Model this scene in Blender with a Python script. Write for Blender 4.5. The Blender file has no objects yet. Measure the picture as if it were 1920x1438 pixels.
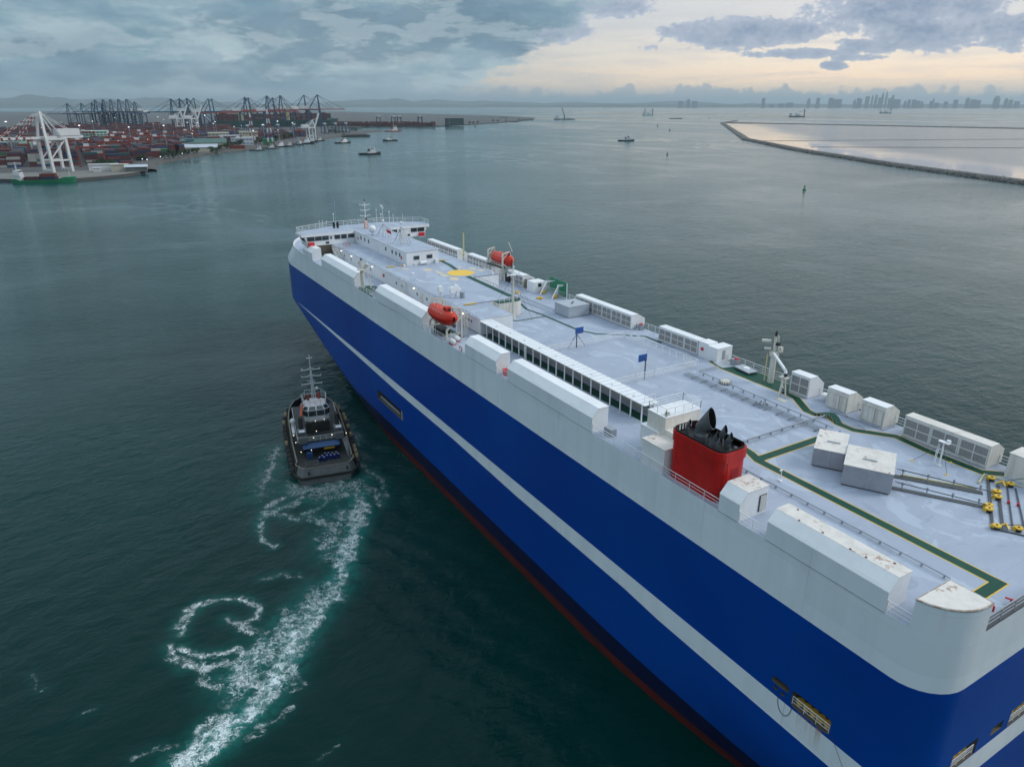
import bpy, bmesh, math, random
from mathutils import Vector, Matrix, noise
import numpy as np
random.seed(7)
S = bpy.context.scene
COL = S.collection
R = math.radians
# ---------------------------------------------------------------- camera
CAM = (0.0, 0.0, 63.8)
FPX, CX, CY = 1333.0, 960.0, 719.0
HEAD, PITCH = R(-30.7), R(21.385)
cd = bpy.data.cameras.new('camera'); cam = bpy.data.objects.new('camera', cd); COL.objects.link(cam)
cam.location = CAM
cam.rotation_euler = (R(90) - PITCH, 0, HEAD - R(90))
cd.sensor_width = 36; cd.lens = 36 * FPX / 1920
cd.clip_start = 1; cd.clip_end = 120000
S.camera = cam
S.view_settings.view_transform = 'Standard'; S.view_settings.look = 'None'
S.view_settings.exposure = 0.10; S.view_settings.gamma = 1
S.view_settings.use_curve_mapping = False
fw = Vector((math.cos(HEAD)*math.cos(PITCH), math.sin(HEAD)*math.cos(PITCH), -math.sin(PITCH)))
rt = Vector((math.sin(HEAD), -math.cos(HEAD), 0)); up = rt.cross(fw)
C0 = Vector(CAM)
def ray(px, py): return fw*FPX + rt*(px-CX) + up*(CY-py)
def P(px, py, z=28.6):            # photograph point on the horizontal plane z
    r = ray(px, py); return C0 + r*((z-CAM[2])/r.z)
def PX(px, py, x):
    r = ray(px, py); return C0 + r*(x/r.x)
def AE(px, py):                   # direction in degrees: azimuth, elevation
    r = ray(px, py); return math.degrees(math.atan2(r.y, r.x)), math.degrees(math.asin(r.z/r.length))
# ---------------------------------------------------------------- node helper
class NT:
    def __init__(s, tree): s.t = tree; s.n = tree.nodes; s.l = tree.links
    def new(s, ty, **kw):
        n = s.n.new(ty)
        for k, v in kw.items(): setattr(n, k, v)
        return n
    def put(s, sock, v):
        if isinstance(v, bpy.types.NodeSocket): s.l.new(v, sock)
        elif v is not None:
            if sock.type == 'RGBA' and hasattr(v, '__len__') and len(v) == 3: v = (*v, 1)
            sock.default_value = v
    def m(s, op, a, b=None, c=None, clamp=False):
        n = s.new('ShaderNodeMath', operation=op, use_clamp=clamp)
        s.put(n.inputs[0], a)
        if b is not None: s.put(n.inputs[1], b)
        if c is not None: s.put(n.inputs[2], c)
        return n.outputs[0]
    def mix(s, f, a, b, mode='MIX'):
        n = s.new('ShaderNodeMix', data_type='RGBA', blend_type=mode)
        s.put(n.inputs[0], f); s.put(n.inputs[6], a); s.put(n.inputs[7], b); return n.outputs[2]
    def noise(s, vec, scale, detail=3, rough=.5, dist=0, ty=None, lac=2):
        n = s.new('ShaderNodeTexNoise')
        if ty: n.noise_type = ty
        s.put(n.inputs['Vector'], vec); n.inputs['Scale'].default_value = scale
        n.inputs['Detail'].default_value = detail; n.inputs['Roughness'].default_value = rough
        n.inputs['Distortion'].default_value = dist; n.inputs['Lacunarity'].default_value = lac
        return n.outputs[0]
    def mr(s, v, a, b, c=0., d=1., ty='LINEAR'):
        n = s.new('ShaderNodeMapRange', interpolation_type=ty)
        s.put(n.inputs[0], v)
        for i, q in enumerate((a, b, c, d)): s.put(n.inputs[i+1], q)
        return n.outputs[0]
    def vmul(s, v, k):
        n = s.new('ShaderNodeVectorMath', operation='MULTIPLY'); s.put(n.inputs[0], v); n.inputs[1].default_value = k
        return n.outputs[0]
    def comb(s, x, y, z):
        n = s.new('ShaderNodeCombineXYZ'); s.put(n.inputs[0], x); s.put(n.inputs[1], y); s.put(n.inputs[2], z); return n.outputs[0]
    def sep(s, v):
        n = s.new('ShaderNodeSeparateXYZ'); s.put(n.inputs[0], v); return n.outputs
    def ramp(s, f, stops, interp='LINEAR'):
        n = s.new('ShaderNodeValToRGB'); n.color_ramp.interpolation = interp
        e = n.color_ramp.elements
        while len(e) < len(stops): e.new(.5)
        for i, (p, c) in enumerate(stops): e[i].position = p; e[i].color = (*c, 1)
        s.put(n.inputs[0], f); return n.outputs[0]
# ---------------------------------------------------------------- sky
SUN_AZ, SUN_EL = -118.0, 36.0
W = bpy.data.worlds.new('World'); S.world = W; W.use_nodes = True
t = NT(W.node_tree); t.n.clear()
tc = t.new('ShaderNodeTexCoord').outputs['Generated']
x, y, z = t.sep(tc)
az = t.m('MULTIPLY', t.m('ARCTAN2', y, x), 57.29578)
el = t.m('MULTIPLY', t.m('ARCSINE', z), 57.29578)
p2 = t.comb(az, t.m('MULTIPLY', el, 2.2), 0)
elc = t.m('MAXIMUM', el, 0)
nA = t.noise(p2, .085, 6, .52, .25)
nB = t.noise(t.comb(az, t.m('MULTIPLY', el, 2.6), 5.), .42, 6, .6, .3)
nC = t.noise(t.comb(t.m('MULTIPLY', az, .35), t.m('MULTIPLY', el, 3.2), 9.), .45, 4, .5, .5)
# open sky: peach near the sea on the starboard side, pale above
peach = t.mr(t.m('ABSOLUTE', t.m('ADD', az, 70)), 15, 62, 1, 0, 'SMOOTHSTEP')
grad = t.ramp(t.mr(el, 0, 14), [(0, (.66, .58, .50)), (.06, (1.15, .88, .60)), (.13, (1.38, 1.02, .68)), (.22, (1.15, .97, .76)), (.38, (.82, .80, .79)), (1, (.66, .72, .77))])
streak = t.mr(nC, .45, .65)
grad = t.mix(t.m('MULTIPLY', streak, .38), grad, (.66, .64, .66))
clear = t.mix(peach, (.42, .50, .54), grad)
# blue-grey overcast over the port side
over = t.ramp(nA, [(.30, (.11, .22, .30)), (.43, (.18, .32, .40)), (.54, (.34, .49, .55)), (.66, (.52, .65, .68))])
over = t.mix(t.mr(nB, .40, .68, 0, .5), over, (.54, .63, .68))
nB2 = t.noise(t.comb(az, t.m('MULTIPLY', el, 4.), 11.), .13, 6, .55, .25)
over = t.mix(t.mr(nB2, .47, .64, 0, .4, 'SMOOTHSTEP'), over, (.15, .27, .37))
db = None
for (bx, by, rx, ry, st) in [(700, 55, 290, 50, 1.), (860, 25, 150, 50, 1.), (330, 145, 300, 26, .8), (620, 100, 150, 26, .9), (60, 95, 110, 18, .7), (960, 90, 90, 14, .8)]:
    a0, e0 = AE(bx, by); ra = abs(AE(bx+rx, by)[0]-AE(bx-rx, by)[0])/2; re = abs(AE(bx, by+ry)[1]-AE(bx, by-ry)[1])/2
    dx = t.m('DIVIDE', t.m('SUBTRACT', az, a0), ra*1.3); dy = t.m('DIVIDE', t.m('SUBTRACT', el, e0), re*1.3)
    v = t.m('MULTIPLY', t.m('SUBTRACT', 1., t.m('ADD', t.m('MULTIPLY', dx, dx), t.m('MULTIPLY', dy, dy))), st)
    db = v if db is None else t.m('MAXIMUM', db, v)
nG = t.noise(t.comb(az, t.m('MULTIPLY', el, 2.8), 31.), .35, 7, .62, .3)
db = t.m('ADD', t.m('MAXIMUM', db, -1.5), t.m('MULTIPLY', t.m('SUBTRACT', nG, .5), 3.0))
over = t.mix(t.mr(db, -.1, .9, 0, .8, 'SMOOTHSTEP'), over, (.14, .235, .32))
band = t.mr(t.m('ADD', el, t.m('MULTIPLY', nB, .8)), .4, 1.6, 1, 0, 'SMOOTHSTEP')
over = t.mix(t.m('MULTIPLY', band, .7), over, (.36, .42, .42))
edge = t.m('ADD', az, t.m('MULTIPLY', t.m('SUBTRACT', nB, .5), 9))
edge = t.m('ADD', edge, t.m('MULTIPLY', elc, 1.6))
nF = t.noise(t.comb(az, t.m('MULTIPLY', el, 2.4), 17.), .8, 6, .62, .3)
edge = t.m('ADD', edge, t.m('MULTIPLY', t.m('SUBTRACT', nF, .5), 7))
omask = t.mr(edge, -27.6, -24.8, 0, 1, 'SMOOTHSTEP')
lay = t.noise(t.comb(az, t.m('MULTIPLY', el, 3.4), 23.), .2, 7, .6, .2)
over = t.mix(t.mr(lay, .50, .56, 0, .42, 'SMOOTHSTEP'), over, (.19, .31, .42))
over = t.mix(t.mr(lay, .40, .47, .4, 0, 'SMOOTHSTEP'), over, (.50, .60, .64))
omask = t.m('MAXIMUM', omask, t.mr(az, 60, 90))
# separate cloud banks (px centre, px radii, strength)
BL = [(1390, 62, 150, 30, 1.0), (1290, 58, 60, 18, .9), (1500, 60, 60, 22, .9), (1690, 20, 190, 42, 1.15), (1740, 60, 120, 40, 1.1), (1640, 88, 90, 16, .9),
      (1890, 55, 75, 34, 1.1), (1500, 100, 90, 11, .85), (1565, 124, 28, 9, .8), (1215, 92, 18, 9, .6), (1610, 108, 55, 9, .7),
      (1110, 5, 130, 34, .9), (1040, 45, 70, 40, .8), (960, 85, 60, 16, .8), (1420, 103, 40, 7, .7), (1950, 100, 60, 20, .6)]
bf = None
for (bx, by, rx, ry, st) in BL:
    a0, e0 = AE(bx, by)
    ra = abs(AE(bx+rx, by)[0]-AE(bx-rx, by)[0])/2; re = abs(AE(bx, by+ry)[1]-AE(bx, by-ry)[1])/2
    dx = t.m('DIVIDE', t.m('SUBTRACT', az, a0), ra*1.15); dy = t.m('DIVIDE', t.m('SUBTRACT', el, e0), re*1.15)
    d2 = t.m('ADD', t.m('MULTIPLY', dx, dx), t.m('MULTIPLY', dy, dy))
    v = t.m('MULTIPLY', t.m('SUBTRACT', 1., d2), st)
    bf = v if bf is None else t.m('MAXIMUM', bf, v)
nD = t.noise(t.comb(az, t.m('MULTIPLY', el, 1.7), 2.), .55, 7, .62, .25)
nE = t.noise(t.comb(az, t.m('MULTIPLY', el, 1.5), 7.), 1.9, 6, .65, .3)
bf = t.m('ADD', t.m('ADD', t.m('MAXIMUM', bf, -2.), t.m('MULTIPLY', t.m('SUBTRACT', nD, .5), 2.2)), t.m('MULTIPLY', t.m('SUBTRACT', nE, .5), 1.5))
bmask = t.mr(bf, .08, .42, 0, 1, 'SMOOTHSTEP')
bcol = t.mix(t.mr(bf, .2, 1.5), (.53, .58, .68), (.22, .30, .44))
# small cumulus row standing on the horizon
cn = t.noise(t.comb(az, t.m('MULTIPLY', el, .9), 3.), .62, 5, .6)
ch = t.m('SUBTRACT', t.m('ADD', .72, t.m('MULTIPLY', t.m('SUBTRACT', cn, .42), 3.6)), el)
cmask = t.m('MULTIPLY', t.mr(ch, -.06, .22, 0, 1, 'SMOOTHSTEP'), .85)
ccol = t.mix(t.mr(el, .2, 1.9), (.34, .42, .47), (.56, .57, .59))
sky = t.mix(cmask, clear, ccol)
sky = t.mix(bmask, sky, bcol)
sky = t.mix(omask, sky, over)
hz = t.mr(el, 0., .75, .85, 0, 'SMOOTHSTEP')
sky = t.mix(hz, sky, (.33, .42, .46))
# higher up an ordinary overcast vault, brighter towards the zenith
vault = t.mix(t.mr(nA, .35, .65), (.44, .57, .67), (.68, .80, .87))
hi = t.mr(el, 9, 28, 0, 1, 'SMOOTHSTEP')
sky = t.mix(hi, sky, vault)
bright = t.m('ADD', 1., t.m('MULTIPLY', t.mr(el, 8, 75, 0, 1), .45))
nish = t.new('ShaderNodeTexSky', sky_type='NISHITA', sun_disc=False)
nish.sun_elevation = R(SUN_EL); nish.sun_rotation = R(90 - SUN_AZ); nish.altitude = 60; nish.dust_density = 3
bgN = t.new('ShaderNodeBackground'); t.put(bgN.inputs[0], nish.outputs[0]); bgN.inputs[1].default_value = .05
bgC = t.new('ShaderNodeBackground'); t.put(bgC.inputs[0], sky); t.put(bgC.inputs[1], bright)
mx = t.new('ShaderNodeMixShader'); mx.inputs[0].default_value = .94
t.l.new(bgN.outputs[0], mx.inputs[1]); t.l.new(bgC.outputs[0], mx.inputs[2])
wo = t.new('ShaderNodeOutputWorld'); t.l.new(mx.outputs[0], wo.inputs[0])
sd = bpy.data.lights.new('sun', 'SUN'); so = bpy.data.objects.new('sun', sd); COL.objects.link(so)
sd.energy = 1.5; sd.angle = R(20); sd.color = (1, .94, .86)
so.rotation_euler = (R(90 - SUN_EL), 0, R(SUN_AZ + 90)); so.location = (0, 0, 300)
# ---------------------------------------------------------------- mesh builder
WP = {}
class MB:
    def __init__(s): s.v = []; s.f = []; s.mi = []; s.k = 0
    def add(s, vs, fs):
        b = len(s.v); s.v += [tuple(q) for q in vs]; s.f += [tuple(i+b for i in f) for f in fs]; s.mi += [s.k]*len(fs); return s
    def box(s, x0, y0, z0, x1, y1, z1):
        return s.add([(x0,y0,z0),(x1,y0,z0),(x1,y1,z0),(x0,y1,z0),(x0,y0,z1),(x1,y0,z1),(x1,y1,z1),(x0,y1,z1)],
                     [(0,3,2,1),(4,5,6,7),(0,1,5,4),(1,2,6,5),(2,3,7,6),(3,0,4,7)])
    def obox(s, c, sx, sy, sz, rz=0):      # c: centre of the bottom face
        cc, ss = math.cos(rz), math.sin(rz); vs = []
        for dz in (0, sz):
            for dx, dy in ((-1,-1),(1,-1),(1,1),(-1,1)):
                X, Y = dx*sx/2, dy*sy/2; vs.append((c[0]+X*cc-Y*ss, c[1]+X*ss+Y*cc, c[2]+dz))
        return s.add(vs, [(0,3,2,1),(4,5,6,7),(0,1,5,4),(1,2,6,5),(2,3,7,6),(3,0,4,7)])
    def bar(s, p, q, w, h=None):
        p, q = Vector(p), Vector(q); h = h or w; d = (q-p)
        if d.length < 1e-6: return s
        d.normalize(); u = Vector((0,0,1)) if abs(d.z) < .95 else Vector((1,0,0))
        a = d.cross(u).normalized()*w/2; b = a.cross(d).normalized()*h/2
        vs = [p-a-b, p+a-b, p+a+b, p-a+b, q-a-b, q+a-b, q+a+b, q-a+b]
        return s.add(vs, [(0,1,2,3),(7,6,5,4),(4,5,1,0),(5,6,2,1),(6,7,3,2),(7,4,0,3)])
    def cyl(s, p, q, r, r2=None, n=10, cap0=True, cap1=True):
        p, q = Vector(p), Vector(q); r2 = r if r2 is None else r2; d = (q-p).normalized()
        u = Vector((0,0,1)) if abs(d.z) < .95 else Vector((1,0,0)); a = d.cross(u).normalized(); b = a.cross(d).normalized(); vs = []
        for c, rr in ((p, r), (q, r2)):
            for i in range(n):
                an = 2*math.pi*i/n; vs.append(c + a*rr*math.cos(an) + b*rr*math.sin(an))
        fs = [(i, i+n, (i+1) % n+n, (i+1) % n) for i in range(n)]
        if cap0: fs.append(tuple(range(n)))
        if cap1: fs.append(tuple(range(2*n-1, n-1, -1)))
        return s.add(vs, fs)
    def tube(s, pts, r, n=6):
        for a, b in zip(pts, pts[1:]): s.cyl(a, b, r, n=n)
        return s
    def prism(s, pts, z0, z1):
        n = len(pts); vs = [(a, b, z0) for a, b in pts]+[(a, b, z1) for a, b in pts]
        ar = sum(pts[i][0]*pts[(i+1) % n][1]-pts[(i+1) % n][0]*pts[i][1] for i in range(n))
        fs = [(i, (i+1) % n, (i+1) % n+n, i+n) for i in range(n)]; fs += [tuple(range(n-1, -1, -1)), tuple(range(n, 2*n))]
        if ar < 0: fs = [f[::-1] for f in fs]
        return s.add(vs, fs)
    def exx(s, prof, x0, x1):               # profile (y, z) swept along x
        n = len(prof); vs = [(x0, a, b) for a, b in prof]+[(x1, a, b) for a, b in prof]
        ar = sum(prof[i][0]*prof[(i+1) % n][1]-prof[(i+1) % n][0]*prof[i][1] for i in range(n))
        fs = [(i, (i+1) % n, (i+1) % n+n, i+n) for i in range(n)]; fs += [tuple(range(n-1, -1, -1)), tuple(range(n, 2*n))]
        if (ar < 0) == (x1 > x0): fs = [f[::-1] for f in fs]
        return s.add(vs, fs)
    def lathe(s, c, prof, n=12):
        c = Vector(c); vs = []; m = len(prof)
        for (r, h) in prof:
            for i in range(n): vs.append((c.x+r*math.cos(2*math.pi*i/n), c.y+r*math.sin(2*math.pi*i/n), c.z+h))
        fs = [(j*n+i, j*n+(i+1) % n, (j+1)*n+(i+1) % n, (j+1)*n+i) for j in range(m-1) for i in range(n)]
        fs.append(tuple(range(n-1, -1, -1))); fs.append(tuple(range((m-1)*n, m*n)))
        return s.add(vs, fs)
    def sphere(s, c, r, n=8, sq=1):
        return s.lathe((c[0], c[1], c[2]), [(max(.01, r*math.sin(math.pi*k/6)), -r*sq*math.cos(math.pi*k/6)) for k in range(7)], n)
    def build(s, name, mats, parent=None, smooth=False, center=True, kind=None):
        me = bpy.data.meshes.new(name)
        v = np.array(s.v, dtype=float)
        pw = WP.get(parent.name, Vector((0,0,0))) if parent else Vector((0,0,0))
        if center:
            lo, hi_ = v.min(0), v.max(0); c = Vector(((lo[0]+hi_[0])/2, (lo[1]+hi_[1])/2, lo[2]))
        else: c = Vector((0, 0, 0))
        me.from_pydata([tuple(q) for q in (v-np.array(c))], [], s.f)
        if not isinstance(mats, (list, tuple)): mats = [mats]
        for m_ in mats: me.materials.append(m_)
        if len(mats) > 1: me.polygons.foreach_set('material_index', s.mi)
        if smooth: me.shade_smooth() if hasattr(me, 'shade_smooth') else me.polygons.foreach_set('use_smooth', [True]*len(me.polygons))
        me.update()
        o = bpy.data.objects.new(name, me); COL.objects.link(o)
        o.parent = parent; o.location = c-pw; WP[o.name] = c
        if kind: o['kind'] = kind
        return o
def thing(name, loc, label, cat, group=None):
    o = bpy.data.objects.new(name, None); COL.objects.link(o); o.location = loc; o.empty_display_size = .5
    o['label'] = label; o['category'] = cat
    if group: o['group'] = group
    WP[o.name] = Vector(loc); return o
def split(mb, name, mats, parent=None, **k):
    n = len(mb.v); par_ = list(range(n))
    def fd_(a):
        while par_[a] != a: par_[a] = par_[par_[a]]; a = par_[a]
        return a
    for f in mb.f:
        for q in f[1:]: par_[fd_(f[0])] = fd_(q)
    comp = {}
    for f in mb.f: comp.setdefault(fd_(f[0]), []).append(f)
    out = []
    for fs in comp.values():
        ids = sorted({q for f in fs for q in f}); mp = {q: i for i, q in enumerate(ids)}; m2 = MB(); m2.add([mb.v[q] for q in ids], [tuple(mp[q] for q in f) for f in fs]); out.append(m2.build(name, mats, parent, **k))
    return out
def tag(o, label, cat, group=None):
    o['label'] = label; o['category'] = cat
    if group: o['group'] = group
    return o
def copy_tree(o, loc, rz=0, sc=1, label=None, group=None):
    c = o.copy(); COL.objects.link(c); c.location = loc; c.rotation_euler = (0, 0, rz)
    c.scale = (sc, sc, sc) if not isinstance(sc, tuple) else sc
    if label: c['label'] = label
    if group: c['group'] = group
    def rec(a, b):
        for ch in KIDS.get(a.name, []):
            d = ch.copy(); COL.objects.link(d); d.parent = b; rec(ch, d)
    rec(o, c); return c
KIDS = {}
def index_kids():
    KIDS.clear()
    for o in bpy.data.objects:
        if o.parent: KIDS.setdefault(o.parent.name, []).append(o)
# ---------------------------------------------------------------- materials
def mat(name, col, rough=.5, metal=0, var=.0, vscale=.3, col2=None, rust=0, rscale=.6, bump=0, bscale=4, streak=0, emit=None, estr=0, spec=.5):
    m = bpy.data.materials.new(name); m.use_nodes = True; t = NT(m.node_tree)
    b = t.n['Principled BSDF']; b.inputs['Roughness'].default_value = rough; b.inputs['Metallic'].default_value = metal
    b.inputs['Specular IOR Level'].default_value = spec
    c = (*col, 1)
    pos = t.new('ShaderNodeNewGeometry').outputs['Position'] if (var or rust or bump or streak) else None
    if var:
        n = t.noise(pos, vscale, 5, .6, .5)
        c2 = col2 or tuple(q*.6 for q in col)
        c = t.mix(t.m('MULTIPLY', t.mr(n, .42, .62, 0, 1, 'SMOOTHSTEP'), var), col, c2)
        n2 = t.noise(pos, vscale*14, 3, .6)
        c = t.mix(t.mr(n2, .3, .75, 0, .12), c, tuple(q*.5 for q in col))
    if streak:
        n = t.noise(t.vmul(pos, (1.1, 1.1, .09)), 2.2, 4, .6)
        c = t.mix(t.mr(n, .52, .78, 0, streak), c, (.26, .22, .17))
    if rust:
        n = t.noise(pos, rscale, 8, .68, .3)
        n3 = t.noise(pos, rscale*.22, 2, .5)
        f = t.mr(t.m('ADD', n, t.m('MULTIPLY', t.m('SUBTRACT', n3, .5), .45)), .71-.08*rust, .80-.06*rust, 0, .85)
        c = t.mix(f, c, (.27, .12, .055))
    t.put(b.inputs['Base Color'], c)
    if bump:
        bn = t.new('ShaderNodeBump'); bn.inputs['Strength'].default_value = bump; bn.inputs['Distance'].default_value = .05
        t.put(bn.inputs['Height'], t.noise(pos, bscale, 4, .6)); t.l.new(bn.outputs[0], b.inputs['Normal'])
    if emit: b.inputs['Emission Color'].default_value = (*emit, 1); b.inputs['Emission Strength'].default_value = estr
    return m
M = dict(
 white=mat('white_paint', (.78,.79,.82), .42, var=.12, vscale=.4, rust=.0, streak=.12),
 roof=mat('white_roof_paint', (.80,.81,.85), .45, var=.15, vscale=.5, rust=.25, rscale=1.1),
 rustroof=mat('rusty_white_paint', (.70,.66,.63), .5, var=.3, vscale=.6, rust=1.3, rscale=2.4, streak=.15),
 rustwall=mat('weathered_white_paint', (.72,.70,.66), .5, var=.2, vscale=.6, rust=.45, rscale=1.6, streak=.45),
 grey=mat('grey_paint', (.30,.32,.37), .5, var=.25, vscale=.7, streak=.2),
 bluegrey=mat('blue_grey_paint', (.40,.44,.50), .5, var=.2, vscale=.7),
 dgrey=mat('dark_grey_steel', (.06,.065,.075), .45, var=.3, vscale=1),
 black=mat('black_paint', (.012,.012,.014), .45, var=.2, vscale=1),
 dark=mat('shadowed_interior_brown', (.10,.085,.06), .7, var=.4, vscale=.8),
 red=mat('red_paint', (.50,.008,.006), .45, var=.45, vscale=.5, col2=(.30,.006,.005), streak=.08),
 redsm=mat('fire_red', (.55,.02,.03), .45),
 orange=mat('lifeboat_orange', (.60,.026,.004), .4, var=.1, vscale=2),
 gantry=mat('gantry_orange', (.20,.03,.016), .5, var=.3, vscale=.1),
 yellow=mat('yellow_paint', (.74,.46,.045), .45, var=.15, vscale=2, rust=.3, rscale=2.5),
 paley=mat('pale_yellow_paint', (.62,.56,.30), .5, var=.3, vscale=2),
 green=mat('deck_green', (.006,.058,.040), .5, var=.3, vscale=.5, col2=(.010,.08,.058), spec=.25),
 board=mat('green_panel', (.01,.20,.10), .5, var=.1, vscale=1),
 blue=mat('blue_board', (.015,.09,.33), .45, var=.3, vscale=2),
 glass=mat('dark_glass', (.02,.03,.035), .06, spec=.8),
 slat=mat('louvre_paint', (.68,.68,.69), .5, var=.1, vscale=1.5),
 gap=mat('louvre_shadow_steel', (.035,.035,.04), .7),
 mesh=mat('wire_mesh_panel', (.34,.36,.41), .6, var=.35, vscale=1.4),
 pipe=mat('pipe_steel', (.28,.31,.36), .5, var=.3, vscale=2),
 mast=mat('mast_cream', (.62,.60,.54), .5, var=.2, vscale=1, rust=.6, rscale=2.5, streak=.3),
 lamp=mat('lamp_glow', (1,1,1), .5, emit=(1,.86,.62), estr=2.5),
 lampw=mat('lamp_white', (1,1,1), .5, emit=(.95,.97,1), estr=3),
 rubber=mat('tyre_rubber', (.015,.015,.015), .85, bump=.4, bscale=6),
 tugdeck=mat('tug_deck', (.018,.025,.028), .6, var=.5, vscale=.6, col2=(.05,.045,.035)),
 tugwhite=mat('tug_white', (.58,.59,.62), .5, var=.3, vscale=.8, streak=.25),
 tuggrey=mat('tug_grey', (.115,.125,.13), .5, var=.4, vscale=.8, rust=.5, rscale=1.5, streak=.35),
 tughull=mat('tug_black_hull', (.012,.013,.015), .5, var=.4, vscale=.7, col2=(.05,.04,.03)),
 tugblue=mat('tug_blue_awning', (.012,.055,.16), .5, var=.2, vscale=1),
 drum=mat('blue_plastic_drum', (.008,.022,.13), .35),
 khaki=mat('tyre_canvas', (.20,.15,.08), .8, var=.5, vscale=3),
 concrete=mat('quay_concrete', (.17,.165,.155), .85, var=.5, vscale=.04, col2=(.10,.10,.095), bump=.3, bscale=.6),
 yard=mat('yard_asphalt', (.065,.065,.07), .9, var=.5, vscale=.02, col2=(.10,.095,.09)),
 sand=mat('sand', (.30,.26,.21), .9, var=.4, vscale=.02, col2=(.20,.18,.15)),
 rock=mat('rock', (.055,.052,.05), .9, var=.6, vscale=.3, col2=(.13,.115,.10), bump=.8, bscale=1),
 cblue=mat('crane_blue', (.006,.045,.10), .5, var=.2, vscale=.05),
 cwhite=mat('crane_white', (.60,.61,.63), .5, var=.15, vscale=.1, streak=.1),
 cred=mat('crane_red', (.33,.05,.03), .5),
 teal=mat('office_teal', (.42,.58,.52), .7, var=.15, vscale=.1),
 cream=mat('cream_wall', (.46,.43,.36), .8, var=.2, vscale=.1, streak=.15),
 greenroof=mat('green_metal_roof', (.06,.13,.12), .6, var=.3, vscale=.1),
 silver=mat('silver_metal_roof', (.45,.49,.56), .4, metal=.2, var=.3, vscale=.1),
 leaf=mat('foliage', (.022,.045,.018), .9, var=.8, vscale=.35, col2=(.045,.075,.03)),
 bark=mat('bark', (.06,.045,.03), .9),
 shipgreen=mat('feeder_green', (.008,.16,.07), .45, var=.2, vscale=.1),
 dkgreen=mat('ship_dark_green', (.01,.06,.05), .5, var=.2, vscale=.05),
 hullblack=mat('boat_hull_dark', (.018,.022,.026), .5),
 buoy=mat('buoy_green', (.01,.20,.05), .5),
 hill=mat('hill_forest', (.030,.048,.030), .95, var=.5, vscale=.002, col2=(.05,.06,.04)),
 city=mat('city_concrete', (.10,.12,.15), .8),
)
CC = {'dark red': (.085,.012,.014), 'brick red': (.14,.024,.018), 'maroon': (.06,.011,.018), 'navy blue': (.006,.018,.055), 'blue': (.008,.045,.14),
      'teal': (.012,.06,.075), 'green': (.008,.09,.045), 'white': (.30,.30,.29), 'grey': (.12,.13,.14), 'orange': (.15,.03,.012)}
CM = {k: mat('container_'+k.replace(' ', '_'), v, .55, var=.3, vscale=.15, streak=.15) for k, v in CC.items()}
ZD, WL = 28.6, -0.5
YP, YS, YC = -45.9, -78.2, -62.05
HAZE = 5e-5
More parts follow.
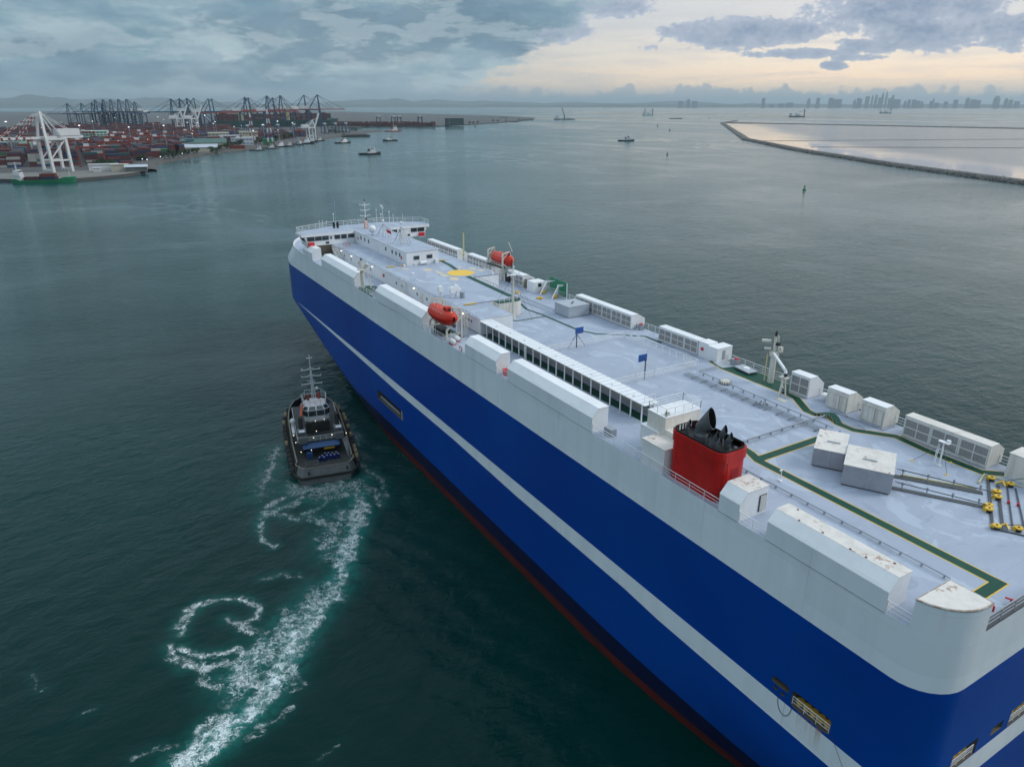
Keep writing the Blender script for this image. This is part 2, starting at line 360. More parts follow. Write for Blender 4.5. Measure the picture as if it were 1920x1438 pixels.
# ================================================================ water
def segdist(X, Y, a, b):
    ax, ay = a; bx, by = b; dx, dy = bx-ax, by-ay; L = dx*dx+dy*dy+1e-9
    u = np.clip(((X-ax)*dx+(Y-ay)*dy)/L, 0, 1)
    return np.hypot(X-(ax+u*dx), Y-(ay+u*dy))
def spread(lo, hi, d, step, far_lo, far_hi, g=1.28):
    a = list(np.arange(lo, hi+.01, step)); s = step
    x = a[0]; left = []
    while x > far_lo: s *= g; x -= s; left.append(x)
    s = step; x = a[-1]; right = []
    while x < far_hi: s *= g; x += s; right.append(x)
    return np.array(left[::-1]+a+right)
xs = spread(44, 152, 0, .36, -6000, 90000); ys = spread(-46, 26, 0, .36, -90000, 60000)
GX, GY = np.meshgrid(xs, ys, indexing='ij')
FOAM = [  # polyline in photograph pixels, half width in metres, strength
 ([(632,902),(655,908),(672,925),(676,955),(668,985),(655,1015),(647,1045),(640,1075)], 1.0, 1.0),
 ([(640,1075),(630,1105),(605,1135),(580,1165),(560,1195)], 1.15, .95),
 ([(560,1195),(540,1235),(520,1275),(500,1300),(470,1335)], 1.15, .95),
 ([(470,1335),(440,1355),(405,1385),(370,1412),(335,1445)], 1.15, 1.05),
 ([(600,1105),(585,1125),(555,1150),(540,1165)], 1.5, .6), ([(560,1170),(520,1200),(490,1230),(470,1262),(460,1290)], 1.9, .6),
 ([(630,905),(600,912),(565,922),(530,935),(502,950),(490,972),(486,992)], .7, .85), ([(600,918),(560,940),(520,955),(498,965)], .9, .75),
 ([(640,925),(600,950),(575,965),(600,975),(620,985)], .9, .6), ([(520,965),(560,975),(610,972)], .8, .5),
 ([(486,992),(495,1015),(512,1028),(520,1022)], .4, .8), ([(590,1010),(612,1018),(600,1030)], .6, .7),
 ([(490,1085),(530,1078),(565,1082)], .5, .55), ([(518,1078),(560,1075)], .6, .5),
 ([(330,1175),(350,1145),(378,1128),(420,1122),(465,1124),(485,1140),(482,1158),(460,1168),(455,1180),(480,1185)], .5, .85),
 ([(338,1190),(345,1165),(365,1140),(400,1125)], .6, .8), ([(316,1212),(322,1232),(345,1240)], .55, .7),
 ([(340,1215),(370,1230),(410,1228),(440,1214),(456,1226),(448,1244),(410,1246),(385,1250),(345,1250)], .6, .85),
 ([(385,1250),(383,1275),(400,1292),(430,1282),(445,1268)], .6, .75), ([(425,1160),(455,1172),(500,1185),(540,1170)], .6, .6),
 ([(440,1270),(470,1240),(500,1215)], 1.3, .7), ([(440,1275),(470,1290),(520,1290)], .9, .8),
 ([(355,1430),(370,1375),(400,1348),(430,1342),(450,1355)], .8, .8), ([(480,1365),(520,1350),(545,1325)], .4, .6), ([(490,1375),(465,1380)], .4, .7),
 ([(540,1300),(575,1285),(570,1275)], .3, .6), ([(552,1282),(565,1272)], .5, .6),
 ([(524,838),(512,862),(503,885),(494,915)], .75, .85), ([(540,900),(548,915),(535,935)], .5, .6), ([(522,845),(500,890),(488,930)], 1.6, .35),
 ([(560,915),(600,918),(640,913),(668,903)], 1.5, .8), ([(575,930),(620,932),(655,925)], 1.6, .62), ([(640,960),(625,1000),(620,1040)], 1.8, .5),
 ([(668,900),(690,912),(705,925),(715,945)], .8, .6), ([(650,800),(668,815),(672,835)], .6, .6), ([(672,870),(700,890),(718,905),(722,930)], .7, .5),
 ([(60,1260),(70,1300),(90,1290)], .25, .36), ([(150,1340),(180,1330)], .25, .36),
 ([(250,1425),(300,1400),(340,1395)], .5, .4), ([(590,1430),(640,1390)], .2, .35),
 ([(600,650),(618,690),(640,720),(655,745)], .35, .35), ([(592,645),(605,640)], .3, .3),
]
foam = np.zeros_like(GX); aer = np.zeros_like(GX)
sub = (GX > 30) & (GX < 230) & (GY > -60) & (GY < 60)
sx, sy = GX[sub], GY[sub]; fv = np.zeros_like(sx); av = np.zeros_like(sx)
# meander the coordinates so the trails are ragged
wx = .9*np.sin(sx*1.1+1.7*np.sin(sy*.7))+.5*np.sin(sx*2.9+sy*1.9)+.3*np.sin(sx*5.3-sy*4.1)
wy = .9*np.sin(sy*1.2+1.3*np.sin(sx*.8)+2)+.5*np.sin(sy*2.7-sx*2.2)+.3*np.sin(sy*5.9+sx*3.7)
for pts, w, st in FOAM:
    w = w if w >= 1.0 else w*.72
    q = [P(px, py, WL) for px, py in pts]
    d = np.full_like(sx, 1e9); d2 = np.full_like(sx, 1e9)
    for a, b in zip(q, q[1:]):
        d = np.minimum(d, segdist(sx+wx*.7*min(1, w), sy+wy*.7*min(1, w), (a.x, a.y), (b.x, b.y)))
        d2 = np.minimum(d2, segdist(sx, sy, (a.x, a.y), (b.x, b.y)))
    fv = np.maximum(fv, st*np.exp(-(d/(w*1.25))**2)); av = np.maximum(av, st*min(1, w)*np.exp(-(d2/(w*1.7+.5))**2))
foam[sub] = fv; aer[sub] = av
nx, ny = GX.shape
# low swell close in, flat farther out
rr = np.hypot(GX-80, GY+10); amp = np.clip(1-(rr-60)/60, 0, 1)
GZ = WL + amp*(.05*np.sin(GX*.9+.5*GY)+.04*np.sin(GX*.35-GY*1.3+1.5*np.sin(GX*.21))) + np.minimum(foam, 1)*.07*np.sin(GX*4.1+2*np.sin(GY*3.3))*amp
V = np.stack([GX.ravel(), GY.ravel(), GZ.ravel()], 1)
idx = np.arange(nx*ny).reshape(nx, ny)
F = np.stack([idx[:-1,:-1].ravel(), idx[1:,:-1].ravel(), idx[1:,1:].ravel(), idx[:-1,1:].ravel()], 1)
def np_mesh(name, V, F):
    me = bpy.data.meshes.new(name); me.vertices.add(len(V)); me.vertices.foreach_set('co', V.astype(np.float32).ravel())
    k = F.shape[1]
    me.loops.add(F.size); me.loops.foreach_set('vertex_index', F.astype(np.int32).ravel())
    me.polygons.add(len(F)); me.polygons.foreach_set('loop_start', np.arange(0, F.size, k, dtype=np.int32))
    me.polygons.foreach_set('loop_total', np.full(len(F), k, dtype=np.int32)); me.update(calc_edges=True); me.validate(); return me
me = np_mesh('water', V, F)
me.polygons.foreach_set('use_smooth', [True]*len(me.polygons))
for nm, arr in (('foam', foam), ('aer', aer)):
    a = me.attributes.new(nm, 'FLOAT', 'POINT'); a.data.foreach_set('value', arr.ravel().astype(np.float32))
wm = bpy.data.materials.new('sea_water'); wm.use_nodes = True; t = NT(wm.node_tree); b = t.n['Principled BSDF']
pos = t.new('ShaderNodeNewGeometry').outputs['Position']
px_, py_, pz_ = t.sep(pos)
dist = t.m('SQRT', t.m('ADD', t.m('MULTIPLY', px_, px_), t.m('MULTIPLY', py_, py_)))
fa = t.new('ShaderNodeAttribute', attribute_name='foam').outputs['Fac']; aa = t.new('ShaderNodeAttribute', attribute_name='aer').outputs['Fac']
# lacy foam: ridges of warped noise, cut by the foam density
warp = t.noise(pos, .9, 3, .6); 
wv = t.new('ShaderNodeVectorMath', operation='ADD'); t.put(wv.inputs[0], pos); t.put(wv.inputs[1], t.comb(t.m('MULTIPLY', warp, 2.6), t.m('MULTIPLY', t.noise(t.vmul(pos, (1, 1, 1.3)), 1.3, 3, .6), 2.2), 0))
def ridge(scale, det, pw):
    n = t.noise(wv.outputs[0], scale, det, .62, .5)
    return t.m('POWER', t.m('SUBTRACT', 1., t.m('MINIMUM', t.m('MULTIPLY', t.m('ABSOLUTE', t.m('SUBTRACT', n, .5)), 7.), 1.)), pw)
clump = t.noise(wv.outputs[0], .8, 6, .68, .2)
det = t.m('ADD', t.m('ADD', t.m('MULTIPLY', ridge(.7, 2, 1.3), .50), t.m('MULTIPLY', ridge(1.9, 2, 1.3), .46)), t.m('MULTIPLY', t.noise(wv.outputs[0], 5.0, 3, .6), .16))
det = t.m('ADD', det, t.m('MULTIPLY', t.m('SUBTRACT', clump, .5), .55))
th = t.m('SUBTRACT', .90, t.m('MULTIPLY', t.m('MINIMUM', fa, 1.15), .54))
f2 = t.mr(t.m('SUBTRACT', det, th), -.02, .50, 0, 1)
f2 = t.m('MULTIPLY', t.m('POWER', f2, .85), t.mr(fa, .1, .45, 0, .95))
soft = t.m('MULTIPLY', t.mr(t.m('SUBTRACT', det, th), -.30, .15, 0, .30), t.mr(fa, .12, .7, 0, 1))
f2 = t.m('MAXIMUM', f2, soft)
aer_ = t.m('MULTIPLY', t.m('MINIMUM', aa, 1.), t.mr(clump, .3, .62, .25, 1))
teal = t.noise(pos, .011, 3, .5)
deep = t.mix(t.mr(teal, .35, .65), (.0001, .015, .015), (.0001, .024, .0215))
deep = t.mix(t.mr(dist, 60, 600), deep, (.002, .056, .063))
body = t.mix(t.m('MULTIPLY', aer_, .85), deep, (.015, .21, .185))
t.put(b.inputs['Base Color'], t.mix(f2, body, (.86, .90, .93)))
streaks = t.noise(t.vmul(pos, (.0011, .0042, 0)), 1.0, 5, .6, .6)
patch_ = t.mr(streaks, .46, .62, 0, 1, 'SMOOTHSTEP')
st2 = t.noise(t.vmul(pos, (.0022, .0045, 0)), 1.0, 5, .62, 1.4)
line_ = t.m('MULTIPLY', t.mr(t.m('ABSOLUTE', t.m('SUBTRACT', st2, .5)), .004, .028, 1, 0, 'SMOOTHSTEP'), t.mr(t.noise(t.vmul(pos, (.001, .002, 0)), 1.3, 2, .5), .42, .6))
smooth_ = t.m('MINIMUM', t.m('MULTIPLY', t.m('MAXIMUM', t.m('MULTIPLY', patch_, .6), line_), t.mr(dist, 150, 500)), 1.)
rough = t.m('ADD', t.mr(dist, 60, 1600, .07, .20), t.m('MULTIPLY', smooth_, -.10))
t.put(b.inputs['Roughness'], t.m('MAXIMUM', rough, t.m('MULTIPLY', f2, .8)))
b.inputs['IOR'].default_value = 1.33; t.put(b.inputs['Specular IOR Level'], t.mr(dist, 60, 500, .15, .5))
wp = t.vmul(pos, (1.0, .55, 1))
n1 = t.noise(wp, .16, 3, .55, .4); n2 = t.noise(wp, .62, 4, .6, .5); n3 = t.noise(wp, 2.6, 3, .6)
h = t.m('ADD', t.m('MULTIPLY', n1, 1.1), t.m('ADD', t.m('MULTIPLY', n2, .52), t.m('MULTIPLY', n3, .12)))
h = t.m('ADD', h, t.m('MULTIPLY', t.m('ADD', f2, t.m('MULTIPLY', clump, aer_)), .35))
bn = t.new('ShaderNodeBump'); bn.inputs['Distance'].default_value = 1.0
t.put(bn.inputs['Strength'], t.m('MULTIPLY', t.m('MULTIPLY', t.mr(dist, 80, 2500, .85, .34), t.mr(t.noise(t.vmul(pos, (1, .5, 0)), .012, 4, .6, .8), .35, .65, .35, 1.25)), t.mr(smooth_, 0, 1, 1, .22)))
t.put(bn.inputs['Height'], h); t.l.new(bn.outputs[0], b.inputs['Normal'])
me.materials.append(wm)
water = bpy.data.objects.new('water', me); COL.objects.link(water); water['kind'] = 'structure'
# ---------------------------------------------------------------- basin behind the breakwater
BWP = [Vector((2300,-2480)), Vector((2035,-2125)), Vector((1038,-1155)), Vector((738,-942)), Vector((480,-790)), Vector((322,-714)), Vector((150,-628)), Vector((-500,-300))]
DAM = [Vector((2090,-2185)), Vector((1570,-2290)), Vector((1115,-2375)), Vector((300,-2530)), Vector((-600,-2700))]
gx = np.concatenate([np.linspace(-600, 200, 20), np.linspace(220, 1200, 120), np.linspace(1220, 2100, 50)]); gt = np.linspace(0, 1, 60)
def interp_poly(poly, x):
    xs_ = [p.x for p in poly][::-1]; ys_ = [p.y for p in poly][::-1]; return np.interp(x, xs_, ys_)
rows = []; 
for x_ in gx:
    ya = interp_poly(BWP[1:], x_); yb = interp_poly([Vector((2100,-2190))]+DAM[1:], x_)
    rows.append([(x_, ya+(yb-ya)*g**1.6, WL+.35) for g in gt])
A = np.array(rows); V = A.reshape(-1, 3); n0, n1_ = A.shape[:2]; idx = np.arange(n0*n1_).reshape(n0, n1_)
F = np.stack([idx[:-1,:-1].ravel(), idx[:-1,1:].ravel(), idx[1:,1:].ravel(), idx[1:,:-1].ravel()], 1)
me = np_mesh('basin_water', V, F)
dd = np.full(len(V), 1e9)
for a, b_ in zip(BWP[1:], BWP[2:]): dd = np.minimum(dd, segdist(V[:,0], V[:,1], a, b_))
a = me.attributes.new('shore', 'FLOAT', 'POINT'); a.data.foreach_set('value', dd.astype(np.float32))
bm_ = bpy.data.materials.new('basin_water'); bm_.use_nodes = True; t = NT(bm_.node_tree); b = t.n['Principled BSDF']
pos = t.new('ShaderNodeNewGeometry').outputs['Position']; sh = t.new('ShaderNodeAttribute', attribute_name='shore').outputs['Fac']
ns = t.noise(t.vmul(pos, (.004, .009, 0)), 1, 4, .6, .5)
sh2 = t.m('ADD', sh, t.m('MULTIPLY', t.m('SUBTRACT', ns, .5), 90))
calm_glow = t.mr(sh2, 45, 175, 1, 0, 'SMOOTHSTEP')
t.put(b.inputs['Base Color'], t.mix(calm_glow, (.03, .055, .07), (.36, .25, .18)))  # reflection of the low cream sky tinted into the calm water by the breakwater
t.put(b.inputs['Roughness'], t.mr(calm_glow, 0, 1, .16, .02)); b.inputs['IOR'].default_value = 1.33
bn = t.new('ShaderNodeBump'); bn.inputs['Distance'].default_value = .5
t.put(bn.inputs['Strength'], t.mr(calm_glow, 0, 1, .22, .004)); t.put(bn.inputs['Height'], t.noise(t.vmul(pos, (1, .4, 1)), .35, 3, .6)); t.l.new(bn.outputs[0], b.inputs['Normal'])
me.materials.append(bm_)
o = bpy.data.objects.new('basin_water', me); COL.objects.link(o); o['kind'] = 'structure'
# ---------------------------------------------------------------- embankments
def bank(name, path, half, top, m_, step=6, seed=0, amp_=.6, kind='structure', label=None, cat=None):
    pts = []
    for a, b_ in zip(path, path[1:]):
        L = (b_-a).length; k = max(1, int(L/step))
        for i in range(k): pts.append(a+(b_-a)*i/k)
    pts.append(path[-1]); rows = []
    for i, p in enumerate(pts):
        d = (pts[min(i+1, len(pts)-1)]-pts[max(i-1, 0)]).normalized(); nrm = Vector((-d.y, d.x)); row = []
        for off, zz in ((-1.7, -1.0), (-1.25, .55), (-.6, 1.), (0, 1.), (.6, 1.), (1.25, .5), (1.7, -1.0)):
            j = noise.noise(Vector((p.x*.21, p.y*.21, off*3+seed))); j2 = noise.noise(Vector((p.x*.5, p.y*.5, off*5+seed)))
            q = p+nrm*(off*half+j*amp_*1.5); row.append((q.x, q.y, WL+zz*top+(j2*amp_ if abs(off) > .7 else j2*.15)))
        rows.append(row)
    A = np.array(rows); V = A.reshape(-1, 3); a0, a1 = A.shape[:2]; idx = np.arange(a0*a1).reshape(a0, a1)
    F = np.stack([idx[:-1,:-1].ravel(), idx[:-1,1:].ravel(), idx[1:,1:].ravel(), idx[1:,:-1].ravel()], 1)
    me = np_mesh(name, V, F); me.materials.append(m_); o = bpy.data.objects.new(name, me); COL.objects.link(o); o['kind'] = kind
    if label: o['label'] = label
    if cat: o['category'] = cat
    return o
crest = mat('breakwater_crest', (.085,.082,.08), .9, var=.6, vscale=.12, col2=(.16,.145,.13), bump=.6, bscale=.8)
bank('breakwater', BWP, 6.2, 3.2, crest, 5, 1, 1.0)
bank('dam', DAM, 8, 2.6, crest, 12, 2, .6)
# loose rip-rap stones along the breakwater
mb = MB(); rnd = random.Random(3)
for a, b_ in zip(BWP[2:], BWP[3:-1]):
    d = b_-a; L = d.length; d.normalize(); nrm = Vector((-d.y, d.x))
    for k in range(int(L*2.4)):
        s_ = rnd.random()*L; sd_ = rnd.choice((-1, 1)); off = sd_*rnd.uniform(4.5, 10.5)
        p = a+d*s_+nrm*off; zz = WL+2.9-max(0, abs(off)-4.5)*.5
        r_ = rnd.uniform(.5, 1.35)
        vs = [Vector((q[0]*r_*rnd.uniform(.7,1.2)+p.x, q[1]*r_*rnd.uniform(.7,1.2)+p.y, q[2]*r_*rnd.uniform(.6,1)+zz)) for q in
              ((1,0,0),(0,1,0),(-1,0,0),(0,-1,0),(.1,.1,.9),(0,0,-.9))]
        mb.add(vs, [(0,1,4),(1,2,4),(2,3,4),(3,0,4),(1,0,5),(2,1,5),(3,2,5),(0,3,5)])
o = mb.build('rubble', M['rock'], kind='stuff'); o['label'] = 'grey boulders piled along both sides of the long breakwater'
# thin floating booms across the basin, sandbars beyond
for nm, (a, b_), lab in (('floating_boom', (P(1430,265,WL), P(2060,261,WL)), 'farther dark floating boom stretched straight across the calm basin'),
                        ('floating_boom', (P(1520,276.5,WL), P(2060,279,WL)), 'nearer dark floating boom stretched across the calm basin')):
    mb = MB(); k = 90
    for i in range(k):
        u, v = i/k, (i+.93)/k; a1, b1 = a.lerp(b_, u), a.lerp(b_, v)
        j = 3*noise.noise(Vector((i*.4, 0, 0))); j2 = 3*noise.noise(Vector(((i+1)*.4, 0, 0)))
        mb.bar((a1.x+j, a1.y, WL+.75), (b1.x+j2, b1.y, WL+.75), 1.0, .4)
    tag(mb.build(nm, M['tuggrey']), lab, 'boom', 'floating booms in the basin')
for i, (pa, pb, hw) in enumerate([((1330,221.5),(1820,222.5),26), ((1395,218.5),(1700,219.5),30), ((1380,214.5),(2000,216.5),40), ((1070,213),(1400,214),45), ((940,226),(1190,221.5),22), ((1100,214.6),(1340,215.6),40)]):
    a, b_ = P(*pa, WL), P(*pb, WL)
    bank('sandbar', [a.to_2d(), a.lerp(b_, .33).to_2d(), a.lerp(b_, .66).to_2d(), b_.to_2d()], hw, 2.2, M['sand'], 60, 10+i, .9)
# ================================================================ land with the port
LAND = [(760,500),(790,160),(799,60),(785,42),(769,0),(778,-22),(795,-42),(824,-62),(850,-66),(929,-72),(981,-92),(1060,-132),(1142,-180),(1196,-243),(1280,-305),(1374,-365),(1500,-450),(1640,-532),(1790,-640),(1850,-700),(1880,-690),(1860,-640),(2140,-640),(2200,-712),(2262,-842),(2165,-1018),(2240,-1120),(2300,-1190),(2480,-1400),(2860,-1800),(3300,-2100),(4200,-2300),(8000,-2400),(9000,500)]
def sheet(name, pts, z, m_, thick=3.2, kind='structure'):
    bm = bmesh.new(); vs = [bm.verts.new((a, b_, z)) for a, b_ in pts]; f = bm.faces.new(vs); f.normal_update()
    if f.normal.z < 0: f.normal_flip()
    r_ = bmesh.ops.extrude_face_region(bm, geom=[f]); ev = [g for g in r_['geom'] if isinstance(g, bmesh.types.BMVert)]
    for v_ in ev: v_.co.z -= thick
    bmesh.ops.recalc_face_normals(bm, faces=bm.faces); bmesh.ops.triangulate(bm, faces=bm.faces)
    me = bpy.data.meshes.new(name); bm.to_mesh(me); me.materials.append(m_); o = bpy.data.objects.new(name, me); COL.objects.link(o); o['kind'] = kind
    return o
ZL = 2.2
sheet('ground', LAND, ZL, M['yard'])
sheet('quay', [(842,170),(799.5,60.5),(785.5,42),(769.5,0),(778.5,-21.5),(795,-41.5),(824,-61.5),(850,-65.5),(905,-60),(862,-30),(862,30),(880,170)], ZL+.25, M['concrete'], 3.6)
shorepts = [Vector(q) for q in LAND[8:20]]
bank('shore_rocks', shorepts, 7, 2.6, M['rock'], 7, 5, 1.0)
# far coast with hills
def hills(name, az0, az1, r0, r1, prof, m_, seed, nx_=260, nr=10):
    rows = []
    for i in range(nx_+1):
        a_ = az0+(az1-az0)*i/nx_; row = []
        hmax = np.interp(a_, *prof)
        for j in range(nr+1):
            u = j/nr; r_ = r0+(r1-r0)*u; an = R(a_)
            e_ = math.sin(min(1, u*1.15)*math.pi/2) if u < .9 else 1
            n_ = .75+.45*noise.fractal(Vector((a_*.35, u*1.5, seed)), 1, 2, 5)
            row.append((r_*math.cos(an), r_*math.sin(an), max(-2, -1+hmax*e_*max(.08, n_)) if j else -2))
        rows.append(row)
    A = np.array(rows); V = A.reshape(-1, 3); a0, a1 = A.shape[:2]; idx = np.arange(a0*a1).reshape(a0, a1)
    F = np.stack([idx[:-1,:-1].ravel(), idx[:-1,1:].ravel(), idx[1:,1:].ravel(), idx[1:,:-1].ravel()], 1)
    me = np_mesh(name, V, F); me.materials.append(m_); me.polygons.foreach_set('use_smooth', [True]*len(me.polygons))
    o = bpy.data.objects.new(name, me); COL.objects.link(o); o['kind'] = 'structure'
hills('coast', 12, -82, 19500, 21800, ([-82,-64,-50,-44,-40,-30,-20,-5,12], [90,92,96,100,96,92,90,90,90]), M['hill'], 1)
hills('hills', 14, -75, 22000, 27500, ([-75,-64,-58,-52,-46,-44,-42,-38,-33,-29,-26,-23,-19,-15,-11,-8,-6,-4,-2,0,1.5,4,14], [75,85,95,95,150,220,175,140,140,180,200,300,260,140,130,260,300,290,340,370,340,300,280]), M['hill'], 4)
# ================================================================ the car carrier
ship = thing('car_carrier_ship', (118, YC, WL), 'huge blue and white vehicle carrier with a red funnel under way past the port', 'ship')
HP = dict(zt=14.03,g=.895,gb=.901,Xs0=120.4,Xs1=193.16,Xb0=202.,Xb1=217.68,a0=1.849,b0=1.067,a1=1.738,b1=.445)
XT = 17.94
def hull_half(z, n=44):
    tt = min(1, max(0, (z+.5)/HP['zt'])); L = lambda a, b_, u: a+(b_-a)*u
    Xs, Xb = L(HP['Xs0'],HP['Xs1'],tt**HP['g']), L(HP['Xb0'],HP['Xb1'],tt**HP['gb']); a_, b1 = L(HP['a0'],HP['a1'],tt), L(HP['b0'],HP['b1'],tt)
    k8 = max(0, z-24.3)/5.4; Xs -= 9.*k8; Xb -= 10.1*k8
    B = 16.15; r_ = 3.6; k = 2.1*max(0, 1-(z+.5)/9)**1.5
    hb = lambda x: B-k*max(0, (60-x)/25)**2
    out = [(XT, 0.0), (XT, 5.0), (XT, hb(XT+r_)-r_)]
    for i in range(1, 9):
        an = math.pi/2*i/8; out.append((XT+r_-r_*math.cos(an), hb(XT+r_)-r_+r_*math.sin(an)))
    for i in range(1, 25): 
        x_ = XT+r_+(Xs-XT-r_)*i/24; out.append((x_, hb(x_)))
    for i in range(1, n+1):
        u = math.sin(i/n*math.pi/2); out.append((Xs+(Xb-Xs)*u, B*max(0, 1-u**a_)**b1))
    return out
zs = [-1.4,-.5,.4,1.5,3,4.5,6,7.5,9,10.5,12,13.5,15,17,20,23.6,24.3,26,28.6]
rings = []
for z_ in zs:
    hpts = hull_half(z_); ring = [(x_, YC+y_, z_) for x_, y_ in hpts]+[(x_, YC-y_, z_) for x_, y_ in hpts[-2:0:-1]]; rings.append(ring)
N = len(rings[0]); V = [q for r_ in rings for q in r_]
F = [(j*N+i, j*N+(i+1) % N, (j+1)*N+(i+1) % N, (j+1)*N+i) for j in range(len(rings)-1) for i in range(N)]
F = [f[::-1] for f in F]; F += [tuple(range(N)), tuple(range(len(rings)*N-1, (len(rings)-1)*N-1, -1))]
hm = bpy.data.materials.new('hull_paint'); hm.use_nodes = True; t = NT(hm.node_tree); b = t.n['Principled BSDF']
pos = t.new('ShaderNodeNewGeometry').outputs['Position']; hx, hy, hz_ = t.sep(pos)
gt_ = lambda v, e: t.m('GREATER_THAN', v, e)
blue = t.mix(t.mr(t.noise(pos, .05, 4, .5), .35, .65), (.0, .041, .275), (.0, .056, .32))
blue = t.mix(t.mr(t.noise(t.vmul(pos, (.5, .5, .05)), 1.2, 4, .6), .5, .75, 0, .25), blue, (.0, .055, .25))
wht = t.mix(t.mr(t.noise(t.vmul(pos, (.4, .4, .04)), 1.5, 5, .6), .42, .72), (.70, .76, .82), (.63, .69, .75))
seam = t.m('LESS_THAN', t.m('ABSOLUTE', t.m('SUBTRACT', t.m('FRACT', t.m('DIVIDE', hx, 11.8)), .5)), .0035)
seamz = t.m('LESS_THAN', t.m('ABSOLUTE', t.m('SUBTRACT', t.m('FRACT', t.m('DIVIDE', hz_, 2.65)), .5)), .008)
sm_ = t.m('MULTIPLY', t.m('MAXIMUM', seam, seamz), t.mr(t.noise(pos, .3, 2, .5), .4, .6, .03, .22))
navy = t.mix(t.mr(t.noise(pos, .12, 4, .6), .4, .7), (.003, .006, .035), (.006, .010, .042))
redc = t.mix(t.mr(t.noise(t.vmul(pos, (.4, .4, 2)), .6, 5, .65), .4, .7), (.095, .014, .011), (.045, .012, .011))
zb = t.m('ADD', 11.38, t.m('ADD', t.mr(hx, 46, 52, 0, .32), t.m('ADD', t.mr(hx, 76, 96, 0, .55), t.mr(hx, 120, 191, 0, 1.62))))
c = redc; c = t.mix(gt_(hz_, .92), c, navy); c = t.mix(gt_(hz_, 3.6), c, blue)
st = t.m('MULTIPLY', gt_(hz_, zb), t.m('LESS_THAN', hz_, t.mr(hx, 30, 56, 14.0, 13.95)))
st = t.m('MULTIPLY', st, t.m('LESS_THAN', hx, 191.5))
c = t.mix(st, c, wht); c = t.mix(gt_(hz_, 23.62), c, wht)
wn = t.new('ShaderNodeTexWhiteNoise', noise_dimensions='3D'); t.put(wn.inputs[0], t.comb(t.m('FLOOR', t.m('ADD', t.m('DIVIDE', hx, 11.8), .5)), t.m('FLOOR', t.m('ADD', t.m('DIVIDE', hz_, 2.65), .5)), t.m('GREATER_THAN', hy, YC)))
c = t.mix(t.m('MULTIPLY', wn.outputs[0], .05), c, (0, .01, .03))
c = t.mix(sm_, c, t.mix(gt_(hz_, 23.62), (.01, .02, .06), (.30, .30, .30)))
scuff = t.m('MULTIPLY', t.mr(t.noise(t.vmul(pos, (.10, .1, .9)), 1.6, 6, .7), .60, .72, 0, .35), t.mr(hz_, 4, 9, 1, 0))
c = t.mix(scuff, c, (.03, .035, .06))
# rust weeping below the mooring opening and scuppers
def weep(x0, wd, z1, z0, k):
    m1 = t.mr(t.m('ABSOLUTE', t.m('SUBTRACT', hx, x0)), 0, wd, 1, 0, 'SMOOTHSTEP'); m2 = t.m('MULTIPLY', t.mr(hz_, z0, z1, 0, 1), t.m('LESS_THAN', hz_, z1))
    m3 = t.mr(t.noise(t.vmul(pos, (3, 3, .25)), 1.4, 4, .6), .38, .62, .1, 1)
    return t.m('MULTIPLY', t.m('MULTIPLY', m1, m2), t.m('MULTIPLY', m3, t.m('MULTIPLY', k, t.m('GREATER_THAN', hy, YC))))
wsum = None
for a_ in ((27.6,.9,14.2,11.7,.8), (26.2,.9,14.2,11.6,.85), (99.6,.25,28.6,26.2,.5), (79.6,.15,28.6,27.4,.5), (76.5,.12,28.5,26.9,.35), (66.0,.1,28.6,26.0,.5), (59.0,.15,28.6,27.9,.5), (153.0,.2,28.6,26.6,.5), (19.3,.25,31.0,28.3,.35)):
    w_ = weep(*a_); wsum = w_ if wsum is None else t.m('MAXIMUM', wsum, w_)
c = t.mix(wsum, c, (.38, .22, .10))
t.put(b.inputs['Base Color'], c); t.put(b.inputs['Roughness'], t.mr(hz_, 3, 4, .55, .38)); b.inputs['Specular IOR Level'].default_value = .22
bn = t.new('ShaderNodeBump'); bn.inputs['Strength'].default_value = .5; bn.inputs['Distance'].default_value = .06
t.put(bn.inputs['Height'], t.m('ADD', t.noise(t.vmul(pos, (.45, .45, .5)), 1.0, 2, .5), t.m('MULTIPLY', t.m('MAXIMUM', seam, seamz), -.3))); t.l.new(bn.outputs[0], b.inputs['Normal'])
dm = bpy.data.materials.new('deck_paint'); dm.use_nodes = True; t = NT(dm.node_tree); b = t.n['Principled BSDF']
pos = t.new('ShaderNodeNewGeometry').outputs['Position']
q1 = t.noise(t.vmul(pos, (.8, .55, 1)), .30, 6, .58, 1.2)
dcol = t.mix(t.mr(q1, .35, .65), (.31, .36, .46), (.36, .41, .52))
pud = t.mr(t.noise(t.vmul(pos, (.7, 1.1, 1)), .16, 5, .6, 1.5), .555, .575, 0, 1)
dcol = t.mix(t.m('MULTIPLY', pud, .35), dcol, (.50, .58, .70))
pud2 = t.mr(t.noise(t.vmul(pos, (1, .7, 1)), .21, 5, .62, 2.2), .60, .625, 0, 1)
dcol = t.mix(t.m('MULTIPLY', pud2, .4), dcol, (.22, .27, .36))
crk = t.m('ABSOLUTE', t.m('SUBTRACT', t.noise(t.vmul(pos, (1, .8, 1)), .22, 4, .6, 2.6), .5))
crk = t.m('MULTIPLY', t.mr(crk, 0, .004, 1, 0), t.mr(t.noise(pos, .13, 2, .5), .48, .58))
dcol = t.mix(t.m('MULTIPLY', crk, .45), dcol, (.22, .24, .30))
lx, ly, lz = t.sep(pos)
sm1 = t.m('LESS_THAN', t.m('ABSOLUTE', t.m('SUBTRACT', t.m('FRACT', t.m('DIVIDE', lx, 8.4)), .5)), .0022)
sm2 = t.m('LESS_THAN', t.m('ABSOLUTE', t.m('SUBTRACT', t.m('FRACT', t.m('DIVIDE', ly, 5.38)), .5)), .0035)
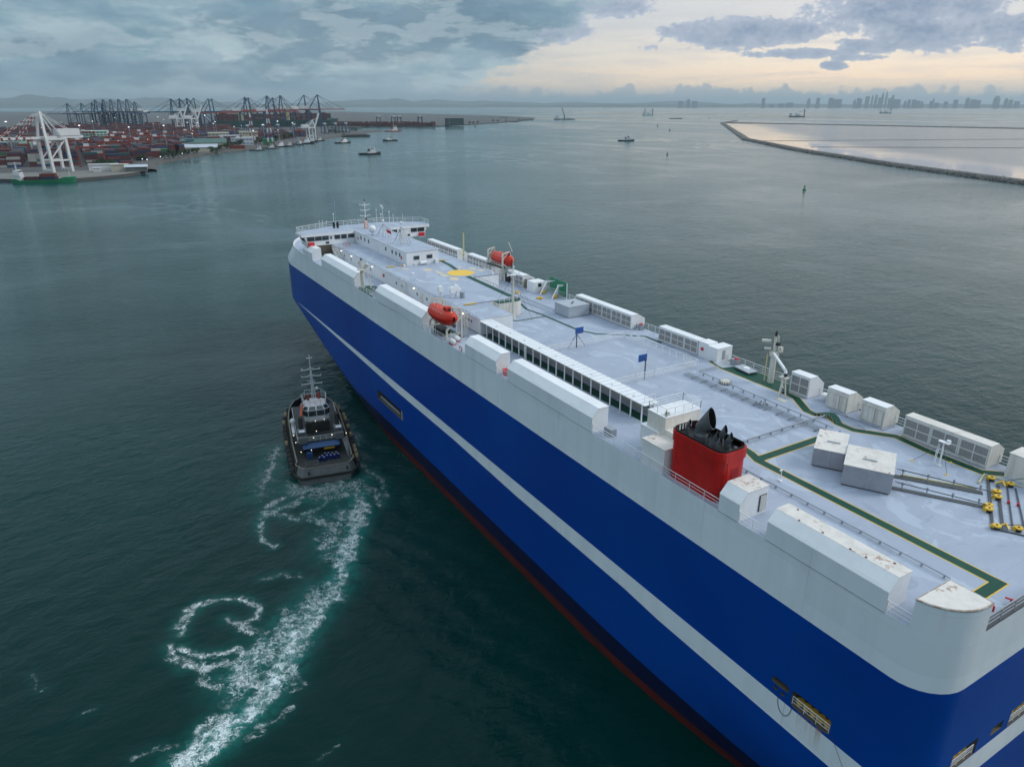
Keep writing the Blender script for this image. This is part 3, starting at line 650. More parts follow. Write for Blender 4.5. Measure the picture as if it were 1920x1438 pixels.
dcol = t.mix(t.m('MULTIPLY', t.m('MAXIMUM', sm1, sm2), .34), dcol, (.2, .22, .26))
dcol = t.mix(t.mr(t.noise(pos, 5, 3, .7), .35, .8, 0, .14), dcol, (.25, .25, .28))
t.put(b.inputs['Base Color'], dcol); t.put(b.inputs['Roughness'], t.m('SUBTRACT', .55, t.m('MULTIPLY', pud, .2)))
M['deck'] = dm
mb = MB(); mb.add(V, F); hull = mb.build('hull', [hm, M['dark'], dm], ship, center=False)
me = hull.data; mi = [0]*len(me.polygons); mi[-1] = 2; me.polygons.foreach_set('material_index', mi)
bm = bmesh.new(); bm.from_mesh(me); bmesh.ops.recalc_face_normals(bm, faces=bm.faces); bm.to_mesh(me); bm.free()
# openings cut into the plating
def cut(target, boxes):
    mb = MB()
    for bx in boxes:
        if bx[0] == 'S': mb.exx_side = 1; prof = bx[1]; n = len(prof); y0, y1 = bx[2], bx[3]; mb.add([(a_, y0, c_) for a_, c_ in prof]+[(a_, y1, c_) for a_, c_ in prof], [(i, (i+1) % n, (i+1) % n+n, i+n) for i in range(n)]+[tuple(range(n-1,-1,-1)), tuple(range(n, 2*n))])
        else: mb.exx(bx[1], bx[2], bx[3])
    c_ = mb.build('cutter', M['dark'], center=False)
    bm = bmesh.new(); bm.from_mesh(c_.data); bmesh.ops.recalc_face_normals(bm, faces=bm.faces); bm.to_mesh(c_.data); bm.free()
    c_.location = (0, 0, 0); target.location = (0, 0, 0); target.parent = None
    md = target.modifiers.new('b', 'BOOLEAN'); md.operation = 'DIFFERENCE'; md.object = c_; md.solver = 'EXACT'; md.material_mode = 'TRANSFER'
    dg = bpy.context.evaluated_depsgraph_get(); nm = bpy.data.meshes.new_from_object(target.evaluated_get(dg))
    target.modifiers.clear(); target.data = nm; target.parent = ship; target.location = -Vector(ship.location)
    bpy.data.objects.remove(c_)
def rr(x0, z0, x1, z1, r_=.35, n=4):
    out = []
    for cx_, cz_, a0 in ((x1-r_, z1-r_, 0), (x0+r_, z1-r_, 90), (x0+r_, z0+r_, 180), (x1-r_, z0+r_, 270)):
        for i in range(n+1): an = R(a0+90*i/n); out.append((cx_+r_*math.cos(an), cz_+r_*math.sin(an)))
    return out
cut(hull, [('S', rr(25.05,14.32,29.0,16.0,.4), YP+1, YP-4.2), ('S', rr(29.3,15.25,31.2,15.95,.33), YP+1, YP-1.6), ('S', rr(118.5,6.85,132.1,8.92,.2), YP+1, YP-2.4),
           ('S', rr(29.6,14.55,30.1,14.95,.2), YP+1, YP-.6), ('S', rr(30.4,14.6,30.9,15.0,.2), YP+1, YP-.6),
           ('X', [(-54.9,14.1),(-54.9,15.9),(-51.2,15.9),(-51.2,14.1)], XT-1, XT+3.5), ('X', [(-58.9,14.7),(-58.9,15.6),(-57.1,15.6),(-57.1,14.7)], XT-1, XT+2), ('X', [(-64.4,14.1),(-64.4,15.9),(-60.0,15.9),(-60.0,14.1)], XT-1, XT+3.5)])
hull.data.polygons.foreach_set('use_smooth', [True]*len(hull.data.polygons)); hull.data.set_sharp_from_angle(angle=R(24))
def pt(mb, name, m_, par=None, **k): return mb.build(name, m_, par or ship, **k)
# quarter tower
def arcpts(x0, y0, x1, yin):
    r_ = 3.6; out = [(x1, y0)]
    for i in range(9, -1, -1): pass
    return out
hp = hull_half(28.6); corner = [(x_, YC+y_) for x_, y_ in hp if x_ <= 21.0 and YC+y_ > -50.25]
tp = [(XT, -50.2)]+corner+[(21.0, YP), (21.0, -50.2)]
mb = MB(); mb.prism(tp, 28.6, 31.05); o = pt(mb, 'quarter_tower', hm, center=False); o.location = -Vector(ship.location); o.data.polygons.foreach_set('use_smooth', [True]*len(o.data.polygons)); o.data.set_sharp_from_angle(angle=R(24))
mb = MB(); mb.prism([(x_+(.06 if x_ < 20.9 else -.05), y_-(.06 if y_ > -50 else -.06)) for x_, y_ in tp], 31.05, 31.12); pt(mb, 'tower_roof', M['rustroof'])
mb = MB()
for i, (a_, b_) in enumerate(zip(tp, tp[1:]+tp[:1])): mb.bar((*a_, 31.06), (*b_, 31.06), .09, .10)
pt(mb, 'tower_coaming', mat('rusty_edge', (.30,.22,.17), .7, var=.8, vscale=2.2, col2=(.55,.52,.5)))
# starboard quarter tower (mirror)
mt = [(x_, 2*YC-y_) for x_, y_ in tp]; mb = MB(); mb.prism(mt, 28.6, 31.05); pt(mb, 'quarter_tower', hm, center=False).location = -Vector(ship.location)
# midship bulwark curve at the bow
bl = [Vector((x_, YC+y_, 28.6)) for x_, y_ in hull_half(28.9) if x_ > 174]
mb = MB()
for a_, b_ in zip(bl, bl[1:]):
    k = min(1, (a_.x-174)/12); k2 = min(1, (b_.x-174)/12); n_ = Vector((0, -.12, 0))
    mb.add([a_, b_, b_+Vector((0,0,0.62*k2)), a_+Vector((0,0,0.62*k)), a_+n_, b_+n_, b_+n_+Vector((0,0,0.62*k2)), a_+n_+Vector((0,0,0.62*k))],
           [(0,1,2,3),(7,6,5,4),(3,2,6,7)])
    mb.bar(a_+Vector((0,0,0.62*k+.05)), b_+Vector((0,0,0.62*k2+.05)), .2, .1)
pt(mb, 'bow_bulwark', M['white'])
# deck markings --------------------------------------------------
Z1 = ZD+.006
def ribbon(mb, pts, w, z):
    pts = [Vector(q[:2]) for q in pts]; L = []; 
    for i, p in enumerate(pts):
        d0 = (p-pts[i-1]).normalized() if i else (pts[1]-p).normalized(); d1 = (pts[i+1]-p).normalized() if i < len(pts)-1 else d0
        n_ = Vector((-(d0+d1).y, (d0+d1).x)).normalized(); k = 1/max(.5, n_.dot(Vector((-d0.y, d0.x)))); L.append((p+n_*w/2*k, p-n_*w/2*k))
    for (a_, b_), (c_, d_) in zip(L, L[1:]): mb.add([(*a_, z), (*b_, z), (*d_, z), (*c_, z)], [(0,1,2,3)])
mb = MB(); mg = MB(); 
lanes = [[(48.2,-57.9),(46.2,-57.6),(44.6,-56.95),(20.45,-56.9)], [(44.8,-57.5),(44.8,-67.2)],
         [(56.3,-75.0),(54.1,-74.75),(50.7,-72.5),(49.6,-72.45),(48.4,-73.5),(46.1,-72.5),(44.2,-72.5),(40.7,-75.1),(36.8,-74.65),(31.1,-74.7),(29.6,-76.3)]]
for L in lanes: ribbon(mb, L, 1.22, Z1); ribbon(mg, L, 1.0, Z1+.005)
ribbon(mb, [(20.45,-57.5),(20.4,-53.9)], 1.12, Z1+.003); ribbon(mg, [(20.45,-57.42),(20.4,-53.9)], .9, Z1+.009)
ribbon(mg, [(44.8,-57.2),(44.8,-67.2)], .96, Z1+.008)
mb.add([(x_, y_, Z1) for x_, y_ in ((70.2,-75.3),(67.3,-74.45),(55.9,-74.4),(55.9,-78.1),(70.2,-78.1))], [(0,1,2,3,4)])
mg.add([(x_, y_, Z1+.005) for x_, y_ in ((70.2,-75.42),(67.3,-74.6),(55.9,-74.55),(55.9,-78.05),(70.2,-78.05))], [(0,1,2,3,4)])
pt(mb, 'lane_border', M['yellow']); pt(mg, 'green_lane', M['green'])
mb = MB(); mb.add([(x_, y_, Z1+.011) for x_, y_ in ((69.6,-75.6),(67.1,-75.0),(66.5,-77.6),(69.6,-78))], [(0,1,2,3)]); pt(mb, 'pale_patch', M['bluegrey'])
mb = MB(); ribbon(mb, [(112.2,-68.6),(108.3,-67.4),(103.6,-67.9),(92.8,-68.0),(89.6,-69.2),(86.8,-72.6),(84.2,-75.4),(80.3,-75.3)], .55, Z1)
ribbon(mb, [(105.3,-60.4),(102.6,-61.8),(102.5,-67.7)], .45, Z1+.004); ribbon(mb, [(140,-49.4),(99,-49.4)], .9, Z1)
ribbon(mb, [(99.2,-53.6),(58.2,-53.6)], 1.5, Z1+.003)
pt(mb, 'green_lane', M['green'])
# light arch over the cable run (footbridge lane)
mb = MB(); mb.add([], [])
for k in range(8):
    u, v = k/8, (k+1)/8; a_, b_ = Vector((49.6,-72.45,0)).lerp(Vector((46.2,-72.5,0)), u), Vector((49.6,-72.45,0)).lerp(Vector((46.2,-72.5,0)), v)
    bw = lambda u_: -.75*math.sin(u_*math.pi)
    z0, z1 = ZD+.45*math.sin(u*math.pi), ZD+.45*math.sin(v*math.pi)
    mb.add([(a_.x, a_.y-.5+bw(u), z0+.03), (b_.x, b_.y-.5+bw(v), z1+.03), (b_.x, b_.y+.5+bw(v), z1+.03), (a_.x, a_.y+.5+bw(u), z0+.03)], [(3,2,1,0)])
pt(mb, 'footbridge', M['green'])
mb = MB()
for k in range(10):
    x_ = 49.4-k*.33; u = k/9; yy = -72.0-.75*math.sin(u*math.pi); mb.bar((x_, yy, ZD), (x_, yy, ZD+.45*math.sin(u*math.pi)+.06), .05)
split(mb, 'footbridge_leg', M['paley'], ship)
# port vent housings ---------------------------------------------
def port_housing(x0, x1, yin=-48.2, outer=hm, roofm=M['roof'], zt=31.35, rust=False):
    # outer side continues the hull plating, chamfered shoulder, flat top
    root = MB(); prof = [(YP, ZD),(YP, 30.4),(-46.8, zt),(yin, zt),(yin, ZD)]; root.exx(prof, x0, x1)
    o = pt(root, 'vent_housing', M['white'])
    r2 = MB(); r2.add([(x0-.04, YP+.02, 30.37),(x1+.04, YP+.02, 30.37),(x1+.04, -46.8, zt+.03),(x0-.04, -46.8, zt+.03)], [(0,1,2,3)]); r2.add([(x0-.04,YP-.02,30.35),(x1+.04,YP-.02,30.35),(x1+.04,-46.8,zt+.001),(x0-.04,-46.8,zt+.001)], [(3,2,1,0)])
    r2.build('shoulder_plate', M['roof'], o)
    r3 = MB(); r3.box(x0-.05, yin-.05, zt+.003, x1+.05, -46.8, zt+.05); r3.build('roof_plate', M['rustroof'] if rust else M['roof'], o)
    r4 = MB(); r4.box(x0, YP-.01, ZD+.01, x1, YP+.012, 30.36); q = r4.build('side_plate', hm, o, center=False); q.location = -WP[o.name]
    r5 = MB(); r5.bar((x0, YP+.02, ZD), (x1, YP+.02, ZD), .06, .05); r5.build('weld_seam', M['grey'], o)
    return o
for a_ in ((164.4,141.5,False),(129.07,107.04,False),(91.2,81.72,False),(78.49,59.3,False)): port_housing(a_[1], a_[0], rust=a_[2])
port_housing(22.91, 34.09, -48.4, rust=True)
port_housing(172.0, 180.0)
o = port_housing(37.22, 39.62, -49.5, rust=True)
mb = MB(); mb.box(37.16, -49.35, 28.9, 37.20, -48.4, 30.6); mb.build('louvre_door', M['gap'], o)
mb = MB()
for k in range(14): mb.box(37.10, -49.25, 28.98+k*.115, 37.17, -48.5, 29.03+k*.115)
mb.build('slat', M['slat'], o, kind='stuff')
mb = MB()
for x_, y_ in ((31.8,-46.85),(29.6,-47.0),(27.0,-46.85),(25.7,-46.95),(33,-48.2),(24.1,-48.1)): mb.obox((x_, y_, 31.4), .16, .1, .07)
split(mb, 'rusty_lug', mat('rust', (.16,.06,.025), .9), ship)
# starboard louvred housings --------------------------------------
def stb_housing(x0, x1, zt=31.15, panels=3, slats=11, ind=True, yin=-75.8, doors=False, rust=False):
    mb = MB(); prof = [(yin, ZD+.05),(yin, zt),(yin-1.45, zt),(YS-.55, 30.2),(YS-.55, ZD+.05)]; mb.exx(prof, x0, x1)
    o = pt(mb, 'vent_housing', M['rustwall'] if rust or doors else M['white'])
    r = MB(); r.box(x0-.04, yin-1.45, zt+.003, x1+.04, yin+.04, zt+.04); r.build('roof_plate', M['rustroof'] if rust else M['roof'], o)
    L = x1-x0
    if doors:
        mb = MB()
        for a_, b_, h in ((x1-.35, x1-1.9, 1.75), (x0+.25+.8, x0+.25, 1.55)):
            pass
        for xa, xb in ((x1-.3, x1-1.0), (x1-1.03, x1-1.73)):
            d_ = MB(); d_.box(xb, yin+.01, ZD+.28, xa, yin+.06, zt-.55); d_.build('door', M['rustwall'], o)
        d_ = MB(); d_.box(x0+.25, yin+.01, ZD+.2, x0+.8, yin+.08, zt-.55); dd_ = d_.build('door', M['rustwall'], o)
        f = MB(); f.bar((x1-.25, yin+.05, zt-.5), (x0+.15, yin+.05, zt-.5), .05); f.bar((x0+.85, yin+.05, zt-.5), (x0+.85, yin+.05, ZD+.2), .05)
        f.bar((x0+.2, yin+.06, zt-.5), (x0+.2, yin+.06, ZD+.2), .06); f.bar((x1-.25, yin+.05, zt-.5), (x1-.25, yin+.05, ZD+.2), .05); f.bar((x1-1.78, yin+.06, zt-.5), (x1-1.78, yin+.06, ZD+.2), .05)
        for zz in (ZD+.5, ZD+1.2, ZD+1.8): f.bar((x0+.78, yin+.09, zz), (x0+.92, yin+.09, zz), .07)
        f.build('door_frame', M['mast'], o); return o
    pw = L/panels
    for p_ in range(panels):
        xa, xb = x0+p_*pw+.12, x0+(p_+1)*pw-.12
        g = MB(); g.box(xa, yin+.002, ZD+.3, xb, yin+.012, zt-.3); g.build('grille', M['gap'], o)
        f = MB(); mid = (xa+xb)/2; zm = (ZD+.3+zt-.3)/2
        for zz in (ZD+.3, zm, zt-.3): f.box(xa-.03, yin+.012, zz-.05, xb+.03, yin+.06, zz+.05)
        for xx in (xa, mid, xb): f.box(xx-.045, yin+.012, ZD+.28, xx+.045, yin+.065, zt-.28)
        f.build('grille_frame', M['slat'], o)
        hh = (zm-.05-(ZD+.35)); allm = MB()
        for cx0, cx1 in ((xa+.045, mid-.045), (mid+.045, xb-.045)):
            for z0 in (ZD+.35, zm+.05):
                for k in range(slats):
                    zc = z0+hh*(k+.5)/slats; s_ = MB() if ind else allm
                    s_.add([(cx0, yin+.02, zc+hh/slats*.12), (cx1, yin+.02, zc+hh/slats*.12), (cx1, yin+.04, zc+hh/slats*.06), (cx0, yin+.04, zc+hh/slats*.06),
                            (cx0, yin+.02, zc-hh/slats*.12), (cx1, yin+.02, zc-hh/slats*.12), (cx1, yin+.04, zc-hh/slats*.18), (cx0, yin+.04, zc-hh/slats*.18)],
                           [(3,2,1,0),(4,5,6,7),(0,1,5,4),(1,2,6,5),(2,3,7,6),(3,0,4,7)])
                    if ind: s_.build('slat', M['slat'], o)
        if not ind: allm.build('slat', M['slat'], o, kind='stuff')
    mb = MB(); mb.box(x0, yin-.0, ZD, x1, yin+.14, ZD+.09); mb.build('sill', M['pipe'], o)
    return o
stb_housing(31.24, 40.47, panels=3, slats=8, rust=True)
stb_housing(53.23, 56.1, zt=31.4, panels=1, slats=8)
stb_housing(47.64, 50.58, doors=True); stb_housing(42.82, 45.85, doors=True)
stb_housing(73.0, 81.63, zt=30.95, panels=3, slats=8, ind=False)
stb_housing(88.48, 104.5, zt=31.05, panels=6, slats=8, ind=False)
stb_housing(123.2, 129.5, zt=31.0, panels=2, slats=6, ind=False)
stb_housing(136.5, 148.2, zt=31.4, panels=4, slats=6, ind=False)
stb_housing(153.4, 170.5, zt=31.4, panels=7, slats=6, ind=False)
mb = MB(); mb.box(25.2, YS, ZD, 29.47, -75.8, 31.2); o = pt(mb, 'winch_house', M['rustwall']); mb = MB(); mb.box(25.1, YS-.05, 31.2, 29.55, -75.75, 31.26); mb.build('roof_plate', M['rustroof'], o)
# white locker with hose reel, steps, bins
mb = MB(); mb.box(69.1, -78.9, ZD, 71.0, -75.9, 30.7); mb.box(71.0, -77.8, ZD, 72.9, -75.9, 30.9); o = pt(mb, 'hose_locker', M['white'])
mb = MB(); mb.box(69.05, -78.95, 30.7, 71.0, -75.85, 30.74); mb.box(71.0,-77.85,30.9,72.95,-75.85,30.94); mb.build('roof_plate', M['roof'], o)
mb = MB(); mb.cyl((72.1, -75.9, 29.9), (72.1, -75.75, 29.9), .26, n=14); mb.build('hose_reel', M['redsm'], o)
mb = MB(); mb.box(69.07, -77.5, 28.9, 69.1, -76.9, 30.3); mb.box(69.06, -77.3, 29.5, 69.08, -77.1, 29.7); mb.build('door', M['mesh'], o)
for bx in ((66.6,-78.0),(87.2,-77.6)):
    mb = MB(); mb.box(bx[0], bx[1], ZD, bx[0]+1.1, bx[1]+.8, ZD+.85); o = pt(mb, 'refuse_bin', M['grey'])
    mb = MB(); mb.box(bx[0]+.1, bx[1]+.2, ZD+.85, bx[0]+.6, bx[1]+.6, ZD+1.05); mb.build('bin_lid', M['redsm'], o)
# white round vents
mb = MB(); mb.lathe((51.75, -77.2, ZD), [(.32,0),(.32,.35),(.55,.4),(.55,.85),(.42,.95),(.3,1.0),(.05,1.02)], 14); pt(mb, 'mushroom_vent', M['white'])
mb = MB(); mb.lathe((62.55, -70.8, ZD), [(.62,.05),(.78,.1),(.78,.3),(.7,.42),(.45,.5),(.05,.52)], 16); o = pt(mb, 'round_hatch', M['mast'])
mb = MB()
for k in range(14): an = k*math.pi/7; mb.bar((62.55+.78*math.cos(an), -70.8+.78*math.sin(an), ZD+.0), (62.55+.74*math.cos(an), -70.8+.74*math.sin(an), ZD+.42), .07)
mb.build('hatch_clip', mat('maroon_clip', (.2,.07,.06), .6), o)
mb = MB(); mb.obox((64.5, -76.9, ZD+.25), 3.1, 1.7, .14, R(-8)); o = pt(mb, 'raised_hatch', M['bluegrey'])
mb = MB(); mb.obox((64.5, -76.9, ZD), 2.8, 1.4, .25, R(-8)); mb.build('coaming', M['dgrey'], o)
mb = MB(); mb.lathe((64.5, -77.0, ZD+.39), [(.5,0),(.45,.12),(.4,.16),(.03,.17)], 12); mb.bar((63.5,-76.7,ZD+.4),(63.5,-76.7,ZD+.75),.09); mb.bar((65.4,-77,ZD+.4),(65.4,-77,ZD+.7),.09); mb.build('hatch_cap', M['roof'], o)
# grey equipment casings
def casing(x_, y_, lu, lv, h, ang, m_=None, roofm=None, seam=True):
    u = Vector((math.cos(ang), math.sin(ang), 0)); v = Vector((-u.y, u.x, 0)); v = v if v.y < 0 else -v
    p = Vector((x_, y_, 0)); pts = [p, p+u*lu, p+u*lu+v*lv, p+v*lv]
    mb = MB(); mb.prism([(q.x, q.y) for q in pts], ZD+.14, ZD+h); o = pt(mb, 'machinery_casing', m_ or M['grey'])
    mb = MB(); c_ = sum(pts, Vector())/4; mb.prism([((q-c_)*1.012+c_).to_2d()[:] for q in pts], ZD+h+.002, ZD+h+.04); mb.build('roof_plate', roofm or M['rustroof'], o)
    mb = MB(); mb.prism([((q-c_)*.95+c_).to_2d()[:] for q in pts], ZD, ZD+.14); mb.build('plinth', M['black'], o)
    mb = MB(); q = p+u*lu*.52-v*.01; mb.bar((q.x, q.y, ZD+.14), (q.x, q.y, ZD+h), .05); mb.build('seam_strip', M['bluegrey'], o)
    mb = MB(); q = p+u*lu*.35+v*lv*.42; mb.bar((*q.to_2d(), ZD+h+.1), (*(q+u*1.3).to_2d(), ZD+h+.1), .16, .12); mb.build('roof_vent', M['bluegrey'], o)
    return o
casing(41.0, -60.8, 3.0, 5.3, 2.05, math.atan2(-.515, -.857)); casing(36.87, -59.9, 4.43, 5.05, 2.25, math.atan2(-.505, -.863))
gb = MB(); gb.box(99.3, -75.1, ZD+.1, 103.7, -70.6, 30.6); o = pt(gb, 'machinery_casing', M['bluegrey'])
gb = MB(); gb.box(99.25, -75.15, 30.603, 103.75, -70.55, 30.64); gb.build('roof_plate', M['bluegrey'], o); gb = MB(); gb.box(99.6,-74.9,ZD,103.5,-70.9,ZD+.1); gb.build('plinth', M['black'], o)
gb = MB(); gb.bar((101, -72.4, 30.7), (101.9, -73.4, 30.7), .18); gb.build('roof_vent', M['dgrey'], o)
# railings ---------------------------------------------------------
def rail(pts, h=1.05, n=3, sp=2.0, m_='white', r_=.035, name='railing', par=None, base=ZD, post=.045):
    mb = MB(); pts = [Vector(q) if len(q) == 3 else Vector((*q, base)) for q in pts]
    for a_, b_ in zip(pts, pts[1:]):
        for k in range(1, n+1): mb.bar(a_+Vector((0,0,h*k/n)), b_+Vector((0,0,h*k/n)), r_*1.6 if k == n else r_)
        kk = max(1, int((b_-a_).length/sp+.5))
        for i in range(kk+1): q = a_.lerp(b_, i/kk); mb.bar(q, q+Vector((0,0,h)), post)
    return mb.build(name, M[m_], par or ship)
for x0, x1 in ((22.9,21.0),(37.2,34.1),(59.3,39.65),(81.7,78.5),(107.0,91.2),(141.5,129.1)): rail([(x1, YP-.12),(x0, YP-.12)], sp=1.9)
for x0, x1 in ((29.5,31.2),(40.5,42.8),(45.9,47.6),(50.6,53.2),(56.1,69.0),(72.9,73.0),(81.7,88.4),(104.6,123.1),(129.6,136.4),(148.3,153.3)):
    if x1-x0 > .3: rail([(x0, YS+.1),(x1, YS+.1)], sp=1.7)
rail([(XT+.15,-50.4),(XT+.15,-73.8)], m_='grey', r_=.06, post=.08, h=1.1); 
mb = MB(); mb.box(XT+.0, -73.9, ZD+.002, XT+.7, -50.3, ZD+.10); pt(mb, 'transom_coaming', M['dgrey'])
# pipes -------------------------------------------------------------
mb = MB()
for k in range(4): y_ = -68.0-k*.32; mb.tube([(67.8,y_,ZD+.25),(54.5,y_,ZD+.25),(53.5,y_-.35,ZD+.25),(45.5-k*.1,y_-.35,ZD+.25)], .045)
mb.tube([(67.3,-74.3,ZD+.35),(67.35,-70.7,ZD+.35),(67.2,-70.45,ZD+.35),(45.4,-70.3,ZD+.35)], .06); mb.tube([(67.0,-74.3,ZD+.35),(67.0,-70.9,ZD+.35),(66.9,-70.75,ZD+.35)], .05)
pt(mb, 'pipework', M['pipe']); mb = MB(); mb.tube([(48.3,-58.6,ZD+.3),(48.4,-68.9,ZD+.32),(48.2,-72.6,ZD+.32)], .085); mb.tube([(47.75,-58.9,ZD+.3),(47.8,-68.4,ZD+.3)], .05)
pt(mb, 'pipework', M['pipe']); mb = MB(); mb.tube([(69.2,-55.4,ZD+.25),(44.0,-53.75,ZD+.3),(22.6,-53.78,ZD+.3)], .055); mb.tube([(44,-53.9,ZD+.2),(22.6,-53.95,ZD+.2)], .04)
pt(mb, 'pipework', M['pipe']); mb = MB(); mb.tube([(43.0,-72.9,ZD+.35),(48.0,-75.3,ZD+.35)], .05); mb.tube([(42.4,-77.5,ZD+.12),(42.4,-75.2,ZD+.12),(49.2,-74.9,ZD+.12)], .06)
pt(mb, 'pipework', M['pipe']); mb = MB(); mb.tube([(118,-69.3,ZD+.2),(104.6,-70.0,ZD+.2)], .06); mb.tube([(118,-71.2,ZD+.2),(104.2,-71.2,ZD+.2)], .06)
pt(mb, 'pipework', M['pipe'])
mb = MB(); rnd = random.Random(4)
for k in range(26):
    x_ = 44.5+k*.9; 
    if k % 2 == 0 and x_ < 67: mb.obox((x_, -70.3, ZD), .08, .2, .38); mb.obox((x_, -68.7, ZD), .07, 1.3, .2)
for k in range(12): mb.obox((23+k*1.85, -53.8, ZD), .08, .22, .34)
for k in range(7): mb.obox((48.3, -59.4-k*1.9, ZD), .2, .07, .34)
for k in range(16): mb.obox((55.5-rnd.random()*1.6, -68.3-rnd.random()*1.2, ZD+.15), .14, .14, .3)
split(mb, 'pipe_support', M['pipe'], ship)
# canopy over the covered walkway -------------------------------------
can = MB(); can.box(57.9, -54.7, 30.92, 98.7, -52.45, 31.0); can.add([(98.7,-54.7,31),(100.4,-54.7,31.0),(98.7,-52.45,31.0)], [(0,1,2)]); canopy = pt(can, 'canopy_roof', M['roof'])
mb = MB()
for k in range(40): x_ = 58.6+k*1.01; mb.box(x_-.02, -54.68, 31.001, x_+.02, -52.47, 31.025)
split(mb, 'roof_batten', M['bluegrey'], canopy)
for k in range(9):
    mb = MB(); mb.lathe((61+k*4.2, -53.4, 31.03), [(.14,0),(.16,.1),(.04,.16)], 8); mb.build('deck_lamp', M['white'], canopy)
for k in range(21):
    x_ = 58.5+k*2.005; mb = MB(); mb.box(x_-.06, -52.68, ZD, x_+.06, -52.54, 30.92); pt(mb, 'canopy_post', M['white'])
    if k < 20:
        mb = MB(); mb.box(x_+.09, -54.6, ZD+.75, x_+1.91, -54.55, 30.75); o = pt(mb, 'mesh_panel', M['mesh'])
        mb = MB(); 
        for a_, b_ in (((x_+.09,ZD+.75),(x_+1.91,ZD+.75)),((x_+.09,30.75),(x_+1.91,30.75)),((x_+.09,ZD+.75),(x_+.09,30.75)),((x_+1.91,ZD+.75),(x_+1.91,30.75)),((x_+.09,ZD+1.2),(x_+1.91,ZD+1.2))): mb.bar((a_[0],-54.52,a_[1]),(b_[0],-54.52,b_[1]),.05)
        mb.build('panel_frame', M['dgrey'], o)
mb = MB(); mb.box(58.3,-54.62,ZD+.0,98.6,-54.56,ZD+.72); pt(mb, 'walkway_kick_plate', M['grey'])
mb = MB(); mb.box(58.4,-52.62,30.80,98.7,-52.58,30.92); pt(mb, 'canopy_beam', M['white'])
mb = MB(); mb.bar((58.5,-54.3,ZD+.9),(98.5,-54.3,ZD+.9),.06); pt(mb, 'handrail', M['paley'])
mb = MB(); mb.bar((84.3,-52.45,ZD),(84.3,-52.45,31.1),.07); mb.bar((84.75,-52.45,ZD),(84.75,-52.45,31.1),.07)
for k in range(8): mb.bar((84.3,-52.45,ZD+.3*k+.2),(84.75,-52.45,ZD+.3*k+.2),.04)
pt(mb, 'ladder', M['white'])
# play court fences ----------------------------------------------------
rail([(85.3,-55.0),(85.35,-72.0)], h=1.15, n=2, sp=2.1, name='court_fence'); rail([(85.35,-72.0),(69.0,-72.0)], h=1.2, n=3, sp=1.45, name='court_fence', r_=.05, post=.08)
rail([(69.0,-72.0),(69.2,-55.0)], h=1.15, n=2, sp=2.1, name='court_fence'); rail([(71.0,-71.2),(69.4,-71.2)], h=1.3, n=4, sp=.5, name='court_gate')
nm_ = bpy.data.materials.new('court_net'); nm_.use_nodes = True; t = NT(nm_.node_tree); b = t.n['Principled BSDF']; b.inputs['Base Color'].default_value = (.75,.76,.80,1); b.inputs['Alpha'].default_value = .22
for (xa, ya, xb, yb) in ((85.3,-55,85.35,-72),(69.0,-72,69.2,-55)):
    mb = MB(); mb.bar((xa, ya, ZD+.6), (xb, yb, ZD+.6), .012, 1.05); pt(mb, 'court_net', nm_)
def hoop(x_, face, lab):
    h = thing('basketball_hoop', (x_, -62.35, ZD), lab, 'basketball hoop', 'basketball hoops on the deck court')
    mb = MB(); mb.bar((x_,-62.35,ZD),(x_,-62.35,ZD+2.95),.13); mb.bar((x_,-62.35,ZD+2.9),(x_+face*.55,-62.35,ZD+2.95),.10); mb.build('post', M['dgrey'], h)
    mb = MB(); bxx = x_+face*.6; mb.box(min(bxx,bxx+face*.05), -63.1, ZD+2.45, max(bxx,bxx+face*.05), -61.6, ZD+3.45); mb.build('backboard', M['blue'], h)
    mb = MB()
    for k in range(10):
        a1, a2 = k*math.pi/5, (k+1)*math.pi/5; mb.bar((bxx+face*(.3+.22*math.cos(a1)), -62.35+.22*math.sin(a1), ZD+2.65), (bxx+face*(.3+.22*math.cos(a2)), -62.35+.22*math.sin(a2), ZD+2.65), .03)
    mb.build('ring', M['orange'], h)
    mb = MB()
    for s_ in (-1, 1): mb.bar((x_,-62.35,ZD+2.2),(x_-face*.05,-62.35+s_*1.65,ZD+1.3 if face > 0 else ZD+.05),.07); 
    if face > 0:
        for s_ in (-1, 1): mb.bar((x_-face*.05,-62.35+s_*1.65,ZD+1.3),(x_-face*.05,-62.35+s_*1.65,ZD),.08)
    mb.build('brace', M['mast'] if face > 0 else M['dgrey'], h)
hoop(85.35, -1, 'forward basketball hoop whose blue backboard shows its plain back, by the front court fence')
hoop(69.3, 1, 'aft basketball hoop with blue backboard on rusty legs nearest the red funnel')
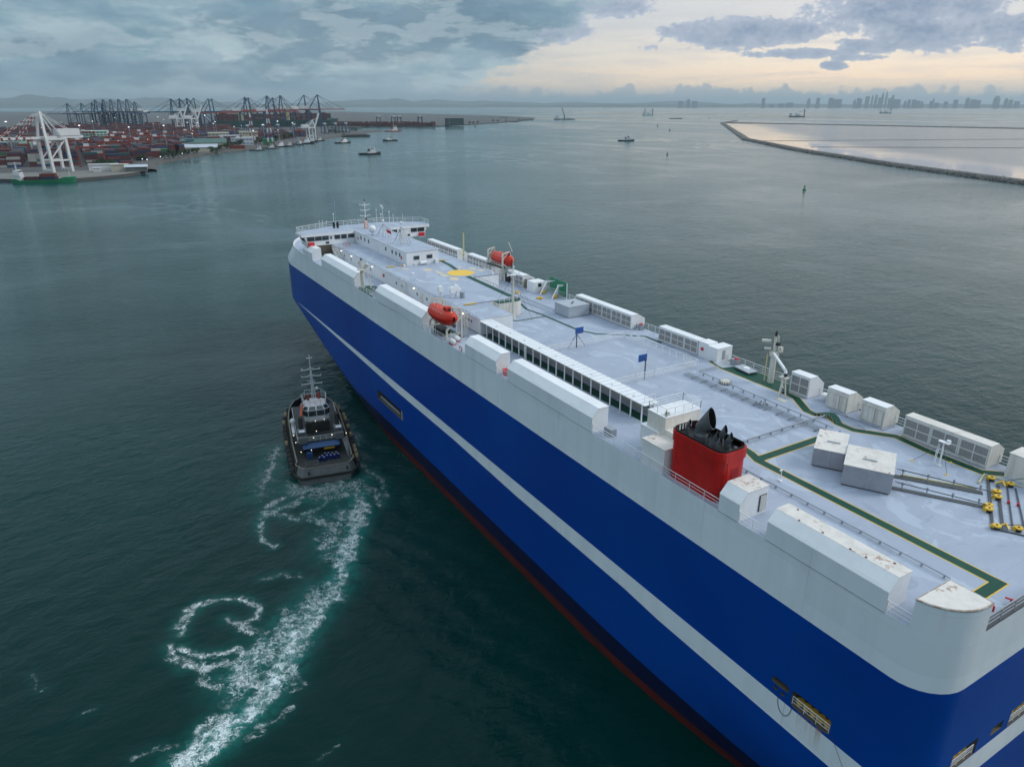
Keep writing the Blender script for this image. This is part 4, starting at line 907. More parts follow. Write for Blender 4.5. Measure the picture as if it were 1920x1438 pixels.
# funnel --------------------------------------------------------------------
def rrect(x0, y0, x1, y1, r_, n=5):
    out = []
    for cx_, cy_, a0 in ((x1-r_, y1-r_, 0), (x0+r_, y1-r_, 90), (x0+r_, y0+r_, 180), (x1-r_, y0+r_, 270)):
        for i in range(n+1): an = R(a0+90*i/n); out.append((cx_+r_*math.cos(an), cy_+r_*math.sin(an)))
    return out
FX0, FX1, FY0, FY1 = 40.45, 47.35, -50.15, -46.5
mb = MB(); base = rrect(FX0, FY0, FX1, FY1, .95); mb.prism(base, ZD, 33.0); fun = pt(mb, 'funnel', M['red'])
mb = MB(); band = rrect(FX0-.12, FY0-.12, FX1+.08, FY1+.10, 1.0); inner = rrect(FX0+.10, FY0+.10, FX1-.12, FY1-.10, .85); n_ = len(band)
mb.add([(*q, 32.75) for q in band]+[(*q, 33.75) for q in band]+[(*q, 33.75) for q in inner]+[(*q, 32.75) for q in inner],
       [(i, (i+1) % n_, (i+1) % n_+n_, i+n_) for i in range(n_)]+[(i+n_, (i+1) % n_+n_, (i+1) % n_+2*n_, i+2*n_) for i in range(n_)]+[(i+2*n_, (i+1) % n_+2*n_, (i+1) % n_+3*n_, i+3*n_) for i in range(n_)]+[(i+3*n_, (i+1) % n_+3*n_, (i+1) % n_, i) for i in range(n_)])
mb.build('funnel_rim', M['red'], fun)
mb = MB(); mb.prism(inner, 33.0, 33.25); 
mb.build('funnel_top', M['black'], fun)
mb = MB(); ir = rrect(FX0+.05, FY0+.05, FX1-.07, FY1-.05, .88)
mb.add([(*q, 33.75) for q in ir]+[(*q, 33.98) for q in ir]+[(*q, 33.98) for q in inner]+[(*q, 33.2) for q in inner], [(i, (i+1) % n_, (i+1) % n_+n_, i+n_) for i in range(n_)]+[(i+n_, (i+1) % n_+n_, (i+1) % n_+2*n_, i+2*n_) for i in range(n_)]+[(i+2*n_, (i+1) % n_+2*n_, (i+1) % n_+3*n_, i+3*n_) for i in range(n_)])
mb.build('black_rim', M['black'], fun)
mb = MB()
for k in range(7): mb.box(47.22, -49.4+k*.4, 33.35, 47.26, -49.2+k*.4, 33.9)
split(mb, 'rim_slot', M['roof'], fun)
mb = MB(); mb.box(FX0-.02, -49.0, 30.6, FX0+.005, -48.0, 31.9); mb.build('access_panel', mat('dark_red_panel', (.30,.006,.005), .5), fun)
def hood(bx, by, r_, L1, tilt, yaw, n=20, name='exhaust_pipe'):
    # vertical trumpet bending aft and ending in an obliquely cut mouth
    z0 = 33.2; c_ = Vector((bx, by, z0)); dirv = Vector((math.cos(yaw)*math.sin(tilt), math.sin(yaw)*math.sin(tilt), math.cos(tilt)))
    mb = MB(); mb.cyl(c_, c_+Vector((0,0,.55)), r_*1.12, n=n); mb.cyl(c_+Vector((0,0,.55)), c_+Vector((0,0,.75)), r_*1.12, r_, n=n, cap0=False, cap1=False)
    b0 = c_+Vector((0,0,.7)); mid = b0+Vector((0,0,L1*.35)); end = mid+dirv*L1
    # lofted rings: vertical -> mouth cut in a near vertical plane
    hd = Vector((math.cos(yaw), math.sin(yaw), 0)); sd_ = Vector((-hd.y, hd.x, 0)); rings_ = []
    def ring(cc, ax, bx_, ra, rb): return [cc+ax*ra*math.cos(2*math.pi*i/n)+bx_*rb*math.sin(2*math.pi*i/n) for i in range(n)]
    rings_.append(ring(b0, hd, sd_, r_, r_))
    rings_.append(ring(mid, (hd-Vector((0,0,.35))).normalized(), sd_, r_*1.02, r_))
    m_ax = (hd*.30-Vector((0,0,1))).normalized()
    rings_.append(ring(end, m_ax, sd_, r_*1.55, r_*1.0))
    ring_in = [end+(q-end)*.93 for q in rings_[-1]]; back = [q-dirv*L1*.5 for q in ring_in]
    vs = [q for rg in rings_+[ring_in, back] for q in rg]; fs = [(j*n+i, j*n+(i+1) % n, (j+1)*n+(i+1) % n, (j+1)*n+i) for j in range(4) for i in range(n)]; fs.append(tuple(range(4*n, 5*n)))
    k0 = len(mb.f); mb.add(vs, fs)
    for j in range(k0+3*n, len(mb.f)): mb.mi[j] = 1
    return mb.build(name, [M['funnelgrey'], M['black']], fun, smooth=False)
M['funnelgrey'] = mat('exhaust_grey', (.11,.12,.135), .5, metal=.1, var=.6, vscale=1.2, col2=(.035,.038,.042), streak=.2)
YW = R(198)
mb = MB()
for k in range(13): mb.bar((40.38, -47.35, 28.9+k*.33), (40.38, -47.0, 28.9+k*.33), .04)
mb.bar((40.36, -47.38, ZD), (40.36, -47.38, 33.2), .05); mb.bar((40.36, -46.98, ZD), (40.36, -46.98, 33.2), .05); mb.build('ladder', M['red'], fun)
hood(44.85, -48.35, .72, 1.5, R(36), YW, 26)
for a_ in ((46.4,-47.9,.19,.55),(42.75,-48.7,.30,.95),(42.65,-47.75,.26,.65),(41.9,-47.5,.22,.5),(41.65,-48.45,.27,.75),(43.35,-47.5,.16,.45)): hood(*a_, R(26), YW, 14)
for x_, y_ in ((41.1,-48.3),(41.3,-49.2),(46.2,-49.0)):
    mb = MB(); mb.lathe((x_, y_, 33.2), [(.2,0),(.2,.35),(.13,.42),(.02,.43)], 10); mb.build('vent_cap', M['funnelgrey'], fun)
mb = MB(); mb.tube([(41.0,-47.0,33.3),(42.5,-47.0,33.45),(46.8,-47.1,33.45)], .07); mb.build('steam_pipe', M['funnelgrey'], fun)
# white trunks forward of the funnel
mb = MB(); mb.box(47.42, -48.5, ZD, 50.9, -46.1, 31.3); o = pt(mb, 'engine_casing', M['white']); mb = MB(); mb.box(47.40,-48.52,31.3,50.94,-46.06,31.36); mb.build('roof_plate', M['rustroof'], o)
mb = MB(); mb.box(50.95, -50.4, ZD, 53.75, -48.3, 31.3); o = pt(mb, 'engine_casing', M['white']); mb = MB(); mb.box(50.93,-50.45,31.3,53.8,-48.26,31.35); mb.build('roof_plate', M['roof'], o)
mb = MB(); mb.box(50.2, -53.6, ZD, 53.0, -48.54, 33.25); o = pt(mb, 'engine_casing', M['rustwall']); mb = MB(); mb.box(50.15,-53.65,33.25,53.05,-48.48,33.31); mb.build('roof_plate', M['roof'], o)
mb = MB(); mb.box(47.45,-52.6,ZD,50.15,-48.54,32.0); pt(mb, 'engine_casing', M['rustwall'])
rail([(50.25,-53.5,33.3),(50.25,-48.6,33.3),(52.95,-48.6,33.3),(52.95,-53.5,33.3),(50.25,-53.5,33.3)], h=.95, n=3, sp=1.2)
mb = MB()
for k in range(5): an = k*1.3; mb.bar((50.75+.3*math.cos(an),-49.2+.3*math.sin(an),33.4),(50.75-.3*math.cos(an+.7),-49.2-.35*math.sin(an+.5),33.55),.1)
mb.cyl((50.7,-49.1,33.3),(50.7,-49.1,33.75),.16,n=8); pt(mb, 'searchlight', M['mast'])
rail([(58.5,-52.9,31.0),(58.5,-54.6,31.0)], h=.9, n=2, sp=1)
# mooring rollers and their frame at the stern ----------------------------------
mb = MB()
for a_, b_ in (((30.07,-73.9),(24.75,-64.45)),((28.75,-73.2),(24.5,-65.6)),((28.35,-74.1),(24.0,-66.3)),((27.5,-74.0),(23.3,-66.9)),((29.0,-73.5),(28.2,-74.1)),((24.87,-64.5),(22.6,-65.9))):
    mb.bar((*a_, ZD+.06), (*b_, ZD+.06), .26 if a_[0] > 28.5 else .12, .1)
pt(mb, 'roller_track', M['dgrey'])
for i, (x_, y_) in enumerate(((26.91,-67.92),(26.53,-67.21),(27.88,-71.3),(27.3,-70.3),(29.59,-73.6),(28.0,-73.99),(24.66,-64.81),(23.47,-66.1))):
    mb = MB(); mb.cyl((x_, y_, ZD+.33), (x_, y_, ZD+.45), .36, n=14); o = pt(mb, 'rope_roller', M['yellow'])
    mb = MB(); mb.cyl((x_, y_, ZD+.04), (x_, y_, ZD+.33), .28, n=12); mb.cyl((x_, y_, ZD+.45), (x_, y_, ZD+.50), .09, n=8); mb.build('roller_core', M['black'], o)
    mb = MB(); mb.obox((x_+.30, y_+.12, ZD), .08, .5, .3, R(60)); mb.build('side_cheek', M['yellow'], o)
for x_, y_ in ((28.5,-73.35),(24.25,-65.5)):
    mb = MB(); mb.add([(x_+.4,y_+.35,ZD),(x_-.35,y_+.1,ZD),(x_+.0,y_-.25,ZD),(x_,y_,ZD+.55)], [(0,1,3),(1,2,3),(2,0,3)]); o = pt(mb, 'rope_guide', M['grey'])
    mb = MB(); mb.bar((x_+.42,y_+.37,ZD+.25),(x_,y_,ZD+.6),.2,.05); mb.bar((x_-.37,y_+.1,ZD+.25),(x_,y_,ZD+.6),.2,.05); mb.build('guide_edge', M['yellow'], o)
for x_, y_ in ((26.4,-70.4),(25.7,-70.7)):
    mb = MB(); mb.cyl((x_, y_, ZD+.05), (x_, y_, ZD+.32), .12, n=8); pt(mb, 'red_valve', M['redsm'])
def band_(pts, w, z, name, m_): mb = MB(); ribbon(mb, pts, w, z); return pt(mb, name, m_)
mb = MB(); mb.bar((35.3,-66.0,ZD+.04),(28.7,-70.35,ZD+.04),.75,.06); mb.bar((33.8,-63.7,ZD+.04),(27.3,-67.75,ZD+.04),.65,.06); split(mb, 'rope_trough', M['dgrey'], ship)
mb = MB(); mb.bar((34.9,-66.75,ZD+.12),(29.4,-70.6,ZD+.12),.12); mb.bar((30.6,-74.3,ZD+.12),(29.9,-71.9,ZD+.12),.14); mb.bar((30.6,-74.3,ZD+.12),(27.2,-74.8,ZD+.12),.10); split(mb, 'yellow_kerb', M['paley'], ship)
mb = MB()
for a_, b_, k in (((35.2,-66.3),(28.3,-70.4),3),((33.6,-63.7),(27.0,-67.6),3)):
    a3, b3 = Vector((*a_, ZD)), Vector((*b_, ZD))
    for i in range(k+1): q = a3.lerp(b3, (i+.3)/(k+.6)); mb.bar(q, q+Vector((0,0,.75)), .07); mb.obox((q.x, q.y, ZD+.62), .16, .16, .28)
split(mb, 'rope_post', M['pipe'], ship)
mb = MB()
for a_, b_ in (((35.2,-66.3),(28.3,-70.4)),((33.6,-63.7),(27.0,-67.6))):
    for s_ in (-.12, .12): mb.bar((a_[0]+s_, a_[1], ZD+.8), (b_[0]+s_, b_[1], ZD+.45), .035)
mb.bar((28.6,-74.3,ZD+.3),(25.4,-76.5,ZD+1.9),.04); mb.bar((24.2,-65.4,ZD+.5),(20.5,-70.0,ZD+1.1),.04)
pt(mb, 'mooring_rope', M['black'])
# light posts and small deck gear
def lamp_post(x_, y_, h, big=False):
    mb = MB(); mb.bar((x_, y_, ZD), (x_, y_, ZD+h), .12 if big else .06)
    if big:
        mb.bar((x_+.35,y_+.25,ZD),(x_+.3,y_+.2,ZD+h-.3),.05); mb.bar((x_+.55,y_+.1,ZD),(x_+.5,y_+.1,ZD+h-.5),.05)
        for k in range(7): mb.bar((x_+.33,y_+.22,ZD+.3+k*.35),(x_+.53,y_+.1,ZD+.3+k*.35),.035)
        mb.obox((x_, y_, ZD+h), 1.1, .5, .06); mb.obox((x_-.3, y_-.2, ZD+h+.06), .35, .3, .25)
    else: mb.obox((x_, y_+.1, ZD+h-.12), .12, .35, .14)
    mb.obox((x_, y_, ZD), .35, .35, .12)
    o = pt(mb, 'lamp_post', M['white']); return o
lamp_post(34.13, -72.3, 2.7, True); lamp_post(40.4, -55.35, 1.3); lamp_post(88.0, -76.8, 1.7)
mb = MB(); mb.bar((34.13,-72.3,ZD+2.5),(32.6,-71.0,ZD+.1),.03); mb.bar((34.13,-72.3,ZD+2.5),(36.2,-70.9,ZD+.05),.03); mb.bar((34.1,-72.3,ZD+2.5),(31.3,-74.6,ZD+.05),.03); pt(mb, 'stay_wire', M['dgrey'])
for x_, y_ in ((32.6,-71.0),(36.2,-70.9),(33.9,-74.1)): mb = MB(); mb.lathe((x_, y_, ZD), [(.18,0),(.12,.08),(.02,.1)], 8); pt(mb, 'stay_anchor', M['yellow'])
for x_, y_ in ((18.9,-53.0),(18.6,-55.0)): mb = MB(); mb.cyl((x_, y_, ZD), (x_, y_, ZD+.45), .11, n=8); mb.cyl((x_,y_,ZD+.4),(x_+.35,y_+.3,ZD+.5),.07,n=6); pt(mb, 'fire_hydrant', M['redsm'])
mb = MB(); mb.lathe((18.6,-50.9,ZD), [(.16,0),(.2,.2),(.14,.35),(.18,.5),(.05,.55)], 9); mb.lathe((18.7,-51.35,ZD), [(.14,0),(.16,.25),(.05,.3)], 8); pt(mb, 'hose_coil', M['orange'])
# ================================================================ forward superstructure
ZH = 31.2
def wallbox(pts, z0, z1, name, wm_=None, top=None):
    mb = MB(); mb.prism(pts, z0, z1); return pt(mb, name, [wm_ or M['white']])
MAIN = [(98.6,-52.5),(98.6,-58.7),(107.6,-58.7),(107.6,-65.7),(126.0,-65.7),(126.0,-71.6),(177.4,-71.6),(177.4,-52.5)]
house = wallbox(MAIN, ZD, ZH, 'deckhouse')
mb = MB(); mb.prism([(x_+(.05 if x_ > 150 else -.05), y_+(.06 if y_ > -55 else -.06)) for x_, y_ in MAIN], ZH+.003, ZH+.05); mb.build('deckhouse_roof', M['deck'], house)
Z2 = ZH+.058
# upper deck forward, under the bridge
mb = MB(); mb.prism([(177.4,-49.6),(177.4,-74.6),(186,-74.6),(186,-49.6)], ZH-.5, ZH-.02); pt(mb, 'bridge_deck', M['white'])
# port wall windows, doors
for i, x_ in enumerate((175.2,171.8,167.5,162.5,157.5,153.2,149.5,134.5,131.5,124,119.5,113,109.5)):
    mb = MB(); mb.box(x_-.32, -52.48, ZD+1.05, x_+.32, -52.44, ZD+1.75); o = mb.build('window', M['white'], house)
    mb = MB(); mb.box(x_-.22, -52.45, ZD+1.12, x_+.22, -52.42, ZD+1.68); mb.build('pane', M['glass'], o)
for x_ in (121.9,117.4,104.2):
    mb = MB(); mb.box(x_-.45, -52.47, ZD+.12, x_+.45, -52.41, ZD+2.0); o = mb.build('door', M['rustwall'], house)
    mb = MB(); mb.bar((x_+.3,-52.38,ZD+1),(x_+.3,-52.38,ZD+1.25),.06); mb.build('handle', M['dgrey'], o)
for x_ in (101.6,102.5,103.2):
    mb = MB(); mb.box(x_-.14, -52.46, ZD+1.5, x_+.14, -52.42, ZD+1.85); mb.build('porthole', M['glass'], house)
mb = MB()
for k in range(8): mb.box(99.0+k*.62, -52.47, ZD+.1, 99.3+k*.62, -52.43, ZD+.22)
split(mb, 'scupper', M['black'], house)
for x_ in (169.4,148.2,125.4,104.6,162.0):
    mb = MB(); mb.obox((x_, -52.35, ZD+2.15), .2, .2, .14); o = mb.build('wall_lamp', M['lamp'], house)
for x_ in (141.5,): mb = MB(); mb.cyl((x_,-52.45,ZD+1.6),(x_,-52.3,ZD+1.6),.35,n=10); mb.build('hose_reel', M['redsm'], house)
mb = MB()
for x_ in (128.2,): 
    mb.bar((x_,-51.3,ZD),(x_+1.2,-52.2,ZH+1),.08); mb.bar((x_+.6,-50.9,ZD),(x_+1.8,-51.8,ZH+1),.08)
    for k in range(9): u = k/9; mb.bar((x_+1.2*u,-51.3-.9*u,ZD+3.4*u),(x_+.6+1.2*u,-50.9-.9*u,ZD+3.4*u),.25,.03)
mb.build('stairs', M['mast'], house)
mb = MB(); mb.bar((112.4,-52.38,ZD),(112.4,-52.38,ZH),.35,.2); mb.build('cable_duct', M['rustwall'], house)
# helicopter deck markings
mb = MB(); mb.lathe((131.2, -65.5, Z2+.002), [(2.85,0),(2.85,.003)], 40); mb.build('helicopter_circle', mat('heli_yellow', (.86,.52,.05), .5, var=.2, vscale=2), house)
mb = MB(); rnd = random.Random(8)
def blob(cx_, cy_, rx, ry):
    n = 12; ph = [rnd.uniform(.65, 1.15) for _ in range(n)]
    mb.add([(cx_+rx*ph[i]*math.cos(2*math.pi*i/n), cy_+ry*ph[i]*math.sin(2*math.pi*i/n), Z2+.004) for i in range(n)], [tuple(range(n))])
for a_ in ((137.2,-60.8,1.5,.9),(133.8,-61.7,1.8,.55),(131.0,-61.5,1.6,.7),(127.0,-61.9,1.7,.95),(129,-62.2,.9,.4),(133.5,-69.5,1.3,.8),(131.2,-70.3,1.2,.9),(136.3,-67.9,.9,.5),(140.3,-57.0,1.0,.7)): blob(*a_)
split(mb, 'worn_paint', mat('faded_yellow', (.72,.55,.30), .6, var=.8, vscale=1.5, col2=(.48,.50,.56)), house)
mb = MB()
for k in range(26):
    a1, a2 = R(95+k*7.2), R(95+(k+1)*7.2)
    mb.add([(131.2+8.6*math.cos(q), -63.5+r__*math.sin(q), Z2+.006) for q, r__ in ((a1, 8.6),(a1, 8.35),(a2, 8.35),(a2, 8.6))], [(0,1,2,3)])
mb.build('white_circle', M['white'], house)
mb = MB(); ribbon(mb, [(144.2,-67.2),(139.2,-66.9),(134.2,-66.0)], .9, Z2+.008); ribbon(mb, [(127.6,-65.2),(112.0,-64.6),(107.7,-64.5)], 1.15, Z2+.008); mb.build('green_lane', M['green'], house)
mb = MB(); ribbon(mb, [(106.2,-64.4),(101.5,-63.2),(96,-63)], .9, ZD+.02); 
mb = MB()
for a_, b_ in (((143.9,-54.2),(143.7,-55.9)),((143.7,-57.0),(143.6,-58.5)),((144.5,-66.6),(143.8,-68.0)),((107.8,-54.3),(107.7,-56.7))): mb.bar((*a_, Z2+.12), (*b_, Z2+.12), .35, .14)
split(mb, 'yellow_kerb', M['yellow'], house)
mb = MB(); mb.bar((107.8,-56.7,Z2+.06),(107.7,-65.6,Z2+.06),.12); mb.bar((126.1,-65.9,Z2+.06),(126.1,-71.5,Z2+.06),.1); mb.bar((144,-59,Z2+.06),(144,-54,Z2+.06),.1); split(mb, 'deck_kerb', M['pipe'], house)
# net safety rail folded outward along the edge
def netrail(pts, h=.55):
    mb = MB(); pts = [Vector(q) for q in pts]
    for a_, b_ in zip(pts, pts[1:]):
        mb.bar(a_+Vector((0,.25,h)), b_+Vector((0,.25,h)), .06); mb.bar(a_+Vector((0,.1,h*.5)), b_+Vector((0,.1,h*.5)), .03)
        kk = int((b_-a_).length/1.1)
        for i in range(kk+1): q = a_.lerp(b_, i/kk); mb.bar(q, q+Vector((0,.25,h)), .05)
    mb.build('safety_net_rail', M['bluegrey'], house)
netrail([(98.7,-52.5,ZH),(128,-52.5,ZH)]); netrail([(129.5,-52.5,ZH),(171,-52.5,ZH)])
netrail([(107.7,-66.0,ZH),(126,-66.0,ZH)]); 
rail([(126.1,-71.6,Z2),(142,-71.6,Z2)], h=1.0, n=3, sp=1.4, par=house); rail([(142,-71.6,Z2),(176,-71.6,Z2)], h=.7, n=2, sp=2, par=house)
# vents and boxes on the helideck's port edge
for i, (x_, y_) in enumerate(((115.4,-53.4),(113.6,-54.9),(114.6,-56.2))):
    mb = MB(); mb.lathe((x_, y_, Z2), [(.3,0),(.3,.9)], 12); mb.exx([(y_-.45,Z2+.9),(y_-.45,Z2+1.7),(y_-.2,Z2+2.0),(y_+.2,Z2+2.0),(y_+.45,Z2+1.7),(y_+.45,Z2+.9)], x_-.45, x_+.45); mb.build('cowl_vent', M['roof'], house)
mb = MB(); mb.lathe((112.6,-56.4,Z2), [(.45,0),(.45,1.1)], 12); mb.build('tank', M['grey'], house)
for x_, y_ in ((134.9,-56.3),(143.0,-60.5),(143.2,-57.9),(117.8,-58.5)):
    mb = MB(); mb.obox((x_, y_, Z2), .5, .5, .35); mb.build('deck_box', M['white'], house)
mb = MB(); mb.box(98.62, -58.6, ZH+.053, 98.7, -56.0, ZH+.15); mb.build('edge_strip', M['white'], house)
# round house behind the mast
rh = [(108.6,-60.3)]+[(107.0+1.9*math.cos(R(a_))*-1, -63.6+ -1.9*math.sin(R(a_))) for a_ in range(0, 181, 15)]
RH = [(109.5,-60.2),(105.9,-60.2)]+[(107.7-1.9*math.cos(R(a_)), -63.6-1.9*math.sin(R(a_))) for a_ in range(0, 100, 12)]+[(109.5,-65.5)]
mb = MB(); mb.prism(RH, ZD, ZH-.05); o = pt(mb, 'round_house', M['rustwall'])
mb = MB(); mb.box(105.84, -62.9, ZD+1.2, 105.9, -62.3, ZD+1.85); mb.build('hose_box', M['redsm'], o)
mb = MB(); mb.prism(RH, ZH-.045, ZH-.01); mb.build('green_roof', M['green'], o)
rail([(105.95,-60.3,ZH),(105.95,-63.4,ZH),(107.2,-65.3,ZH)], h=.9, n=2, sp=1.0, par=ship)
# signal mast with stays
mb = MB(); mb.cyl((104.5,-62.25,ZD),(104.5,-62.25,36.4),.26,.17,n=10); mb.cyl((104.5,-62.25,36.4),(104.5,-62.25,39.4),.09,.05,n=8); mb.cyl((104.5,-62.25,ZD),(104.5,-62.25,ZD+.9),.5,.27,n=10); o = pt(mb, 'signal_mast', M['mast'])
mb = MB(); mb.bar((104.5,-61.0,36.3),(104.5,-63.6,36.3),.12); mb.obox((104.5,-62.25,36.35), 1.0, 1.3, .08); mb.obox((104.5,-62.25,36.4), .4, .4, .9); mb.sphere((104.5,-61.2,36.6),.17); mb.sphere((104.5,-63.5,36.6),.14); mb.bar((104.5,-62.25,37.3),(104.2,-62.25,37.9),.2); mb.build('mast_platform', M['white'], o)
mb = MB()
for q in ((101.2,-59.2,ZD),(103.0,-66.5,ZD),(107.3,-60.6,ZH),(107.5,-64.8,ZH),(101.5,-64.5,ZD)): mb.bar((104.5,-62.25,36.0), q, .03)
mb.build('stay_wire', M['dgrey'], o)
# starboard house details: white cabin, davits, green panel
mb = MB(); mb.box(117.9,-77.9,ZD,120.5,-75.1,30.7); o = pt(mb, 'store_cabin', M['white'])
mb = MB(); mb.box(117.86,-76.9,ZD+1.1,117.9,-76.1,ZD+1.8); mb.build('window', M['glass'], o)
mb = MB(); mb.add([(118.3,-79.2,ZD+.2),(110.3,-77.9,ZD+.2),(110.3,-77.9,31.75),(118.3,-79.2,31.5),(118.3,-79.3,ZD+.2),(110.3,-78.0,ZD+.2),(110.3,-78.0,31.75),(118.3,-79.3,31.5)], [(0,1,2,3),(7,6,5,4),(3,2,6,7),(1,5,6,2),(0,3,7,4),(0,4,5,1)]); o = pt(mb, 'green_screen', M['board'])
mb = MB(); mb.bar((110.25,-77.8,ZD),(110.25,-77.8,31.8),.12); mb.build('screen_post', M['white'], o)
for x_ in (116.6, 112.4):
    mb = MB(); mb.bar((x_-.6,-75.4,ZD),(x_+.2,-77.4,ZD+2.3),.2); mb.bar((x_+.9,-77.6,ZD),(x_+.2,-77.4,ZD+2.3),.28); mb.add([(x_+.4,-77.3,ZD+2.1),(x_+.1,-77.7,ZD+2.1),(x_-1.0,-79.0,ZD+2.5),(x_+.4,-77.3,ZD+2.5),(x_+.1,-77.7,ZD+2.5)], [(0,1,2),(3,2,4),(0,2,3),(1,4,2),(0,3,4,1)]); o = pt(mb, 'gangway_davit', M['white'])
    mb = MB(); mb.obox((x_+.4,-76.8,ZD),.8,.7,.5); mb.cyl((x_-.4,-76.4,ZD+.3),(x_+.4,-76.4,ZD+.3),.28,n=10); mb.build('winch', M['yellow'], o)
for x_, y_ in ((113.5,-73.4),(119.5,-71.8)): mb = MB(); mb.cyl((x_,y_,ZD+.1),(x_-.6,y_-.4,ZD+.3),.3,n=10); mb.obox((x_,y_,ZD),.9,.4,.3); pt(mb, 'winch', M['yellow'])
mb = MB(); mb.box(121.2,-77.6,ZD,122.9,-76,30.2); mb.bar((121.2,-76.0,30.3),(122.9,-76,30.3),.1); pt(mb, 'winch_stand', M['black'])
rail([(121.2,-75.9),(123.0,-75.9)], h=1.5, n=3, sp=.6, m_='paley')
# deckhouse behind the bridge
DH = (143.4,-66.2,177.2,-58.6)
mb = MB(); mb.box(143.4,-66.2,Z2-.01,177.2,-58.6,34.1); dh = pt(mb, 'upper_house', M['white'])
mb = MB(); mb.box(143.3,-66.3,34.103,177.2,-58.5,34.16); mb.build('upper_house_roof', M['deck'], dh)
mb = MB()
for a_, b_ in (((143.3,-66.3),(143.3,-58.5)),((143.3,-58.5),(176,-58.5)),((143.3,-66.3),(176,-66.3))): mb.bar((*a_,34.19),(*b_,34.19),.1,.08)
mb.build('roof_kerb', M['white'], dh)
for x_ in (172.4,169.6,166.9,155.6,151.6,149.3,147.2):
    mb = MB(); mb.box(x_-.42,-58.58,Z2+1.25,x_+.42,-58.54,Z2+2.15); o = mb.build('window', M['bluegrey'], dh)
    mb = MB(); mb.box(x_-.33,-58.55,Z2+1.33,x_+.33,-58.52,Z2+2.07); mb.build('pane', M['glass'], o)
for y_ in (-60.9,-64.0):
    mb = MB(); mb.box(143.34,y_-.72,Z2+1.05,143.38,y_+.72,Z2+1.95); o = mb.build('window', M['bluegrey'], dh)
    mb = MB(); mb.box(143.31,y_-.62,Z2+1.13,143.35,y_+.62,Z2+1.87); mb.build('pane', M['glass'], o)
for x_ in (161.0,): mb = MB(); mb.box(x_-.4,-58.57,Z2+.1,x_+.4,-58.53,Z2+1.95); mb.build('door', M['white'], dh)
for x_ in (174.5,146.2): mb = MB(); mb.box(x_-.2,-58.56,Z2+1.0,x_+.2,-58.45,Z2+1.6); mb.build('alarm_box', M['redsm'], dh)
mb = MB(); mb.cyl((142.7,-62.9,Z2+.45),(142.7,-61.4,Z2+.45),.42,n=12); mb.build('liferaft_canister', M['white'], dh)
mb = MB(); mb.obox((142.9,-65.4,Z2),.7,.6,.8); mb.build('deck_box', M['white'], dh)
# bridge
BW = [(176.9,-46.2),(176.9,-78.0),(181.5,-78.0),(186.0,-69.5),(186.0,-54.6),(181.5,-46.2)]
mb = MB(); mb.prism(BW, ZH+.02, 32.35); n_ = len(BW)
def grow(pts, k): c_ = Vector((181, YC)); return [((Vector(q)-c_).normalized()*k+Vector(q)).to_2d()[:] for q in pts]
top_ = [(176.7,-45.0),(176.7,-79.2),(182,-79.2),(186.6,-69.6),(186.6,-54.5),(182,-45.0)]
mid_ = [(176.85,-45.6),(176.85,-78.6),(181.8,-78.6),(186.3,-69.6),(186.3,-54.5),(181.8,-45.6)]
def loft(mb, A_, za, B_, zb_): mb.add([(*q, za) for q in A_]+[(*q, zb_) for q in B_], [(i, (i+1) % n_, (i+1) % n_+n_, i+n_) for i in range(n_)])
loft(mb, BW, 32.35, mid_, 33.5); br = pt(mb, 'bridge', M['white'])
mb = MB(); mb.prism(top_, 33.5, 34.15); mb.build('bridge_roof', M['roof'], br)
mb = MB(); mb.prism([((x_-181)*.985+181, (y_-YC)*.99+YC) for x_, y_ in top_], 34.153, 34.18); mb.build('roof_deck', M['deck'], br)
def wpan(mb_, ya, yb, z0=32.4, z1=33.4): mb_.add([(176.86-.0,ya,z0),(176.86,yb,z0),(176.8,yb,z1),(176.8,ya,z1)], [(0,1,2,3),(3,2,1,0)])
for ya, yb in ((-46.4,-48.2),(-48.35,-50.0),(-50.15,-51.8),(-53.3,-54.7),(-55.0,-56.4),(-56.8,-58.4),(-66.8,-68.2),(-68.6,-70.0),(-73.9,-75.6),(-75.8,-77.7)):
    mb = MB(); mb.box(176.78, min(ya,yb), 32.45, 176.84, max(ya,yb), 33.45); o = mb.build('window', M['glass'], br)
for y_ in (-52.4,-70.9): mb = MB(); mb.box(176.79,y_-.2,32.6,176.85,y_+.2,33.2); mb.build('small_window', M['glass'], br)
for y_ in (-51.4,-73.2): mb = MB(); mb.box(176.82,y_-.4,31.5,176.88,y_+.4,32.0); mb.build('small_window', M['glass'], br)
mb = MB(); mb.add([(177.3,-45.93,32.42),(181.3,-45.93,32.42),(181.4,-45.58,33.42),(177.3,-45.58,33.42)], [(0,1,2,3),(3,2,1,0)]); mb.build('wing_window', M['glass'], br)
for y_, in ((-47.2,),(-76.8,)):
    mb = MB(); mb.box(176.2,y_-.75,31.3,176.85,y_+.75,32.15); o = mb.build('raft_cover', M['redsm'], br)
    mb = MB(); mb.bar((176.3,y_-.8,31.25),(176.3,y_+.8,31.25),.08); mb.bar((176.3,y_-.8,31.0),(176.3,y_+.8,31.0),.06); mb.build('rack', M['white'], o)
loop = [(*q, 34.18) for q in ((176.9,-45.2),(181.9,-45.2),(186.4,-54.6),(186.4,-69.5),(181.9,-79.0),(176.9,-79.0))]
rail(loop, h=1.15, n=3, sp=2.2, par=br, r_=.05, post=.07)
rail([(176.9,-45.2,34.18),(176.9,-46.6,34.18)], h=1.15, n=3, sp=1, par=br)
mb = MB(); mb.bar((178.3,-57.6,33.9),(175.5,-57.6,ZH+.1),.09); mb.bar((178.3,-57.1,33.9),(175.5,-57.1,ZH+.1),.09)
for k in range(9): mb.bar((175.6+.3*k,-57.6,ZH+.2+k*.32),(175.6+.3*k,-57.1,ZH+.2+k*.32),.04)
